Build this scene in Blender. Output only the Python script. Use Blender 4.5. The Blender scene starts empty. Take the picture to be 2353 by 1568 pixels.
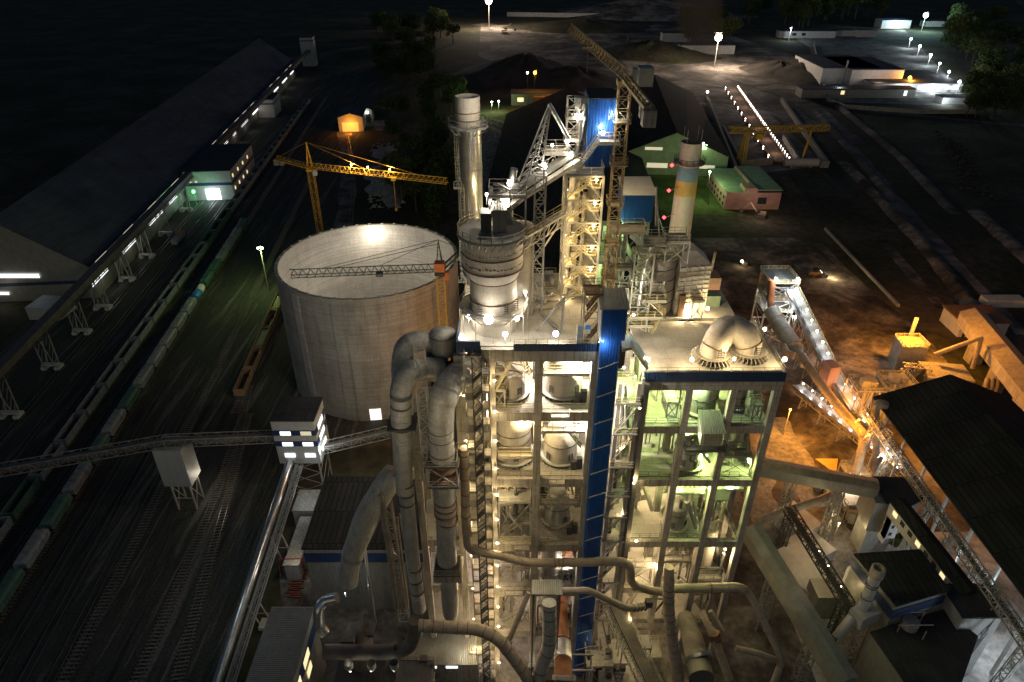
import bpy, math, random
from mathutils import Vector, Matrix
random.seed(7)
S = bpy.context.scene
COL = S.collection
PI = math.pi
# ---------------------------------------------------------------- camera, world, exposure
HC = 128.0
PITCH = math.radians(31.7)
cam = bpy.data.cameras.new("camera")
cam.lens = 24.0; cam.sensor_width = 36.0
cam.clip_start = 1.0; cam.clip_end = 6000.0
camo = bpy.data.objects.new("camera", cam)
COL.objects.link(camo)
camo.location = (0, 0, HC)
camo.rotation_euler = (PI/2 - PITCH, 0, 0)
S.camera = camo
w = bpy.data.worlds.new("World"); S.world = w; w.use_nodes = True
nt = w.node_tree
bg = nt.nodes["Background"]
sky = nt.nodes.new("ShaderNodeTexSky"); sky.sky_type = 'NISHITA'; sky.sun_disc = False
sky.sun_elevation = math.radians(12.0); sky.sun_rotation = math.radians(200)
tn = nt.nodes.new('ShaderNodeMix'); tn.data_type = 'RGBA'; tn.blend_type = 'MULTIPLY'; tn.inputs[0].default_value = 1; tn.inputs[7].default_value = (.80,.98,1.25,1)
nt.links.new(sky.outputs[0], tn.inputs[6]); nt.links.new(tn.outputs[2], bg.inputs[0])
bg.inputs[1].default_value = 0.014
sun = bpy.data.lights.new("moonlight", 'SUN'); sun.energy = 0.012; sun.angle = math.radians(3.0); sun.color = (0.75, 0.85, 1.0)
suno = bpy.data.objects.new("moonlight", sun); COL.objects.link(suno)
suno.rotation_euler = (math.radians(35), 0, math.radians(-30)); suno.location = (0, 0, 300)
S.view_settings.view_transform = 'Standard'; S.view_settings.look = 'None'
S.view_settings.exposure = 0.0; S.view_settings.gamma = 1.0
cy = S.cycles
cy.use_denoising = True
try: cy.denoising_prefilter = 'ACCURATE'; cy.denoising_input_passes = 'RGB_ALBEDO_NORMAL'
except Exception: pass
cy.max_bounces = 4; cy.diffuse_bounces = 2; cy.glossy_bounces = 2; cy.transmission_bounces = 2; cy.volume_bounces = 0
cy.sample_clamp_indirect = 3.0; cy.sample_clamp_direct = 0.0
cy.caustics_reflective = False; cy.caustics_refractive = False
try: cy.use_light_tree = True
except Exception: pass

# pixel of the 2353 x 1568 view -> world point on a real plane (height z, or depth y)
FPX = 2353*24/36.0
SP, CP = math.sin(PITCH), math.cos(PITCH)
def ray(px, py):
    u = (px-1176.5)/FPX; v = (784-py)/FPX
    return u, CP+v*SP, -SP+v*CP
def G(px, py, z=0.0):
    a, b, c = ray(px, py); t = (z-HC)/c
    return Vector((a*t, b*t, z))
def V(px, py, y):
    a, b, c = ray(px, py); t = y/b
    return Vector((a*t, y, HC+c*t))
def X_at(px, py, y): return V(px, py, y).x

# ---------------------------------------------------------------- mesh building
class MB:
    def __init__(s): s.v = []; s.f = []; s.sm = []
    def add(s, vs, fs, smooth=False):
        b = len(s.v); s.v.extend([tuple(x) for x in vs])
        for f in fs: s.f.append(tuple(i+b for i in f)); s.sm.append(smooth)
        return s
    def box(s, x0, x1, y0, y1, z0, z1):
        return s.add([(x0,y0,z0),(x1,y0,z0),(x1,y1,z0),(x0,y1,z0),(x0,y0,z1),(x1,y0,z1),(x1,y1,z1),(x0,y1,z1)],
              [(0,3,2,1),(4,5,6,7),(0,1,5,4),(1,2,6,5),(2,3,7,6),(3,0,4,7)])
    def obox(s, c, sx, sy, sz, rz=0.0):       # c = centre of the base
        ca, sa = math.cos(rz), math.sin(rz); vs = []
        for z in (0, sz):
            for x, y in ((-sx/2,-sy/2),(sx/2,-sy/2),(sx/2,sy/2),(-sx/2,sy/2)):
                vs.append((c[0]+x*ca-y*sa, c[1]+x*sa+y*ca, c[2]+z))
        return s.add(vs, [(0,3,2,1),(4,5,6,7),(0,1,5,4),(1,2,6,5),(2,3,7,6),(3,0,4,7)])
    def beam(s, p, q, w=0.1, h=None):
        p, q = Vector(p), Vector(q); h = h or w
        d = q-p
        if d.length < 1e-6: return s
        d.normalize()
        up = Vector((0,0,1)) if abs(d.z) < 0.98 else Vector((0,1,0))
        a = d.cross(up).normalized(); b = a.cross(d).normalized()
        a = a*(w/2); b = b*(h/2)
        vs = [p-a-b, p+a-b, p+a+b, p-a+b, q-a-b, q+a-b, q+a+b, q-a+b]
        return s.add(vs, [(0,3,2,1),(4,5,6,7),(0,1,5,4),(1,2,6,5),(2,3,7,6),(3,0,4,7)])
    def tube(s, pts, r, n=12, caps=True, bend=0.0):
        pts = [Vector(p) for p in pts]
        rs = r if isinstance(r, (list, tuple)) else [r]*len(pts)
        if bend > 0 and len(pts) > 2:      # rounded elbows
            np_, nr = [pts[0]], [rs[0]]
            for i in range(1, len(pts)-1):
                a, b, c = pts[i-1], pts[i], pts[i+1]
                l = min(bend, (a-b).length*0.49, (c-b).length*0.49)
                p0 = b+(a-b).normalized()*l; p2 = b+(c-b).normalized()*l
                for k in range(7):
                    t = k/6; np_.append(p0*(1-t)**2 + b*2*t*(1-t) + p2*t*t); nr.append(rs[i])
            np_.append(pts[-1]); nr.append(rs[-1]); pts, rs = np_, nr
        s.path = (pts, rs)
        rings = []; prev = None
        for i, p in enumerate(pts):
            d = (pts[min(i+1, len(pts)-1)]-pts[max(i-1, 0)]).normalized()
            if prev is None:
                up = Vector((0,0,1)) if abs(d.z) < 0.95 else Vector((0,1,0))
                a = d.cross(up).normalized()
            else:
                a = (prev - d*prev.dot(d)).normalized()
            prev = a; b = d.cross(a)
            rings.append([p+(a*math.cos(2*PI*k/n)+b*math.sin(2*PI*k/n))*rs[i] for k in range(n)])
        vs = [x for rg in rings for x in rg]; fs = []
        for i in range(len(pts)-1):
            for k in range(n):
                fs.append((i*n+k, i*n+(k+1)%n, (i+1)*n+(k+1)%n, (i+1)*n+k))
        s.add(vs, fs, True)
        if caps:
            s.add(rings[0], [tuple(range(n-1,-1,-1))]); s.add(rings[-1], [tuple(range(n))])
        return s
    def lathe(s, c, prof, n=32, smooth=True, a0=0.0, a1=2*PI):
        m = n if a1-a0 > 6.28 else n+1
        vs = []; fs = []
        for r, z in prof:
            for k in range(m):
                a = a0+(a1-a0)*k/n
                vs.append((c[0]+r*math.cos(a), c[1]+r*math.sin(a), c[2]+z))
        for i in range(len(prof)-1):
            for k in range(n):
                k2 = (k+1) % m if m == n else k+1
                fs.append((i*m+k, i*m+k2, (i+1)*m+k2, (i+1)*m+k))
        return s.add(vs, fs, smooth)
    def cyl(s, c, r, h, n=24, r2=None, cap=True):
        r2 = r if r2 is None else r2
        s.lathe(c, [(r, 0), (r2, h)], n)
        if cap:
            s.add([(c[0]+r2*math.cos(2*PI*k/n), c[1]+r2*math.sin(2*PI*k/n), c[2]+h) for k in range(n)], [tuple(range(n))])
            s.add([(c[0]+r*math.cos(2*PI*k/n), c[1]+r*math.sin(2*PI*k/n), c[2]) for k in range(n)], [tuple(range(n-1,-1,-1))])
        return s
    def prism(s, poly, z0, z1):               # poly ccw in xy
        n = len(poly)
        vs = [(x, y, z0) for x, y in poly]+[(x, y, z1) for x, y in poly]
        fs = [tuple(range(n-1,-1,-1)), tuple(range(n, 2*n))]+[(i, (i+1)%n, (i+1)%n+n, i+n) for i in range(n)]
        return s.add(vs, fs)
    def rail(s, pts, h=1.1, step=1.6, w=0.06, kick=True, close=False):
        pts = [Vector(p) for p in pts]
        if close: pts.append(pts[0])
        for a, b in zip(pts, pts[1:]):
            L = (b-a).length; n = max(1, round(L/step)); up = Vector((0,0,h))
            s.beam(a+up, b+up, w); s.beam(a+up*0.52, b+up*0.52, w*0.8)
            if kick: s.beam(a+Vector((0,0,.08)), b+Vector((0,0,.08)), 0.03, 0.16)
            for k in range(n+1):
                p = a.lerp(b, k/n); s.beam(p, p+up, w)
        return s
    def truss(s, p, q, w=1.2, h=None, n=None, r=0.09, rr=None):   # square lattice girder
        p, q = Vector(p), Vector(q); h = h or w; d = (q-p); L = d.length; d.normalize()
        up = Vector((0,0,1)) if abs(d.z) < 0.98 else Vector((0,1,0))
        a = d.cross(up).normalized()*(w/2); b = (d.cross(up).normalized()).cross(d).normalized()*(h/2)
        n = n or max(2, round(L/max(w, h))); rr = rr or r*0.6
        c = [(-a-b), (a-b), (a+b), (-a+b)]
        for o in c: s.beam(p+o, q+o, r)
        for i in range(n):
            p0 = p.lerp(q, i/n); p1 = p.lerp(q, (i+1)/n)
            for k in range(4):
                o0, o1 = c[k], c[(k+1) % 4]
                if i % 2: o0, o1 = o1, o0
                s.beam(p0+o0, p1+o1, rr)
                s.beam(p1+c[k], p1+c[(k+1) % 4], rr)
        return s
    def girder(s, p, q, h=1.5, n=None, r=0.1, rr=None):       # flat vertical truss
        p, q = Vector(p), Vector(q); up = Vector((0,0,h)); L = (q-p).length; n = n or max(2, round(L/h)); rr = rr or r*.7
        s.beam(p, q, r); s.beam(p+up, q+up, r)
        for i in range(n):
            a = p.lerp(q, i/n); b = p.lerp(q, (i+1)/n)
            s.beam(a, a+up, rr)
            s.beam(a if i % 2 else a+up, (b+up) if i % 2 else b, rr)
        s.beam(q, q+up, rr); return s
    def stair(s, p, q, w=0.9, rail=True, tread=0.28):      # flight from low p to high q
        p, q = Vector(p), Vector(q); d = q-p; hd = Vector((d.x, d.y, 0)).normalized(); a = hd.cross(Vector((0,0,1)))*(w/2)
        s.beam(p-a, q-a, 0.06, 0.22); s.beam(p+a, q+a, 0.06, 0.22)
        n = max(2, int(abs(d.z)/tread))
        for k in range(n):
            c = p.lerp(q, (k+.5)/n); s.beam(c-a, c+a, 0.24, 0.04)
        if rail:
            up = Vector((0,0,1.0))
            for o in (-a, a):
                s.beam(p+o+up, q+o+up, 0.06); s.beam(p+o+up*.5, q+o+up*.5, 0.05)
                m = max(1, round(d.length/1.6))
                for k in range(m+1):
                    c = p.lerp(q, k/m)+o; s.beam(c, c+up, 0.05)
        return s
    def corr(s, p, q, z0, z1, pitch=0.3, depth=0.08, nrm=None):   # corrugated wall sheet from p to q (xy) between z0 and z1
        p, q = Vector((p[0], p[1], 0)), Vector((q[0], q[1], 0)); d = q-p; L = d.length; d.normalize()
        nr = Vector((d.y, -d.x, 0)); n = max(2, int(L/pitch)); vs = []; pr = []
        for i in range(n):
            for t, o in ((0,0),(.4,0),(.5,1),(.9,1)):
                pr.append(p+d*((i+t)/n*L)+nr*(o*depth))
        pr.append(q)
        m = len(pr)
        vs = [(a.x, a.y, z0) for a in pr]+[(a.x, a.y, z1) for a in pr]
        return s.add(vs, [(i, i+1, i+1+m, i+m) for i in range(m-1)])
    def corr_roof(s, a, b, c, d, pitch=0.35, depth=0.08, th=0.06):   # sheet a->b (eave), d->c (ridge); ribs run a->d
        a, b, c, d = map(Vector, (a, b, c, d)); L = (b-a).length; n = max(2, int(L/pitch))
        nrm = (b-a).cross(d-a).normalized(); lo = []; hi = []
        for i in range(n):
            for t, o in ((0,0),(.4,0),(.5,1),(.9,1)):
                k = (i+t)/n; lo.append(a.lerp(b, k)+nrm*o*depth); hi.append(d.lerp(c, k)+nrm*o*depth)
        lo.append(b); hi.append(c); m = len(lo)
        s.add(lo+hi, [(i, i+1, i+1+m, i+m) for i in range(m-1)])
        s.add([a-nrm*th, b-nrm*th, c-nrm*th, d-nrm*th], [(0,3,2,1)])
        return s
    def build(s, name, mat, parent=None, origin=None):
        if parent is not None: o3 = Vector(parent.get('_org', (0,0,0)))
        elif origin is not None: o3 = Vector(origin)
        else:
            xs = [x[0] for x in s.v]; ys = [x[1] for x in s.v]; zs = [x[2] for x in s.v]
            o3 = Vector(((min(xs)+max(xs))/2, (min(ys)+max(ys))/2, min(zs)))
        me = bpy.data.meshes.new(name)
        me.from_pydata([(x-o3.x, y-o3.y, z-o3.z) for x, y, z in s.v], [], s.f)
        me.polygons.foreach_set('use_smooth', s.sm)
        me.materials.append(mat)
        ob = bpy.data.objects.new(name, me); COL.objects.link(ob)
        if parent is not None: ob.parent = parent
        else: ob.location = o3
        ob['_org'] = tuple(o3)
        return ob
def elbow_seams(src, mat, parent, ex=.035, skip=1):
    pts, rs = src.path
    for i in range(1, len(pts)-1, skip):
        d = (pts[i+1]-pts[i-1]).normalized(); m = MB(); m.tube([pts[i]-d*.04, pts[i]+d*.04], rs[i]+ex, 26); m.build('mitre_seam', mat, parent)
def build_each(mb, name, mat, parent):
    par = list(range(len(mb.v)))
    def find(a):
        while par[a] != a: par[a] = par[par[a]]; a = par[a]
        return a
    for f in mb.f:
        for i in f[1:]: par[find(i)] = find(f[0])
    gr = {}
    for f, s in zip(mb.f, mb.sm): gr.setdefault(find(f[0]), []).append((f, s))
    out = []
    for fs in gr.values():
        m = MB(); ids = {}
        for f, s in fs:
            for i in f:
                if i not in ids: ids[i] = len(m.v); m.v.append(mb.v[i])
            m.f.append(tuple(ids[i] for i in f)); m.sm.append(s)
        out.append(m.build(name, mat, parent))
    return out
def tag(o, label, cat, group=None):
    o['label'] = label; o['category'] = cat
    if group: o['group'] = group
    return o
def thing(name, label, cat, loc=(0,0,0), group=None):
    o = bpy.data.objects.new(name, None); COL.objects.link(o); o.location = loc; o['_org'] = tuple(loc)
    o.empty_display_size = 0.5
    return tag(o, label, cat, group)
def struct(name, mb, mat, kind='structure'):
    o = mb.build(name, mat, origin=(0,0,0)); o['kind'] = kind; return o
def single(name, mb, mat, label, cat, group=None, origin=None):
    return tag(mb.build(name, mat, origin=origin), label, cat, group)
def dup(root, loc, label=None, mat=None):
    r = root.copy(); COL.objects.link(r); r.location = loc
    if label: r['label'] = label
    def rec(src, dst):
        for ch in src.children:
            c = ch.copy(); COL.objects.link(c); c.parent = dst; rec(ch, c)
    rec(root, r)
    return r
ORD = "first second third fourth fifth sixth seventh eighth ninth tenth eleventh twelfth thirteenth fourteenth fifteenth sixteenth seventeenth eighteenth nineteenth twentieth".split()
TENS = {20: "twenty", 30: "thirty", 40: "forty"}
def ordn(i):
    if i <= 20: return ORD[i-1]
    if i == 30: return "thirtieth"
    if i == 40: return "fortieth"
    return TENS[i//10*10]+"-"+ORD[i % 10-1]

# ---------------------------------------------------------------- materials
def mk(name, col, rough=0.7, metal=0.0, var=0.25, scale=0.5, stain=None, stain_amt=0.0, stain_scale=(1,1,0.12), bump=0.0, bscale=6.0, spec=0.4, fine=0.15):
    m = bpy.data.materials.new(name); m.use_nodes = True; t = m.node_tree; N = t.nodes; L = t.links
    bs = N["Principled BSDF"]; bs.inputs["Roughness"].default_value = rough; bs.inputs["Metallic"].default_value = metal
    bs.inputs["Specular IOR Level"].default_value = spec
    tc = N.new("ShaderNodeTexCoord")
    n1 = N.new("ShaderNodeTexNoise"); n1.inputs["Scale"].default_value = scale; n1.inputs["Detail"].default_value = 6; n1.inputs["Roughness"].default_value = 0.65
    L.new(tc.outputs["Object"], n1.inputs["Vector"])
    r1 = N.new("ShaderNodeMapRange"); r1.inputs[1].default_value = 0.3; r1.inputs[2].default_value = 0.7
    r1.inputs[3].default_value = 1-var; r1.inputs[4].default_value = 1+var
    L.new(n1.outputs["Fac"], r1.inputs[0])
    n2 = N.new("ShaderNodeTexNoise"); n2.inputs["Scale"].default_value = bscale; n2.inputs["Detail"].default_value = 4
    L.new(tc.outputs["Object"], n2.inputs["Vector"])
    r2 = N.new("ShaderNodeMapRange"); r2.inputs[1].default_value = 0.3; r2.inputs[2].default_value = 0.7
    r2.inputs[3].default_value = 1-fine; r2.inputs[4].default_value = 1+fine
    L.new(n2.outputs["Fac"], r2.inputs[0])
    mu = N.new("ShaderNodeMath"); mu.operation = 'MULTIPLY'; L.new(r1.outputs[0], mu.inputs[0]); L.new(r2.outputs[0], mu.inputs[1])
    vm = N.new("ShaderNodeVectorMath"); vm.operation = 'SCALE'; vm.inputs[0].default_value = col[:3]; L.new(mu.outputs[0], vm.inputs["Scale"])
    out = vm.outputs[0]
    if stain is not None:
        mp = N.new("ShaderNodeMapping"); mp.inputs["Scale"].default_value = stain_scale; L.new(tc.outputs["Object"], mp.inputs[0])
        n3 = N.new("ShaderNodeTexNoise"); n3.inputs["Scale"].default_value = 1.0; n3.inputs["Detail"].default_value = 7; n3.inputs["Roughness"].default_value = 0.7
        L.new(mp.outputs[0], n3.inputs["Vector"])
        r3 = N.new("ShaderNodeMapRange"); r3.inputs[1].default_value = 0.5; r3.inputs[2].default_value = 0.68; r3.inputs[3].default_value = 0; r3.inputs[4].default_value = stain_amt
        L.new(n3.outputs["Fac"], r3.inputs[0])
        mx = N.new("ShaderNodeMix"); mx.data_type = 'RGBA'; L.new(r3.outputs[0], mx.inputs[0])
        L.new(out, mx.inputs[6]); mx.inputs[7].default_value = (*stain[:3], 1)
        out = mx.outputs[2]
    L.new(out, bs.inputs["Base Color"])
    if bump > 0:
        bp = N.new("ShaderNodeBump"); bp.inputs["Strength"].default_value = bump; bp.inputs["Distance"].default_value = 0.1
        L.new(n2.outputs["Fac"], bp.inputs["Height"]); L.new(bp.outputs[0], bs.inputs["Normal"])
    return m
def emit(name, col, strength):
    m = bpy.data.materials.new(name); m.use_nodes = True; t = m.node_tree
    bs = t.nodes["Principled BSDF"]; bs.inputs["Base Color"].default_value = (*col, 1)
    bs.inputs["Emission Color"].default_value = (*col, 1); bs.inputs["Emission Strength"].default_value = strength
    try: m.cycles.emission_sampling = 'NONE'
    except Exception: pass
    return m
M = {}
M['concrete'] = mk('concrete', (.37,.345,.30), .85, var=.2, scale=.35, stain=(.13,.105,.08), stain_amt=.8, stain_scale=(2.2,2.2,.12), bump=.2)
M['floor'] = mk('dusty_concrete_floor', (.44,.42,.38), .9, var=.18, scale=.3, stain=(.24,.20,.16), stain_amt=.5, stain_scale=(.25,.25,.25), bump=.1)
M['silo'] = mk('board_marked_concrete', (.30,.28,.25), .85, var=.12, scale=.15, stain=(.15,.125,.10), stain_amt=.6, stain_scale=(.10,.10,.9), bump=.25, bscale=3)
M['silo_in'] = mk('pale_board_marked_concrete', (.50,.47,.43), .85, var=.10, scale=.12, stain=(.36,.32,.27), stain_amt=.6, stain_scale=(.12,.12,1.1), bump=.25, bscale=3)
M['cream'] = mk('cream_painted_steel', (.52,.48,.42), .55, var=.10, scale=.4, stain=(.36,.27,.19), stain_amt=.35, stain_scale=(1.1,1.1,.25))
M['galv'] = mk('galvanised_sheet', (.56,.57,.57), .28, .88, var=.15, scale=.7, stain=(.33,.30,.27), stain_amt=.5, stain_scale=(.8,.8,.12))
M['lagging'] = mk('dusty_duct_lagging', (.40,.40,.37), .55, .2, var=.22, scale=.35, stain=(.20,.18,.15), stain_amt=.6, stain_scale=(1.2,1.2,.22), bump=.15, bscale=2.5, fine=.12)
M['lag_dark'] = mk('sooty_duct_lagging', (.12,.11,.10), .65, .1, var=.3, scale=.4, stain=(.22,.19,.15), stain_amt=.5, stain_scale=(.5,.5,.3))
M['pipe'] = mk('dusty_tan_pipe', (.34,.29,.23), .65, .1, var=.25, scale=.5, stain=(.17,.12,.08), stain_amt=.6, stain_scale=(.8,.8,.4), bump=.1)
M['rust'] = mk('rusty_steel', (.20,.115,.07), .8, .1, var=.35, scale=1.2, stain=(.12,.06,.035), stain_amt=.6, stain_scale=(1,1,1))
M['kiln'] = mk('hot_rusty_kiln_shell', (.36,.15,.07), .6, .2, var=.25, scale=.5, stain=(.2,.09,.05), stain_amt=.6, stain_scale=(.4,.4,.4))
M['steel'] = mk('grey_structural_steel', (.34,.34,.32), .55, .2, var=.2, scale=.8)
M['steel_dark'] = mk('dark_structural_steel', (.09,.09,.09), .6, .2, var=.3, scale=.8)
M['steel_w'] = mk('pale_structural_steel', (.43,.41,.36), .5, .15, var=.2, scale=.8, stain=(.3,.2,.12), stain_amt=.5)
M['yellow'] = mk('faded_yellow_railing', (.52,.45,.26), .55, .05, var=.2, scale=1.0)
M['craney'] = mk('yellow_crane_paint', (.62,.36,.04), .5, .05, var=.25, scale=1.0, stain=(.25,.12,.04), stain_amt=.4)
M['crane_old'] = mk('weathered_crane_paint', (.36,.28,.16), .6, .1, var=.35, scale=1.2, stain=(.2,.09,.04), stain_amt=.6)
M['crane_green'] = mk('green_crane_paint', (.035,.06,.045), .6, .1, var=.25, scale=1.0)
M['orange_cab'] = mk('orange_cab_paint', (.70,.20,.05), .5, var=.2)
M['blue'] = mk('blue_profiled_sheet', (.018,.095,.36), .3, .1, var=.12, scale=.5, stain=(.07,.11,.20), stain_amt=.7, stain_scale=(2.5,2.5,.10))
M['bluedull'] = mk('dull_blue_sheet', (.02,.045,.12), .5, .1, var=.15, scale=.5)
M['bluepale'] = mk('pale_blue_sheet', (.20,.33,.52), .45, .1, var=.15, scale=.5)
M['greysheet'] = mk('grey_profiled_sheet', (.30,.30,.27), .45, .3, var=.15, scale=.5, stain=(.2,.17,.13), stain_amt=.4)
M['whitesheet'] = mk('white_profiled_sheet', (.48,.48,.47), .5, .05, var=.1, scale=.5, stain=(.33,.31,.28), stain_amt=.4)
M['roofdark'] = mk('dark_roof_sheet', (.10,.112,.135), .9, .0, var=.2, scale=.08, fine=.1, stain=(.06,.062,.07), stain_amt=.7, stain_scale=(.12,.02,.12), spec=.08)
M['roofblack'] = mk('black_roof_sheet', (.045,.045,.045), .9, .0, var=.25, scale=.1, spec=.08)
M['rooffelt'] = mk('dark_felt_roof', (.045,.045,.05), .8, var=.3, scale=.3)
M['greenwall'] = mk('pale_green_wall', (.24,.33,.22), .7, var=.2, scale=.3)
M['brick'] = mk('pinkish_brick_wall', (.38,.24,.20), .85, var=.2, scale=.3, bscale=5, fine=.3)
M['white'] = mk('white_render_wall', (.55,.55,.53), .8, var=.15, scale=.3, stain=(.35,.33,.3), stain_amt=.5)
M['wood'] = mk('old_timber', (.24,.17,.10), .85, var=.3, scale=2)
M['glass_dark'] = mk('dark_window_glass', (.03,.035,.04), .15, var=.1)
M['rubber'] = mk('dark_belt_rubber', (.05,.05,.05), .8, var=.3, scale=1)
M['beltload'] = mk('belt_with_pale_dust', (.45,.45,.44), .9, var=.2, scale=1)
M['leafA'] = mk('dark_green_foliage', (.055,.085,.028), .8, var=.45, scale=.6, spec=.2, fine=.3)
M['leafB'] = mk('olive_green_foliage', (.085,.105,.035), .8, var=.45, scale=.6, spec=.2, fine=.3)
M['bark'] = mk('brown_bark', (.10,.075,.05), .9, var=.3, scale=2)
M['redpaint'] = mk('red_oxide_steel', (.17,.035,.022), .6, var=.25, scale=1)
M['band_blue'] = mk('blue_painted_concrete_band', (.18,.34,.50), .8, var=.15, scale=.4)
M['band_yel'] = mk('yellow_painted_concrete_band', (.55,.42,.16), .8, var=.15, scale=.4)
M['wagon_grey'] = mk('weathered_grey_wagon', (.27,.30,.32), .6, .1, var=.3, scale=.4, stain=(.12,.08,.05), stain_amt=.5, stain_scale=(.6,.6,.4))
M['wagon_green'] = mk('weathered_green_wagon', (.08,.17,.135), .6, .1, var=.25, scale=.4, stain=(.10,.10,.07), stain_amt=.5, stain_scale=(.6,.6,.4))
M['wagon_brown'] = mk('weathered_brown_wagon', (.30,.20,.12), .7, .1, var=.3, scale=.4, stain=(.15,.10,.06), stain_amt=.5, stain_scale=(.6,.6,.4))
M['wagon_in'] = mk('dark_wagon_floor', (.07,.065,.06), .9, var=.4, scale=.7)
M['load'] = mk('pale_crushed_stone_load', (.30,.33,.20), .95, var=.3, scale=2, bump=.5)
M['tank_blue'] = mk('bright_blue_tank', (.04,.22,.60), .4, var=.15)
M['sleeper'] = mk('concrete_sleepers', (.20,.18,.15), .9, var=.3, scale=1)
M['railsteel'] = mk('rail_steel', (.30,.27,.25), .35, .7, var=.3, scale=.5)
M['dirtpile'] = mk('dark_earth_heap', (.06,.05,.042), .95, var=.4, scale=.12, bump=.6, bscale=1.2)
M['rubble'] = mk('pale_rubble', (.34,.31,.27), .95, var=.4, scale=.6, bump=.6, bscale=2)
M['whitepaint'] = mk('white_gloss_paint', (.75,.75,.72), .4, var=.1)
def formwork(name, col, dark, R, lift=1.5):
    m = mk(name, col, .85, var=.14, scale=.15, stain=dark, stain_amt=.75, stain_scale=(.35,.35,.05), bump=.2, bscale=3)
    t = m.node_tree; N = t.nodes; L = t.links; bs = N["Principled BSDF"]; src = bs.inputs["Base Color"].links[0].from_socket
    tc = N.new("ShaderNodeTexCoord"); sp = N.new("ShaderNodeSeparateXYZ"); L.new(tc.outputs["Object"], sp.inputs[0])
    def mth(op, a, b=None):
        n = N.new("ShaderNodeMath"); n.operation = op
        for i, x in enumerate((a, b)):
            if x is None: continue
            if isinstance(x, (int, float)): n.inputs[i].default_value = x
            else: L.new(x, n.inputs[i])
        return n.outputs[0]
    ang = mth('MULTIPLY', mth('ARCTAN2', sp.outputs[1], sp.outputs[0]), R)
    cv = N.new("ShaderNodeCombineXYZ"); L.new(ang, cv.inputs[0]); L.new(sp.outputs[2], cv.inputs[1])
    bt = N.new("ShaderNodeTexBrick"); bt.inputs["Scale"].default_value = 1; bt.inputs["Brick Width"].default_value = 3.0; bt.inputs["Row Height"].default_value = lift
    bt.inputs["Mortar Size"].default_value = .07; bt.inputs["Mortar Smooth"].default_value = .6; bt.offset = 0.0
    bt.inputs["Color1"].default_value = (1,1,1,1); bt.inputs["Color2"].default_value = (.90,.89,.88,1); bt.inputs["Mortar"].default_value = (.76,.74,.71,1); L.new(cv.outputs[0], bt.inputs["Vector"])
    mp = N.new("ShaderNodeMapping"); mp.inputs["Scale"].default_value = (.03,.03,2.2); L.new(tc.outputs["Object"], mp.inputs[0]); nz = N.new("ShaderNodeTexNoise"); nz.inputs["Scale"].default_value = 1; nz.inputs["Detail"].default_value = 5; L.new(mp.outputs[0], nz.inputs["Vector"])
    rr = N.new("ShaderNodeMapRange"); rr.inputs[1].default_value = .3; rr.inputs[2].default_value = .7; rr.inputs[3].default_value = .84; rr.inputs[4].default_value = 1.12; L.new(nz.outputs["Fac"], rr.inputs[0])
    m1 = N.new("ShaderNodeMix"); m1.data_type = 'RGBA'; m1.blend_type = 'MULTIPLY'; m1.inputs[0].default_value = 1; L.new(src, m1.inputs[6]); L.new(bt.outputs["Color"], m1.inputs[7])
    v = N.new("ShaderNodeVectorMath"); v.operation = 'SCALE'; L.new(m1.outputs[2], v.inputs[0]); L.new(rr.outputs[0], v.inputs["Scale"]); L.new(v.outputs[0], bs.inputs["Base Color"]); return m
def panelise(m, axes, w, h, c2=.82, mort=.6, ms=.03):
    t = m.node_tree; N = t.nodes; L = t.links; bs = N["Principled BSDF"]; src = bs.inputs["Base Color"].links[0].from_socket
    tc = N.new("ShaderNodeTexCoord"); sp = N.new("ShaderNodeSeparateXYZ"); L.new(tc.outputs["Object"], sp.inputs[0]); cv = N.new("ShaderNodeCombineXYZ")
    if len(axes) == 3:
        ad = N.new("ShaderNodeMath"); L.new(sp.outputs[axes[0]], ad.inputs[0]); L.new(sp.outputs[axes[2]], ad.inputs[1]); L.new(ad.outputs[0], cv.inputs[0])
    else: L.new(sp.outputs[axes[0]], cv.inputs[0])
    L.new(sp.outputs[axes[1]], cv.inputs[1]); bt = N.new("ShaderNodeTexBrick"); bt.inputs["Scale"].default_value = 1; bt.inputs["Brick Width"].default_value = w; bt.inputs["Row Height"].default_value = h
    bt.inputs["Mortar Size"].default_value = ms; bt.inputs["Color1"].default_value = (1,1,1,1); bt.inputs["Color2"].default_value = (c2,c2,c2,1); bt.inputs["Mortar"].default_value = (mort,mort,mort,1); L.new(cv.outputs[0], bt.inputs["Vector"])
    mx = N.new("ShaderNodeMix"); mx.data_type = 'RGBA'; mx.blend_type = 'MULTIPLY'; mx.inputs[0].default_value = 1; L.new(src, mx.inputs[6]); L.new(bt.outputs["Color"], mx.inputs[7]); L.new(mx.outputs[2], bs.inputs["Base Color"])
panelise(M['roofdark'], (0,1), 3.5, 12, .86, .72, .15); panelise(M['roofblack'], (0,1), 1.2, 9, .7, .45, .12); panelise(M['rooffelt'], (0,1), 1.1, 6, .75, .5, .06)
panelise(M['concrete'], (0,2,1), 1.25, 2.4, .84, .5, .035); panelise(M['floor'], (0,1), 3.2, 3.2, .9, .7, .04); panelise(M['cream'], (0,2,1), 2.2, 1.5, .92, .72, .03)
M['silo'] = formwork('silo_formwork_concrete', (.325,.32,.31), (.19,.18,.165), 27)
M['silo_in'] = formwork('pale_silo_formwork_concrete', (.52,.50,.47), (.40,.37,.34), 27, 1.2)
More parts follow.
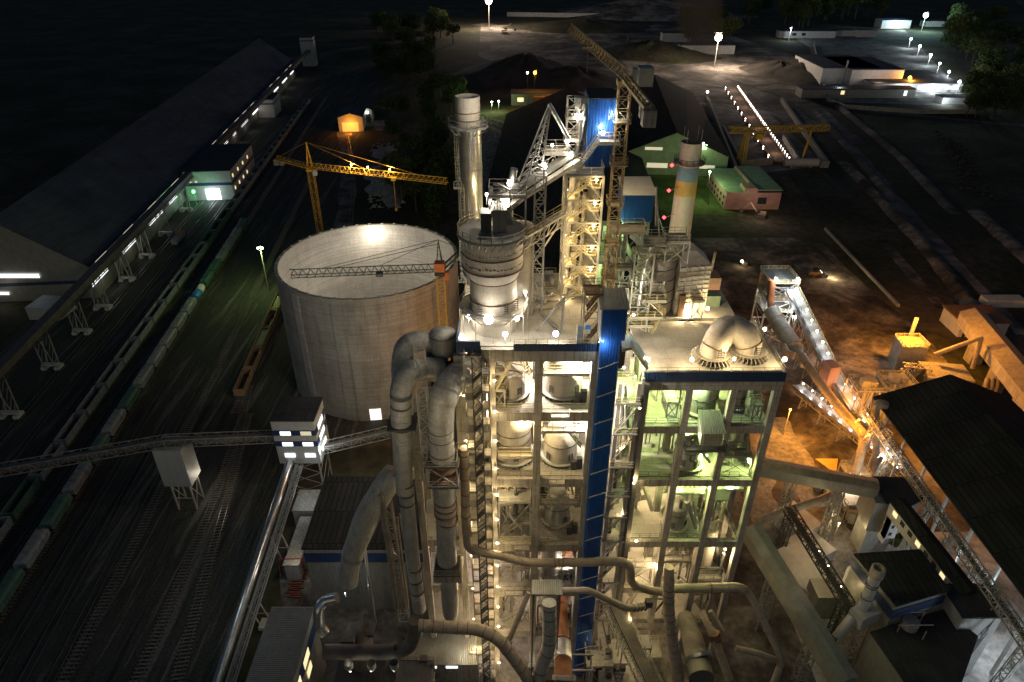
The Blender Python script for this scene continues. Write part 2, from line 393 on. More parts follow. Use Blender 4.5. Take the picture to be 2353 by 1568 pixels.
# lamp colours
LC = {'warm': (1.0,.74,.37), 'white': (1.0,.88,.69), 'cool': (.80,.93,1.0), 'green': (.72,1.0,.42), 'sodium': (1.0,.36,.03), 'mast': (1.0,.80,.60), 'pink': (1.0,.74,.60), 'teal': (.55,1.0,.95), 'red': (1.0,.04,.05), 'pgreen': (.10,1.0,.22), 'lime': (.76,1.0,.30)}
for k, c in LC.items(): M['e_'+k] = emit('glowing_'+k+'_lamp', tuple(.35+.65*x for x in c) if k not in ('red','pgreen','sodium') else c, 14.0 if k not in ('red','pgreen') else 8.0)
M['win_w'] = emit('lit_window_white', (.90,.95,1.0), 1.6)
M['win_y'] = emit('lit_window_warm', (1.0,.80,.42), 1.1)
M['win_dim'] = emit('dim_lit_window', (.75,.68,.48), .7)
M['win_g'] = emit('lit_window_greenish', (.55,1.0,.55), .8)
LIGHTSCALE = 1.0
def plight(p, power, kind='warm', parent=None, r=0.14):  # serves real lamps, and added fill lights that have no fitting
    l = bpy.data.lights.new('lamp_or_fill_light', 'POINT'); l.energy = power*LIGHTSCALE; l.color = LC[kind]; l.shadow_soft_size = r
    o = bpy.data.objects.new('lamp_or_fill_light', l); COL.objects.link(o)
    if parent is not None: o.location = Vector(p)-Vector(parent['_org']); o.parent = parent
    else: o.location = p
    return o
def lamp(parent, p, power, kind='warm', r=0.24, arm=(0,0,1.4), off=(0,-.45,-.2), name='floodlight'):
    """a floodlight fixed to its thing: bracket post + housing, glowing bulb as sub-part, real light just off the glass"""
    p = Vector(p); r = r*(.82+.36*random.random())
    b = MB(); a = Vector(arm)
    b.beam(p-a, p+a.normalized()*r*1.15, .07)
    b.beam(p+Vector((-r,.0,r*1.15)), p+Vector((r,0,r*1.15)), .12, .08)
    h = b.build(name, M['steel'], parent)
    g = MB(); g.lathe((p.x, p.y, p.z), [(0.01,-r),(r*.7,-r*.7),(r,0),(r*.7,r*.7),(0.01,r)], 10); g.build('bulb', M['e_'+kind], h)
    if power > 0: plight(p+Vector(off), power, kind, parent)
    return h
# ---------------------------------------------------------------- ground and terrain
def ground_mat(name, cols, scale, detail=8, streak=None, rot=0.0, bump=0.4, rough=.95, lo=.38, hi=.62, s2=None):
    m = bpy.data.materials.new(name); m.use_nodes = True; t = m.node_tree; N = t.nodes; L = t.links
    bs = N["Principled BSDF"]; bs.inputs["Roughness"].default_value = rough; bs.inputs["Specular IOR Level"].default_value = .2
    tc = N.new("ShaderNodeTexCoord"); mp = N.new("ShaderNodeMapping"); L.new(tc.outputs["Object"], mp.inputs[0])
    mp.inputs["Rotation"].default_value = (0,0,rot); mp.inputs["Scale"].default_value = streak or (1,1,1)
    n = N.new("ShaderNodeTexNoise"); n.inputs["Scale"].default_value = scale; n.inputs["Detail"].default_value = detail; n.inputs["Roughness"].default_value = .68
    n.inputs["Distortion"].default_value = .4
    L.new(mp.outputs[0], n.inputs["Vector"])
    cr = N.new("ShaderNodeValToRGB"); e = cr.color_ramp.elements
    e[0].position = lo; e[0].color = (*cols[0], 1); e[1].position = hi; e[1].color = (*cols[-1], 1)
    for i, c in enumerate(cols[1:-1]):
        x = e.new(lo+(hi-lo)*(i+1)/(len(cols)-1)); x.color = (*c, 1)
    L.new(n.outputs["Fac"], cr.inputs[0])
    n2 = N.new("ShaderNodeTexNoise"); n2.inputs["Scale"].default_value = s2 or scale*14; n2.inputs["Detail"].default_value = 5
    L.new(tc.outputs["Object"], n2.inputs["Vector"])
    r2 = N.new("ShaderNodeMapRange"); r2.inputs[1].default_value = .3; r2.inputs[2].default_value = .7; r2.inputs[3].default_value = .65; r2.inputs[4].default_value = 1.35
    L.new(n2.outputs["Fac"], r2.inputs[0])
    vm = N.new("ShaderNodeVectorMath"); vm.operation = 'SCALE'; L.new(cr.outputs[0], vm.inputs[0]); L.new(r2.outputs[0], vm.inputs["Scale"])
    L.new(vm.outputs[0], bs.inputs["Base Color"])
    bp = N.new("ShaderNodeBump"); bp.inputs["Strength"].default_value = bump; bp.inputs["Distance"].default_value = .5
    L.new(n2.outputs["Fac"], bp.inputs["Height"]); L.new(bp.outputs[0], bs.inputs["Normal"])
    return m
GM = ground_mat('dark_earth_and_grass', [(.035,.042,.02),(.06,.055,.035),(.10,.085,.06)], .02)
GY = ground_mat('dusty_yard_concrete', [(.05,.047,.043),(.13,.12,.108),(.25,.235,.21)], .08, s2=.6, bump=.15)
GB = ground_mat('rail_yard_ballast', [(.03,.031,.032),(.068,.068,.067),(.04,.046,.032),(.14,.138,.132)], .35, streak=(1,.05,1), rot=math.radians(-5.2), s2=2.0)
GD = ground_mat('white_cement_dust_yard', [(.16,.16,.15),(.38,.37,.36),(.52,.51,.50)], .06, s2=.5, bump=.5)
GO = ground_mat('stained_dusty_clearing', [(.035,.03,.028),(.10,.086,.075),(.27,.235,.205)], .05, s2=.35, bump=.6)
GQ = ground_mat('pale_quarry_ground', [(.05,.045,.04),(.15,.13,.115),(.34,.30,.26)], .02, s2=.12, bump=.8)
GRD = ground_mat('dusty_asphalt_road', [(.12,.115,.11),(.20,.19,.18),(.28,.27,.25)], .08, s2=.8, bump=.1)
GG = ground_mat('short_grass', [(.03,.055,.015),(.06,.09,.025),(.10,.11,.04)], .08, s2=1.2)
def sheet(name, poly, z, mat, kind='structure'):
    me = MB(); me.add([(x, y, z) for x, y in poly], [tuple(range(len(poly)))]); return struct(name, me, mat, kind)
def gp(*px): return [(G(x, y).x, G(x, y).y) for x, y in px]
sheet('ground', [(-3500,-300),(3500,-300),(3500,4000),(-3500,4000)], 0, GM)
def strip(p0, p1, wdt):
    a, b = Vector((*p0, 0)), Vector((*p1, 0)); d = (b-a).normalized(); n = Vector((-d.y, d.x, 0))*(wdt/2)
    return [(a-n)[:2], (b-n)[:2], (b+n)[:2], (a+n)[:2]]
def ribbon(name, pts, wdt, z, mat):
    me = MB(); P = [Vector((p[0], p[1], z)) for p in pts]; vs = []
    Q = []
    for i in range(len(P)-1):      # catmull smoothing
        p0, p1, p2, p3 = P[max(i-1,0)], P[i], P[i+1], P[min(i+2, len(P)-1)]
        for k in range(6):
            t = k/6; Q.append(.5*((2*p1)+(p2-p0)*t+(2*p0-5*p1+4*p2-p3)*t*t+(3*p1-p0-3*p2+p3)*t**3))
    Q.append(P[-1])
    for i, p in enumerate(Q):
        d = (Q[min(i+1, len(Q)-1)]-Q[max(i-1, 0)]).normalized(); n = Vector((-d.y, d.x, 0))*(wdt/2*(1+.15*math.sin(i*1.7)))
        vs += [p-n, p+n]
    me.add(vs, [(2*i, 2*i+2, 2*i+3, 2*i+1) for i in range(len(Q)-1)]); return struct(name, me, mat)
sheet('rail_yard', [(-168,30),(-56,30),(-62,215),(-78,260),(-128,720),(-215,720)], .04, GB)
sheet('plant_yard', [(-46,30),(60,30),(60,160),(-12,160),(-12,118),(-48,118)], .044, GY)
sheet('dusty_clearing', [(60,118),(140,118),(150,215),(135,300),(70,300),(60,240)], .048, GO)
sheet('cement_dust_yard', [(60,25),(150,25),(150,118),(60,118)], .052, GD)
sheet('quarry_ground', gp((1105,60),(1400,45),(1640,70),(1900,150),(1840,230),(1640,250),(1300,205),(1100,130)), .03, GQ)
sheet('loading_yard_ground', gp((1610,222),(1700,200),(1900,380),(1740,400),(1680,385)), .034, GQ)
sheet('village_yard_pavement', gp((1800,70),(2080,70),(2240,245),(1905,235),(1860,110)), .036, GRD)
sheet('green_lit_lawn', gp((1440,405),(1640,400),(1690,490),(1440,500)), .05, GG)
ribbon('haul_road', gp((1100,55),(1210,75),(1400,110),(1560,150),(1700,190),(1790,250),(1870,300)), 26, .045, GQ)
ribbon('haul_road_branch', gp((1560,150),(1640,170),(1780,185),(1850,235),(1960,330)), 16, .049, GQ)
ribbon('village_road', gp((2310,-20),(2353,12),(2420,60)), 12, .047, GQ)
ribbon('lamp_lit_road', gp((2060,95),(2110,125),(2160,170),(2215,235),(2260,250)), 10, .047, GRD)
ribbon('boundary_path', gp((1890,235),(2000,255),(2130,268),(2353,290)), 7, .05, GQ)
ribbon('orange_lit_road', gp((1770,960),(1840,1080),(1890,1180),(1960,1290),(2040,1420)), 9, .060, GRD)
ribbon('yard_road', gp((1780,1010),(1740,1120),(1790,1230),(1880,1330),(1990,1480)), 8, .064, GRD)
ribbon('dirt_track', gp((790,300),(800,400),(790,520),(760,700)), 9, .056, GY)
# long earth banks beside the right-hand tracks
def bank(name, pts, wd, h, mat):
    me = MB(); P = [Vector((*p, 0)) for p in pts]; n = 40; prof = [(-1,0),(-.55,.55),(-.2,.95),(.15,1),(.5,.6),(1,0)]; vs = []
    tot = n+1
    for i in range(tot):
        t = i/n*(len(P)-1); k = min(int(t), len(P)-2); p = P[k].lerp(P[k+1], t-k); d = (P[k+1]-P[k]).normalized(); nn = Vector((-d.y, d.x, 0))
        e = min(1, i/4, (n-i)/4)
        for a, b in prof:
            q = p+nn*(a*wd/2*(1+random.uniform(-.12,.12))); vs.append((q.x, q.y, b*h*e*random.uniform(.8,1.15)-.05))
    m = len(prof); me.add(vs, [(i*m+j, (i+1)*m+j, (i+1)*m+j+1, i*m+j+1) for i in range(n) for j in range(m-1)], True)
    return struct(name, me, mat)
bank('earth_bank', [(268,610),(246,430),(226,330)], 7, 2.0, GQ)
bank('earth_bank', [(240,560),(220,440),(203,340)], 6, 1.8, GQ)
bank('earth_bank', [(206,420),(190,290),(172,200)], 8, 2.2, GO)
bank('earth_bank', [(240,340),(222,240),(205,180)], 9, 2.2, GO)
ribbon('ballast_bed', gp((1650,175),(1720,198),(1800,225),(1855,256),(1910,300),(1965,351),(2038,446),(2130,560)), 5.5, .055, GQ)
ribbon('ballast_bed', gp((1870,262),(1930,312),(1985,365),(2060,455),(2180,580)), 5, .058, GQ)
ribbon('ballast_bed', gp((1640,165),(1690,190),(1740,235)), 5, .059, GQ)
ribbon('far_yard_track', gp((1880,560),(2010,690),(2160,830)), 4, .057, GO)
ribbon('far_yard_track', gp((2000,520),(2120,660),(2260,800)), 5, .056, GO)
ribbon('far_yard_track', gp((2090,500),(2230,640),(2353,770)), 5, .0585, GQ)
def heap(name, c, rx, ry, h, mat, n=40, rough=.10, seed=1, kind='structure'):
    rnd = random.Random(seed); me = MB(); vs = [(c[0], c[1], h)]; fs = []; R = 12
    ph = [rnd.uniform(0, 6.28) for _ in range(5)]
    for i in range(1, R+1):
        t = i/R
        for k in range(n):
            a = 2*PI*k/n; w_ = 1+.14*math.sin(2*a+ph[0])+.09*math.sin(3*a+ph[1])+.05*math.sin(7*a+ph[2])
            z = h*(1-t)**1.0*(1+.12*math.sin(5*a+ph[3]+t*5))+rnd.uniform(-rough, rough)*h*(1-t) if i < R else -.05
            vs.append((c[0]+rx*t*w_*math.cos(a), c[1]+ry*t*w_*math.sin(a), max(z, -.05)))
    for k in range(n): fs.append((0, 1+k, 1+(k+1) % n))
    for i in range(R-1):
        for k in range(n):
            a, b = 1+i*n+k, 1+i*n+(k+1) % n; fs.append((a, a+n, b+n, b))
    me.add(vs, fs, True); o = struct(name, me, mat); return o
p = G(1205,170); heap('earth_heap', p, 62, 75, 17, M['dirtpile'], seed=3)
p = G(1320,185); heap('earth_heap', p, 50, 60, 12, M['dirtpile'], seed=4)
p = G(1500,125); heap('hillside', p, 75, 50, 14, GM, seed=5)
p = G(1340,62); heap('hillside', p, 120, 60, 10, GM, seed=6)
p = G(1850,170); heap('earth_heap', p, 44, 70, 14, M['dirtpile'], seed=7)
p = G(1790,165); heap('earth_heap', p, 30, 50, 10, M['dirtpile'], seed=8)
p = G(1420,60); heap('quarry_slope', p+Vector((60,140,0)), 160, 90, 22, GQ, seed=10)
for i, (x, y, r, h) in enumerate([(872,395,9,2.5),(890,430,10,3),(912,372,8,2),(880,350,7,2),(905,455,7,2)]):
    p = G(x, y); heap('rubble_bank', p, r, r*1.8, h, M['rubble'], n=26, rough=.3, seed=20+i)
for i, (x, y, r, h) in enumerate([(1123,300,8,1.2),(1120,350,8,1.2),(1128,330,5,1.5)]):
    p = G(x, y); heap('rubble_bank', p, r, r*1.6, h, M['rubble'], n=26, rough=.35, seed=30+i)
sheet('rubble_yard', gp((1105,270),(1165,280),(1120,500),(1095,500)), .05, ground_mat('rubble_strewn_ground', [(.12,.11,.10),(.30,.28,.25),(.5,.47,.44)], .25, s2=1.5, bump=1))
def scatter(name, poly, n, s0, s1, mat, seed):
    rnd = random.Random(seed); me = MB(); xs = [p[0] for p in poly]; ys = [p[1] for p in poly]; c = 0
    while c < n:
        x, y = rnd.uniform(min(xs), max(xs)), rnd.uniform(min(ys), max(ys)); ins = False
        for i in range(len(poly)):
            (x1, y1), (x2, y2) = poly[i], poly[i-1]
            if (y1 > y) != (y2 > y) and x < (x2-x1)*(y-y1)/(y2-y1)+x1: ins = not ins
        if not ins: continue
        c += 1; s = rnd.uniform(s0, s1)
        vs = [(x+rnd.uniform(-s,s), y+rnd.uniform(-s,s), z) for z in (0,0,0,0)]
        vs = [(x-s,y-s*.6,0),(x+s*.9,y-s*.5,0),(x+s*.6,y+s,0),(x-s*.7,y+s*.8,0),(x+rnd.uniform(-.4,.4)*s, y+rnd.uniform(-.4,.4)*s, s*rnd.uniform(.5,1.1))]
        me.add(vs, [(0,1,4),(1,2,4),(2,3,4),(3,0,4)])
    return struct(name, me, mat, 'stuff')
scatter('loose_rubble', gp((1108,270),(1160,285),(1120,480),(1100,480)), 260, .4, 1.4, M['rubble'], 3)
scatter('loose_rubble', gp((850,330),(925,330),(930,480),(850,480)), 260, .5, 1.6, M['rubble'], 4)
scatter('clearing_stones', gp((1890,700),(2030,760),(2080,860),(1930,880)), 60, .2, .5, M['dirtpile'], 5)
scatter('bank_rocks', gp((2150,300),(2210,330),(2290,460),(2210,440)), 200, .5, 1.6, M['dirtpile'], 6)

# ---------------------------------------------------------------- railway tracks
def track(pts, name='railway_track', z=.05, sl=True):
    P = [Vector((p[0], p[1], 0)) for p in pts]; Q = []
    for i in range(len(P)-1):
        p0, p1, p2, p3 = P[max(i-1,0)], P[i], P[i+1], P[min(i+2, len(P)-1)]
        n = max(1, int((p2-p1).length/12))
        for k in range(n):
            t = k/n; Q.append(.5*((2*p1)+(p2-p0)*t+(2*p0-5*p1+4*p2-p3)*t*t+(3*p1-p0-3*p2+p3)*t**3))
    Q.append(P[-1]); me = MB(); ms = MB()
    for a, b in zip(Q, Q[1:]):
        d = (b-a).normalized(); n = Vector((-d.y, d.x, 0))*.76
        for s in (-1, 1): me.beam(a+n*s+Vector((0,0,z+.3)), b+n*s+Vector((0,0,z+.3)), .10, .17)
        if sl:
            m = max(1, int((b-a).length/.9))
            for k in range(m):
                c = a.lerp(b, (k+.5)/m)+Vector((0,0,z+.14)); ms.beam(c-n*1.75, c+n*1.75, .30, .16)
    root = struct(name, me, M['railsteel'])
    if sl:
        s2 = struct('sleepers', ms, M['sleeper']); s2.parent = root
        del s2['kind']
    return root
def lx(x0, y): return x0-.092*(y-150)      # rail yard lines: x offset at y = 150
for x0 in (-127.2, -115.6): track([(lx(x0, y), y) for y in (60, 150, 300, 450, 600)])
for x0 in (-147, -139.5): track([(lx(x0, y), y) for y in (60, 200, 420)], sl=False)
for x0 in (-109, -103, -121.5, -97.5, -133.5): track([(lx(x0, y), y) for y in (60, 200, 420)], sl=False)
track([(-88.2, 70), (-91.6, 122), (lx(-95, 200), 200), (lx(-95, 420), 420)])
track([(-84.5, 165), (-87, 190), (-89.6, 231), (-93, 300)], sl=True)
track([(-73.6, 70), (-77.5, 133), (-84.5, 180)])
track([(-64, 66), (-69.5, 100), (-74, 130), (-80, 165)])
track(gp((795,300),(812,400),(805,520)), sl=False)
track(gp((1650,175),(1720,198),(1800,225),(1855,256),(1910,300),(1965,351),(2038,446),(2130,560)), sl=False)
track(gp((1870,262),(1930,312),(1985,365),(2060,455),(2180,580)), sl=False)
track(gp((1640,165),(1690,190),(1740,235)), sl=False)
# ---------------------------------------------------------------- left: warehouse, gallery, wagons
D = Vector((-.095, .9955, 0)); NR = Vector((.9955, .095, 0))       # along / across the rail yard complex
A0 = Vector((-164, 240, 0)); A1 = A0+D*462
hall = thing('storage_hall', 'very long unlit storage hall with dark gabled roof beyond the goods wagons', 'warehouse', (A0.x-28, A0.y, 0))
def hp(s, t, z): q = A0+D*s-NR*t; return (q.x, q.y, z)      # s along, t inward from the yard-side wall
Lh = 450; Wd = 56; ZE = 14; ZR = 34
m = MB(); m.add([hp(0,0,0),hp(Lh,0,0),hp(Lh,0,ZE),hp(0,0,ZE)], [(0,1,2,3)])
m.add([hp(0,Wd,0),hp(Lh,Wd,0),hp(Lh,Wd,ZE),hp(0,Wd,ZE)], [(3,2,1,0)]); m.build('wall', M['greysheet'], hall)
for s in (0, Lh):
    m = MB(); m.add([hp(s,0,0),hp(s,0,ZE),hp(s,Wd/2,ZR),hp(s,Wd,ZE),hp(s,Wd,0)], [(0,1,2,3,4)]); m.build('gable_wall', M['greysheet'], hall)
m = MB()
for a, b in (((-.8, ZE-.3), (Wd/2, ZR)), ((Wd+.8, ZE-.3), (Wd/2, ZR))):
    vs = [hp(-1,a[0],a[1]+.2),hp(Lh+1,a[0],a[1]+.2),hp(Lh+1,b[0],b[1]+.2),hp(-1,b[0],b[1]+.2)]
    m.add(vs, [(0,1,2,3)])
    vs = [hp(-1,a[0],a[1]),hp(Lh+1,a[0],a[1]),hp(Lh+1,b[0],b[1]),hp(-1,b[0],b[1])]; m.add(vs, [(3,2,1,0)])
m.build('roof', M['roofdark'], hall)
m = MB(); m.add([hp(-.15,0,6.6),hp(-.15,Wd,6.6),hp(-.15,Wd,8),hp(-.15,0,8)], [(0,1,2,3)])
m.add([hp(0,-.15,11.2),hp(Lh,-.15,11.2),hp(Lh,-.15,12.2),hp(0,-.15,12.2)], [(0,1,2,3)]); m.build('blue_band', M['bluedull'], hall)
def wall_s(px, py, z):     # along-position where the sightline meets the yard-side wall
    a, b, c = ray(px, py); t = (A0.x*NR.x+A0.y*NR.y)/(a*NR.x+b*NR.y); q = Vector((a*t, b*t, 0)); return (q-A0).dot(D)
segs = [(664,148),(655,158),(636,181),(620,200),(600,222),(577,250),(560,272),(543,293),(517,325),(491,357),(450,400),(402,455),(348,508),(285,540),(216,592)]
for x, y in segs:
    s = wall_s(x, y+6, 13); m = MB()
    m.add([hp(s,-.2,12.6),hp(s+11,-.2,12.6),hp(s+11,-.2,13.6),hp(s,-.2,13.6)], [(0,1,2,3)]); m.build('eaves_window', M['win_dim'], hall)
for (xa, ya), (xb, yb) in [((209,652),(245,614)),((281,579),(309,547)),((342,515),(372,482)),((386,460),(404,443)),((508,334),(522,318)),((534,308),(541,300)),((554,290),(569,274)),((580,262),(592,250)),((629,210),(639,199)),((648,190),(659,179)),((667,173),(674,163))]:
    s0 = wall_s(xa, ya, 8); s1 = wall_s(xb, yb, 8); m = MB()
    m.add([hp(s0,-.2,5.9),hp(s1,-.2,5.9),hp(s1,-.2,7.1),hp(s0,-.2,7.1)], [(0,1,2,3)]); wn = m.build('strip_window', M['win_w'], hall)
    mid = Vector(hp((s0+s1)/2, -2.5, 7.2)); plight(mid, 200 if ya > 400 else 320, 'white', hall, r=1.5)
m = MB(); m.add([hp(-.2,26,6.7),hp(-.2,5+26-8,6.7),hp(-.2,23,8.1),hp(-.2,26,8.1)], [(0,1,2,3)])
def gable_win(px0, px1, py, h=1.5):
    def at(px):
        a, b, c = ray(px, py); yy = A0.y; t = (A0.dot(D)-.5)/(a*D.x+b*D.y); return Vector((a*t, b*t, HC+c*t))
    a, b = at(px0), at(px1); mm = MB(); mm.add([a, b, b+Vector((0,0,h)), a+Vector((0,0,h))], [(0,1,2,3)]); return mm
gable_win(-30, 92, 639, 1.7).build('strip_window', M['win_w'], hall)
gable_win(-30, 22, 678, 1.2).build('strip_window', M['win_w'], hall)
plight(Vector(hp(-6, 34, 7)), 250, 'white', hall, r=2)
# low annexe beside the hall gable
an = Vector(hp(-12, 12, 0)); m = MB(); m.obox(an, 12, 10, 5.2, math.atan2(-.095,1)*1); ann = single('annexe', m, M['whitesheet'], 'low pale flat-roofed annexe against the gable of the long storage hall', 'annexe')
# belt gallery on trestles along the hall
gal = thing('belt_gallery', 'long dark belt gallery on tall trestles running beside the storage hall', 'conveyor', (-150, 120, 0))
def gl(y, z=0, dx=0): return Vector((-156-.095*(y-212)+dx, y, z))
m = MB()
for a, b in ((95, 330), (330, 480), (480, 745)):
    zt = 14.5
    m.beam(gl(a, zt), gl(b, zt), 3.2, 2.6)
m.build('belt_housing', M['lag_dark'], gal)
m = MB()
for o in (-1.7, 1.7): m.truss(gl(95, 12.9, o), gl(480, 12.9, o), .3, .9, n=110, r=.14, rr=.09)
m.build('support_truss', M['steel_dark'], gal)
ft = [(25,957),(119,846),(188,766),(237,710),(292,645),(332,592),(371,541),(420,486)]
for x, y in ft:
    g = G(x, y); yy = g.y; m = MB(); t = MB()
    for sx in (-2.2, 2.2):
        for sy in (-1.2, 1.2):
            t.beam(gl(yy+sy, .8, sx*.9), gl(yy+sy*2.2, 12.8, sx*.55), .26)
        for k in range(4):
            za = .8+k*3; t.beam(gl(yy-1.2, za, sx*.8), gl(yy+1.2, za+3, sx*.8), .12)
        m.obox(gl(yy, 0, sx), 1.6, 3.2, 1.1)
    m.obox(gl(yy, 1.1), 6.2, 1.4, .7)
    tr = t.build('trestle', M['steel'], gal); m.build('footing', M['white'], tr)
# loading office block
def ofp(s, t, z): q = Vector((-148.5, 352, 0))+D*s-NR*t; return (q.x, q.y, z)
of = thing('rail_loading_office', 'pale office block with blue band and lit doorway over the hall sidings', 'office', (-160, 350, 0))
m = MB(); 
for a, b in (((0,0),(50,0)), ((50,0),(50,24)), ((50,24),(0,24)), ((0,24),(0,0))):
    m.add([ofp(*a,0),ofp(*b,0),ofp(*b,16),ofp(*a,16)], [(0,1,2,3)])
m.build('wall', M['whitesheet'], of)
m = MB(); m.add([ofp(-.4,-.4,16.1),ofp(50.4,-.4,16.1),ofp(50.4,24.4,16.1),ofp(-.4,24.4,16.1)], [(0,1,2,3)]); m.add([ofp(-.4,-.4,15.7),ofp(50.4,-.4,15.7),ofp(50.4,24.4,15.7),ofp(-.4,24.4,15.7)], [(0,3,2,1)])
for a, b in (((-.4,-.4),(50.4,-.4)),((-.4,-.4),(-.4,24.4))): m.add([ofp(*a,15.7),ofp(*b,15.7),ofp(*b,16.1),ofp(*a,16.1)], [(0,1,2,3)])
m.build('roof', M['rooffelt'], of)
m = MB()
m.add([ofp(0,-.12,8),ofp(50,-.12,8),ofp(50,-.12,9.6),ofp(0,-.12,9.6)], [(0,1,2,3)]); m.add([ofp(-.12,0,8),ofp(-.12,24,8),ofp(-.12,24,9.6),ofp(-.12,0,9.6)], [(0,1,2,3)]); m.build('blue_band', M['bluedull'], of)
for k in range(4):
    for z in (11.2, 4.5):
        s = 3+k*(11 if z > 8 else 9); m = MB(); m.add([ofp(s,-.2,z),ofp(s+1.7,-.2,z),ofp(s+1.7,-.2,z+1.7),ofp(s,-.2,z+1.7)], [(0,1,2,3)]); m.build('window', M['win_y'], of)
m = MB(); m.add([ofp(-.25,7,.3),ofp(-.25,14.5,.3),ofp(-.25,14.5,6.3),ofp(-.25,7,6.3)], [(0,1,2,3)]); m.build('lit_doorway', emit('bright_doorway', (.85,1.0,.95), 2.2), of)
plight(Vector(ofp(-4, 11, 4)), 1800, 'cool', of, r=2)
for t0 in (17.5, 20.5):
    m = MB(); m.add([ofp(-.2,t0,9.9),ofp(-.2,t0+1.2,9.9),ofp(-.2,t0+1.2,10.8),ofp(-.2,t0,10.8)], [(0,1,2,3)]); m.build('window', M['win_dim'], of)
gs = thing('signal_lamp', 'small bright green signal lamp on a post left of the lit office doorway', 'signal', tuple(G(452,470)))
q = G(452,470); m = MB(); m.beam(q, (q.x, q.y, 6.6), .2); m.build('post', M['steel'], gs)
lamp(gs, (q.x, q.y, 7), 1200, 'pgreen', r=.8, off=(0,-1.5,0))
def tower_box(name, label, c, sx, sy, h, rz=.095, band=True, leg=0, wm='whitesheet'):
    t = thing(name, label, 'transfer tower', tuple(c)); m = MB(); c = Vector(c)
    if leg:
        lg = MB()
        for a in (-1, 1):
            for b in (-1, 1):
                lg.beam(c+Vector((a*sx*.42, b*sy*.42, 0)), c+Vector((a*sx*.42, b*sy*.42, leg)), .35)
        for k in range(3):
            z0 = leg*k/3; z1 = leg*(k+1)/3
            for a in (-1, 1): lg.beam(c+Vector((a*sx*.42,-sy*.42,z0)), c+Vector((a*sx*.42, sy*.42,z1)), .15); lg.beam(c+Vector((-a*sx*.42,-sy*.42,z0)), c+Vector((a*sx*.42,-sy*.42,z1)), .15)
        lg.build('leg_frame', M['steel'], t)
    m.obox(c+Vector((0,0,leg)), sx, sy, h-leg, rz); m.build('wall', M[wm], t)
    r = MB(); r.obox(c+Vector((0,0,h+.003)), sx+.5, sy+.5, .35, rz); r.build('roof', M['rooffelt'], t)
    if band:
        b = MB(); b.obox(c+Vector((0,0,h-3.6)), sx+.1, sy+.1, 1.1, rz); b.build('blue_band', M['bluedull'], t)
    return t
tower_box('transfer_tower', 'tall pale transfer tower at the far end of the long storage hall', G(714,150), 13, 13, 27)
tower_box('transfer_tower', 'squat pale transfer tower halfway along the long storage hall', G(616,262), 16, 24, 13)

# ---------------------------------------------------------------- wagons
def gondola(name, label, group, c, mat, load=None, L=12.8, rz=None):
    t = thing(name, label, 'goods wagon', tuple(c), group); rz = math.atan2(.092, 1) if rz is None else rz
    def T(x, y, z): return (c[0]+x*math.cos(rz)-y*math.sin(rz), c[1]+x*math.sin(rz)+y*math.cos(rz), c[2]+z)
    b = MB(); W = 1.5; h0, h1 = 1.3, 3.55
    for (x0, y0, x1, y1) in ((-W,-L/2,-W,L/2),(W,-L/2,W,L/2),(-W,-L/2,W,-L/2),(-W,L/2,W,L/2)):
        b.beam(T(x0,y0,(h0+h1)/2), T(x1,y1,(h0+h1)/2), .08, h1-h0); b.beam(T(x0,y0,h1), T(x1,y1,h1), .24, .18); b.beam(T(x0,y0,h0), T(x1,y1,h0), .2, .25)
    n = 8
    for i in range(n+1):
        y = -L/2+L*i/n
        for s in (-1, 1): b.beam(T(s*(W+.06),y,h0), T(s*(W+.06),y,h1), .16)
    b.build('body', mat, t)
    f = MB(); f.add([T(-W,-L/2,h0+.1),T(W,-L/2,h0+.1),T(W,L/2,h0+.1),T(-W,L/2,h0+.1)], [(0,1,2,3)]); f.build('floor', M['wagon_in'], t)
    if load:
        f = MB(); f.add([T(-W+.1,-L/2+.1,h1-.7),T(W-.1,-L/2+.1,h1-.7),T(W-.1,L/2-.1,h1-.7),T(-W+.1,L/2-.1,h1-.7),T(0,-L/4,h1-.15),T(0,L/4,h1-.15)], [(0,1,4),(1,2,5,4),(2,3,5),(3,0,4,5)]); f.build('load', load, t)
    for s in (-1, 1):
        g = MB(); g.beam(T(0,s*L*.33-1.3,.75), T(0,s*L*.33+1.3,.75), 2.3, .45)
        for yy in (-.9, .9): g.tube([T(-.85,s*L*.33+yy,.5), T(.85,s*L*.33+yy,.5)], .45, 10)
        g.build('bogie', M['steel_dark'], t)
    return t
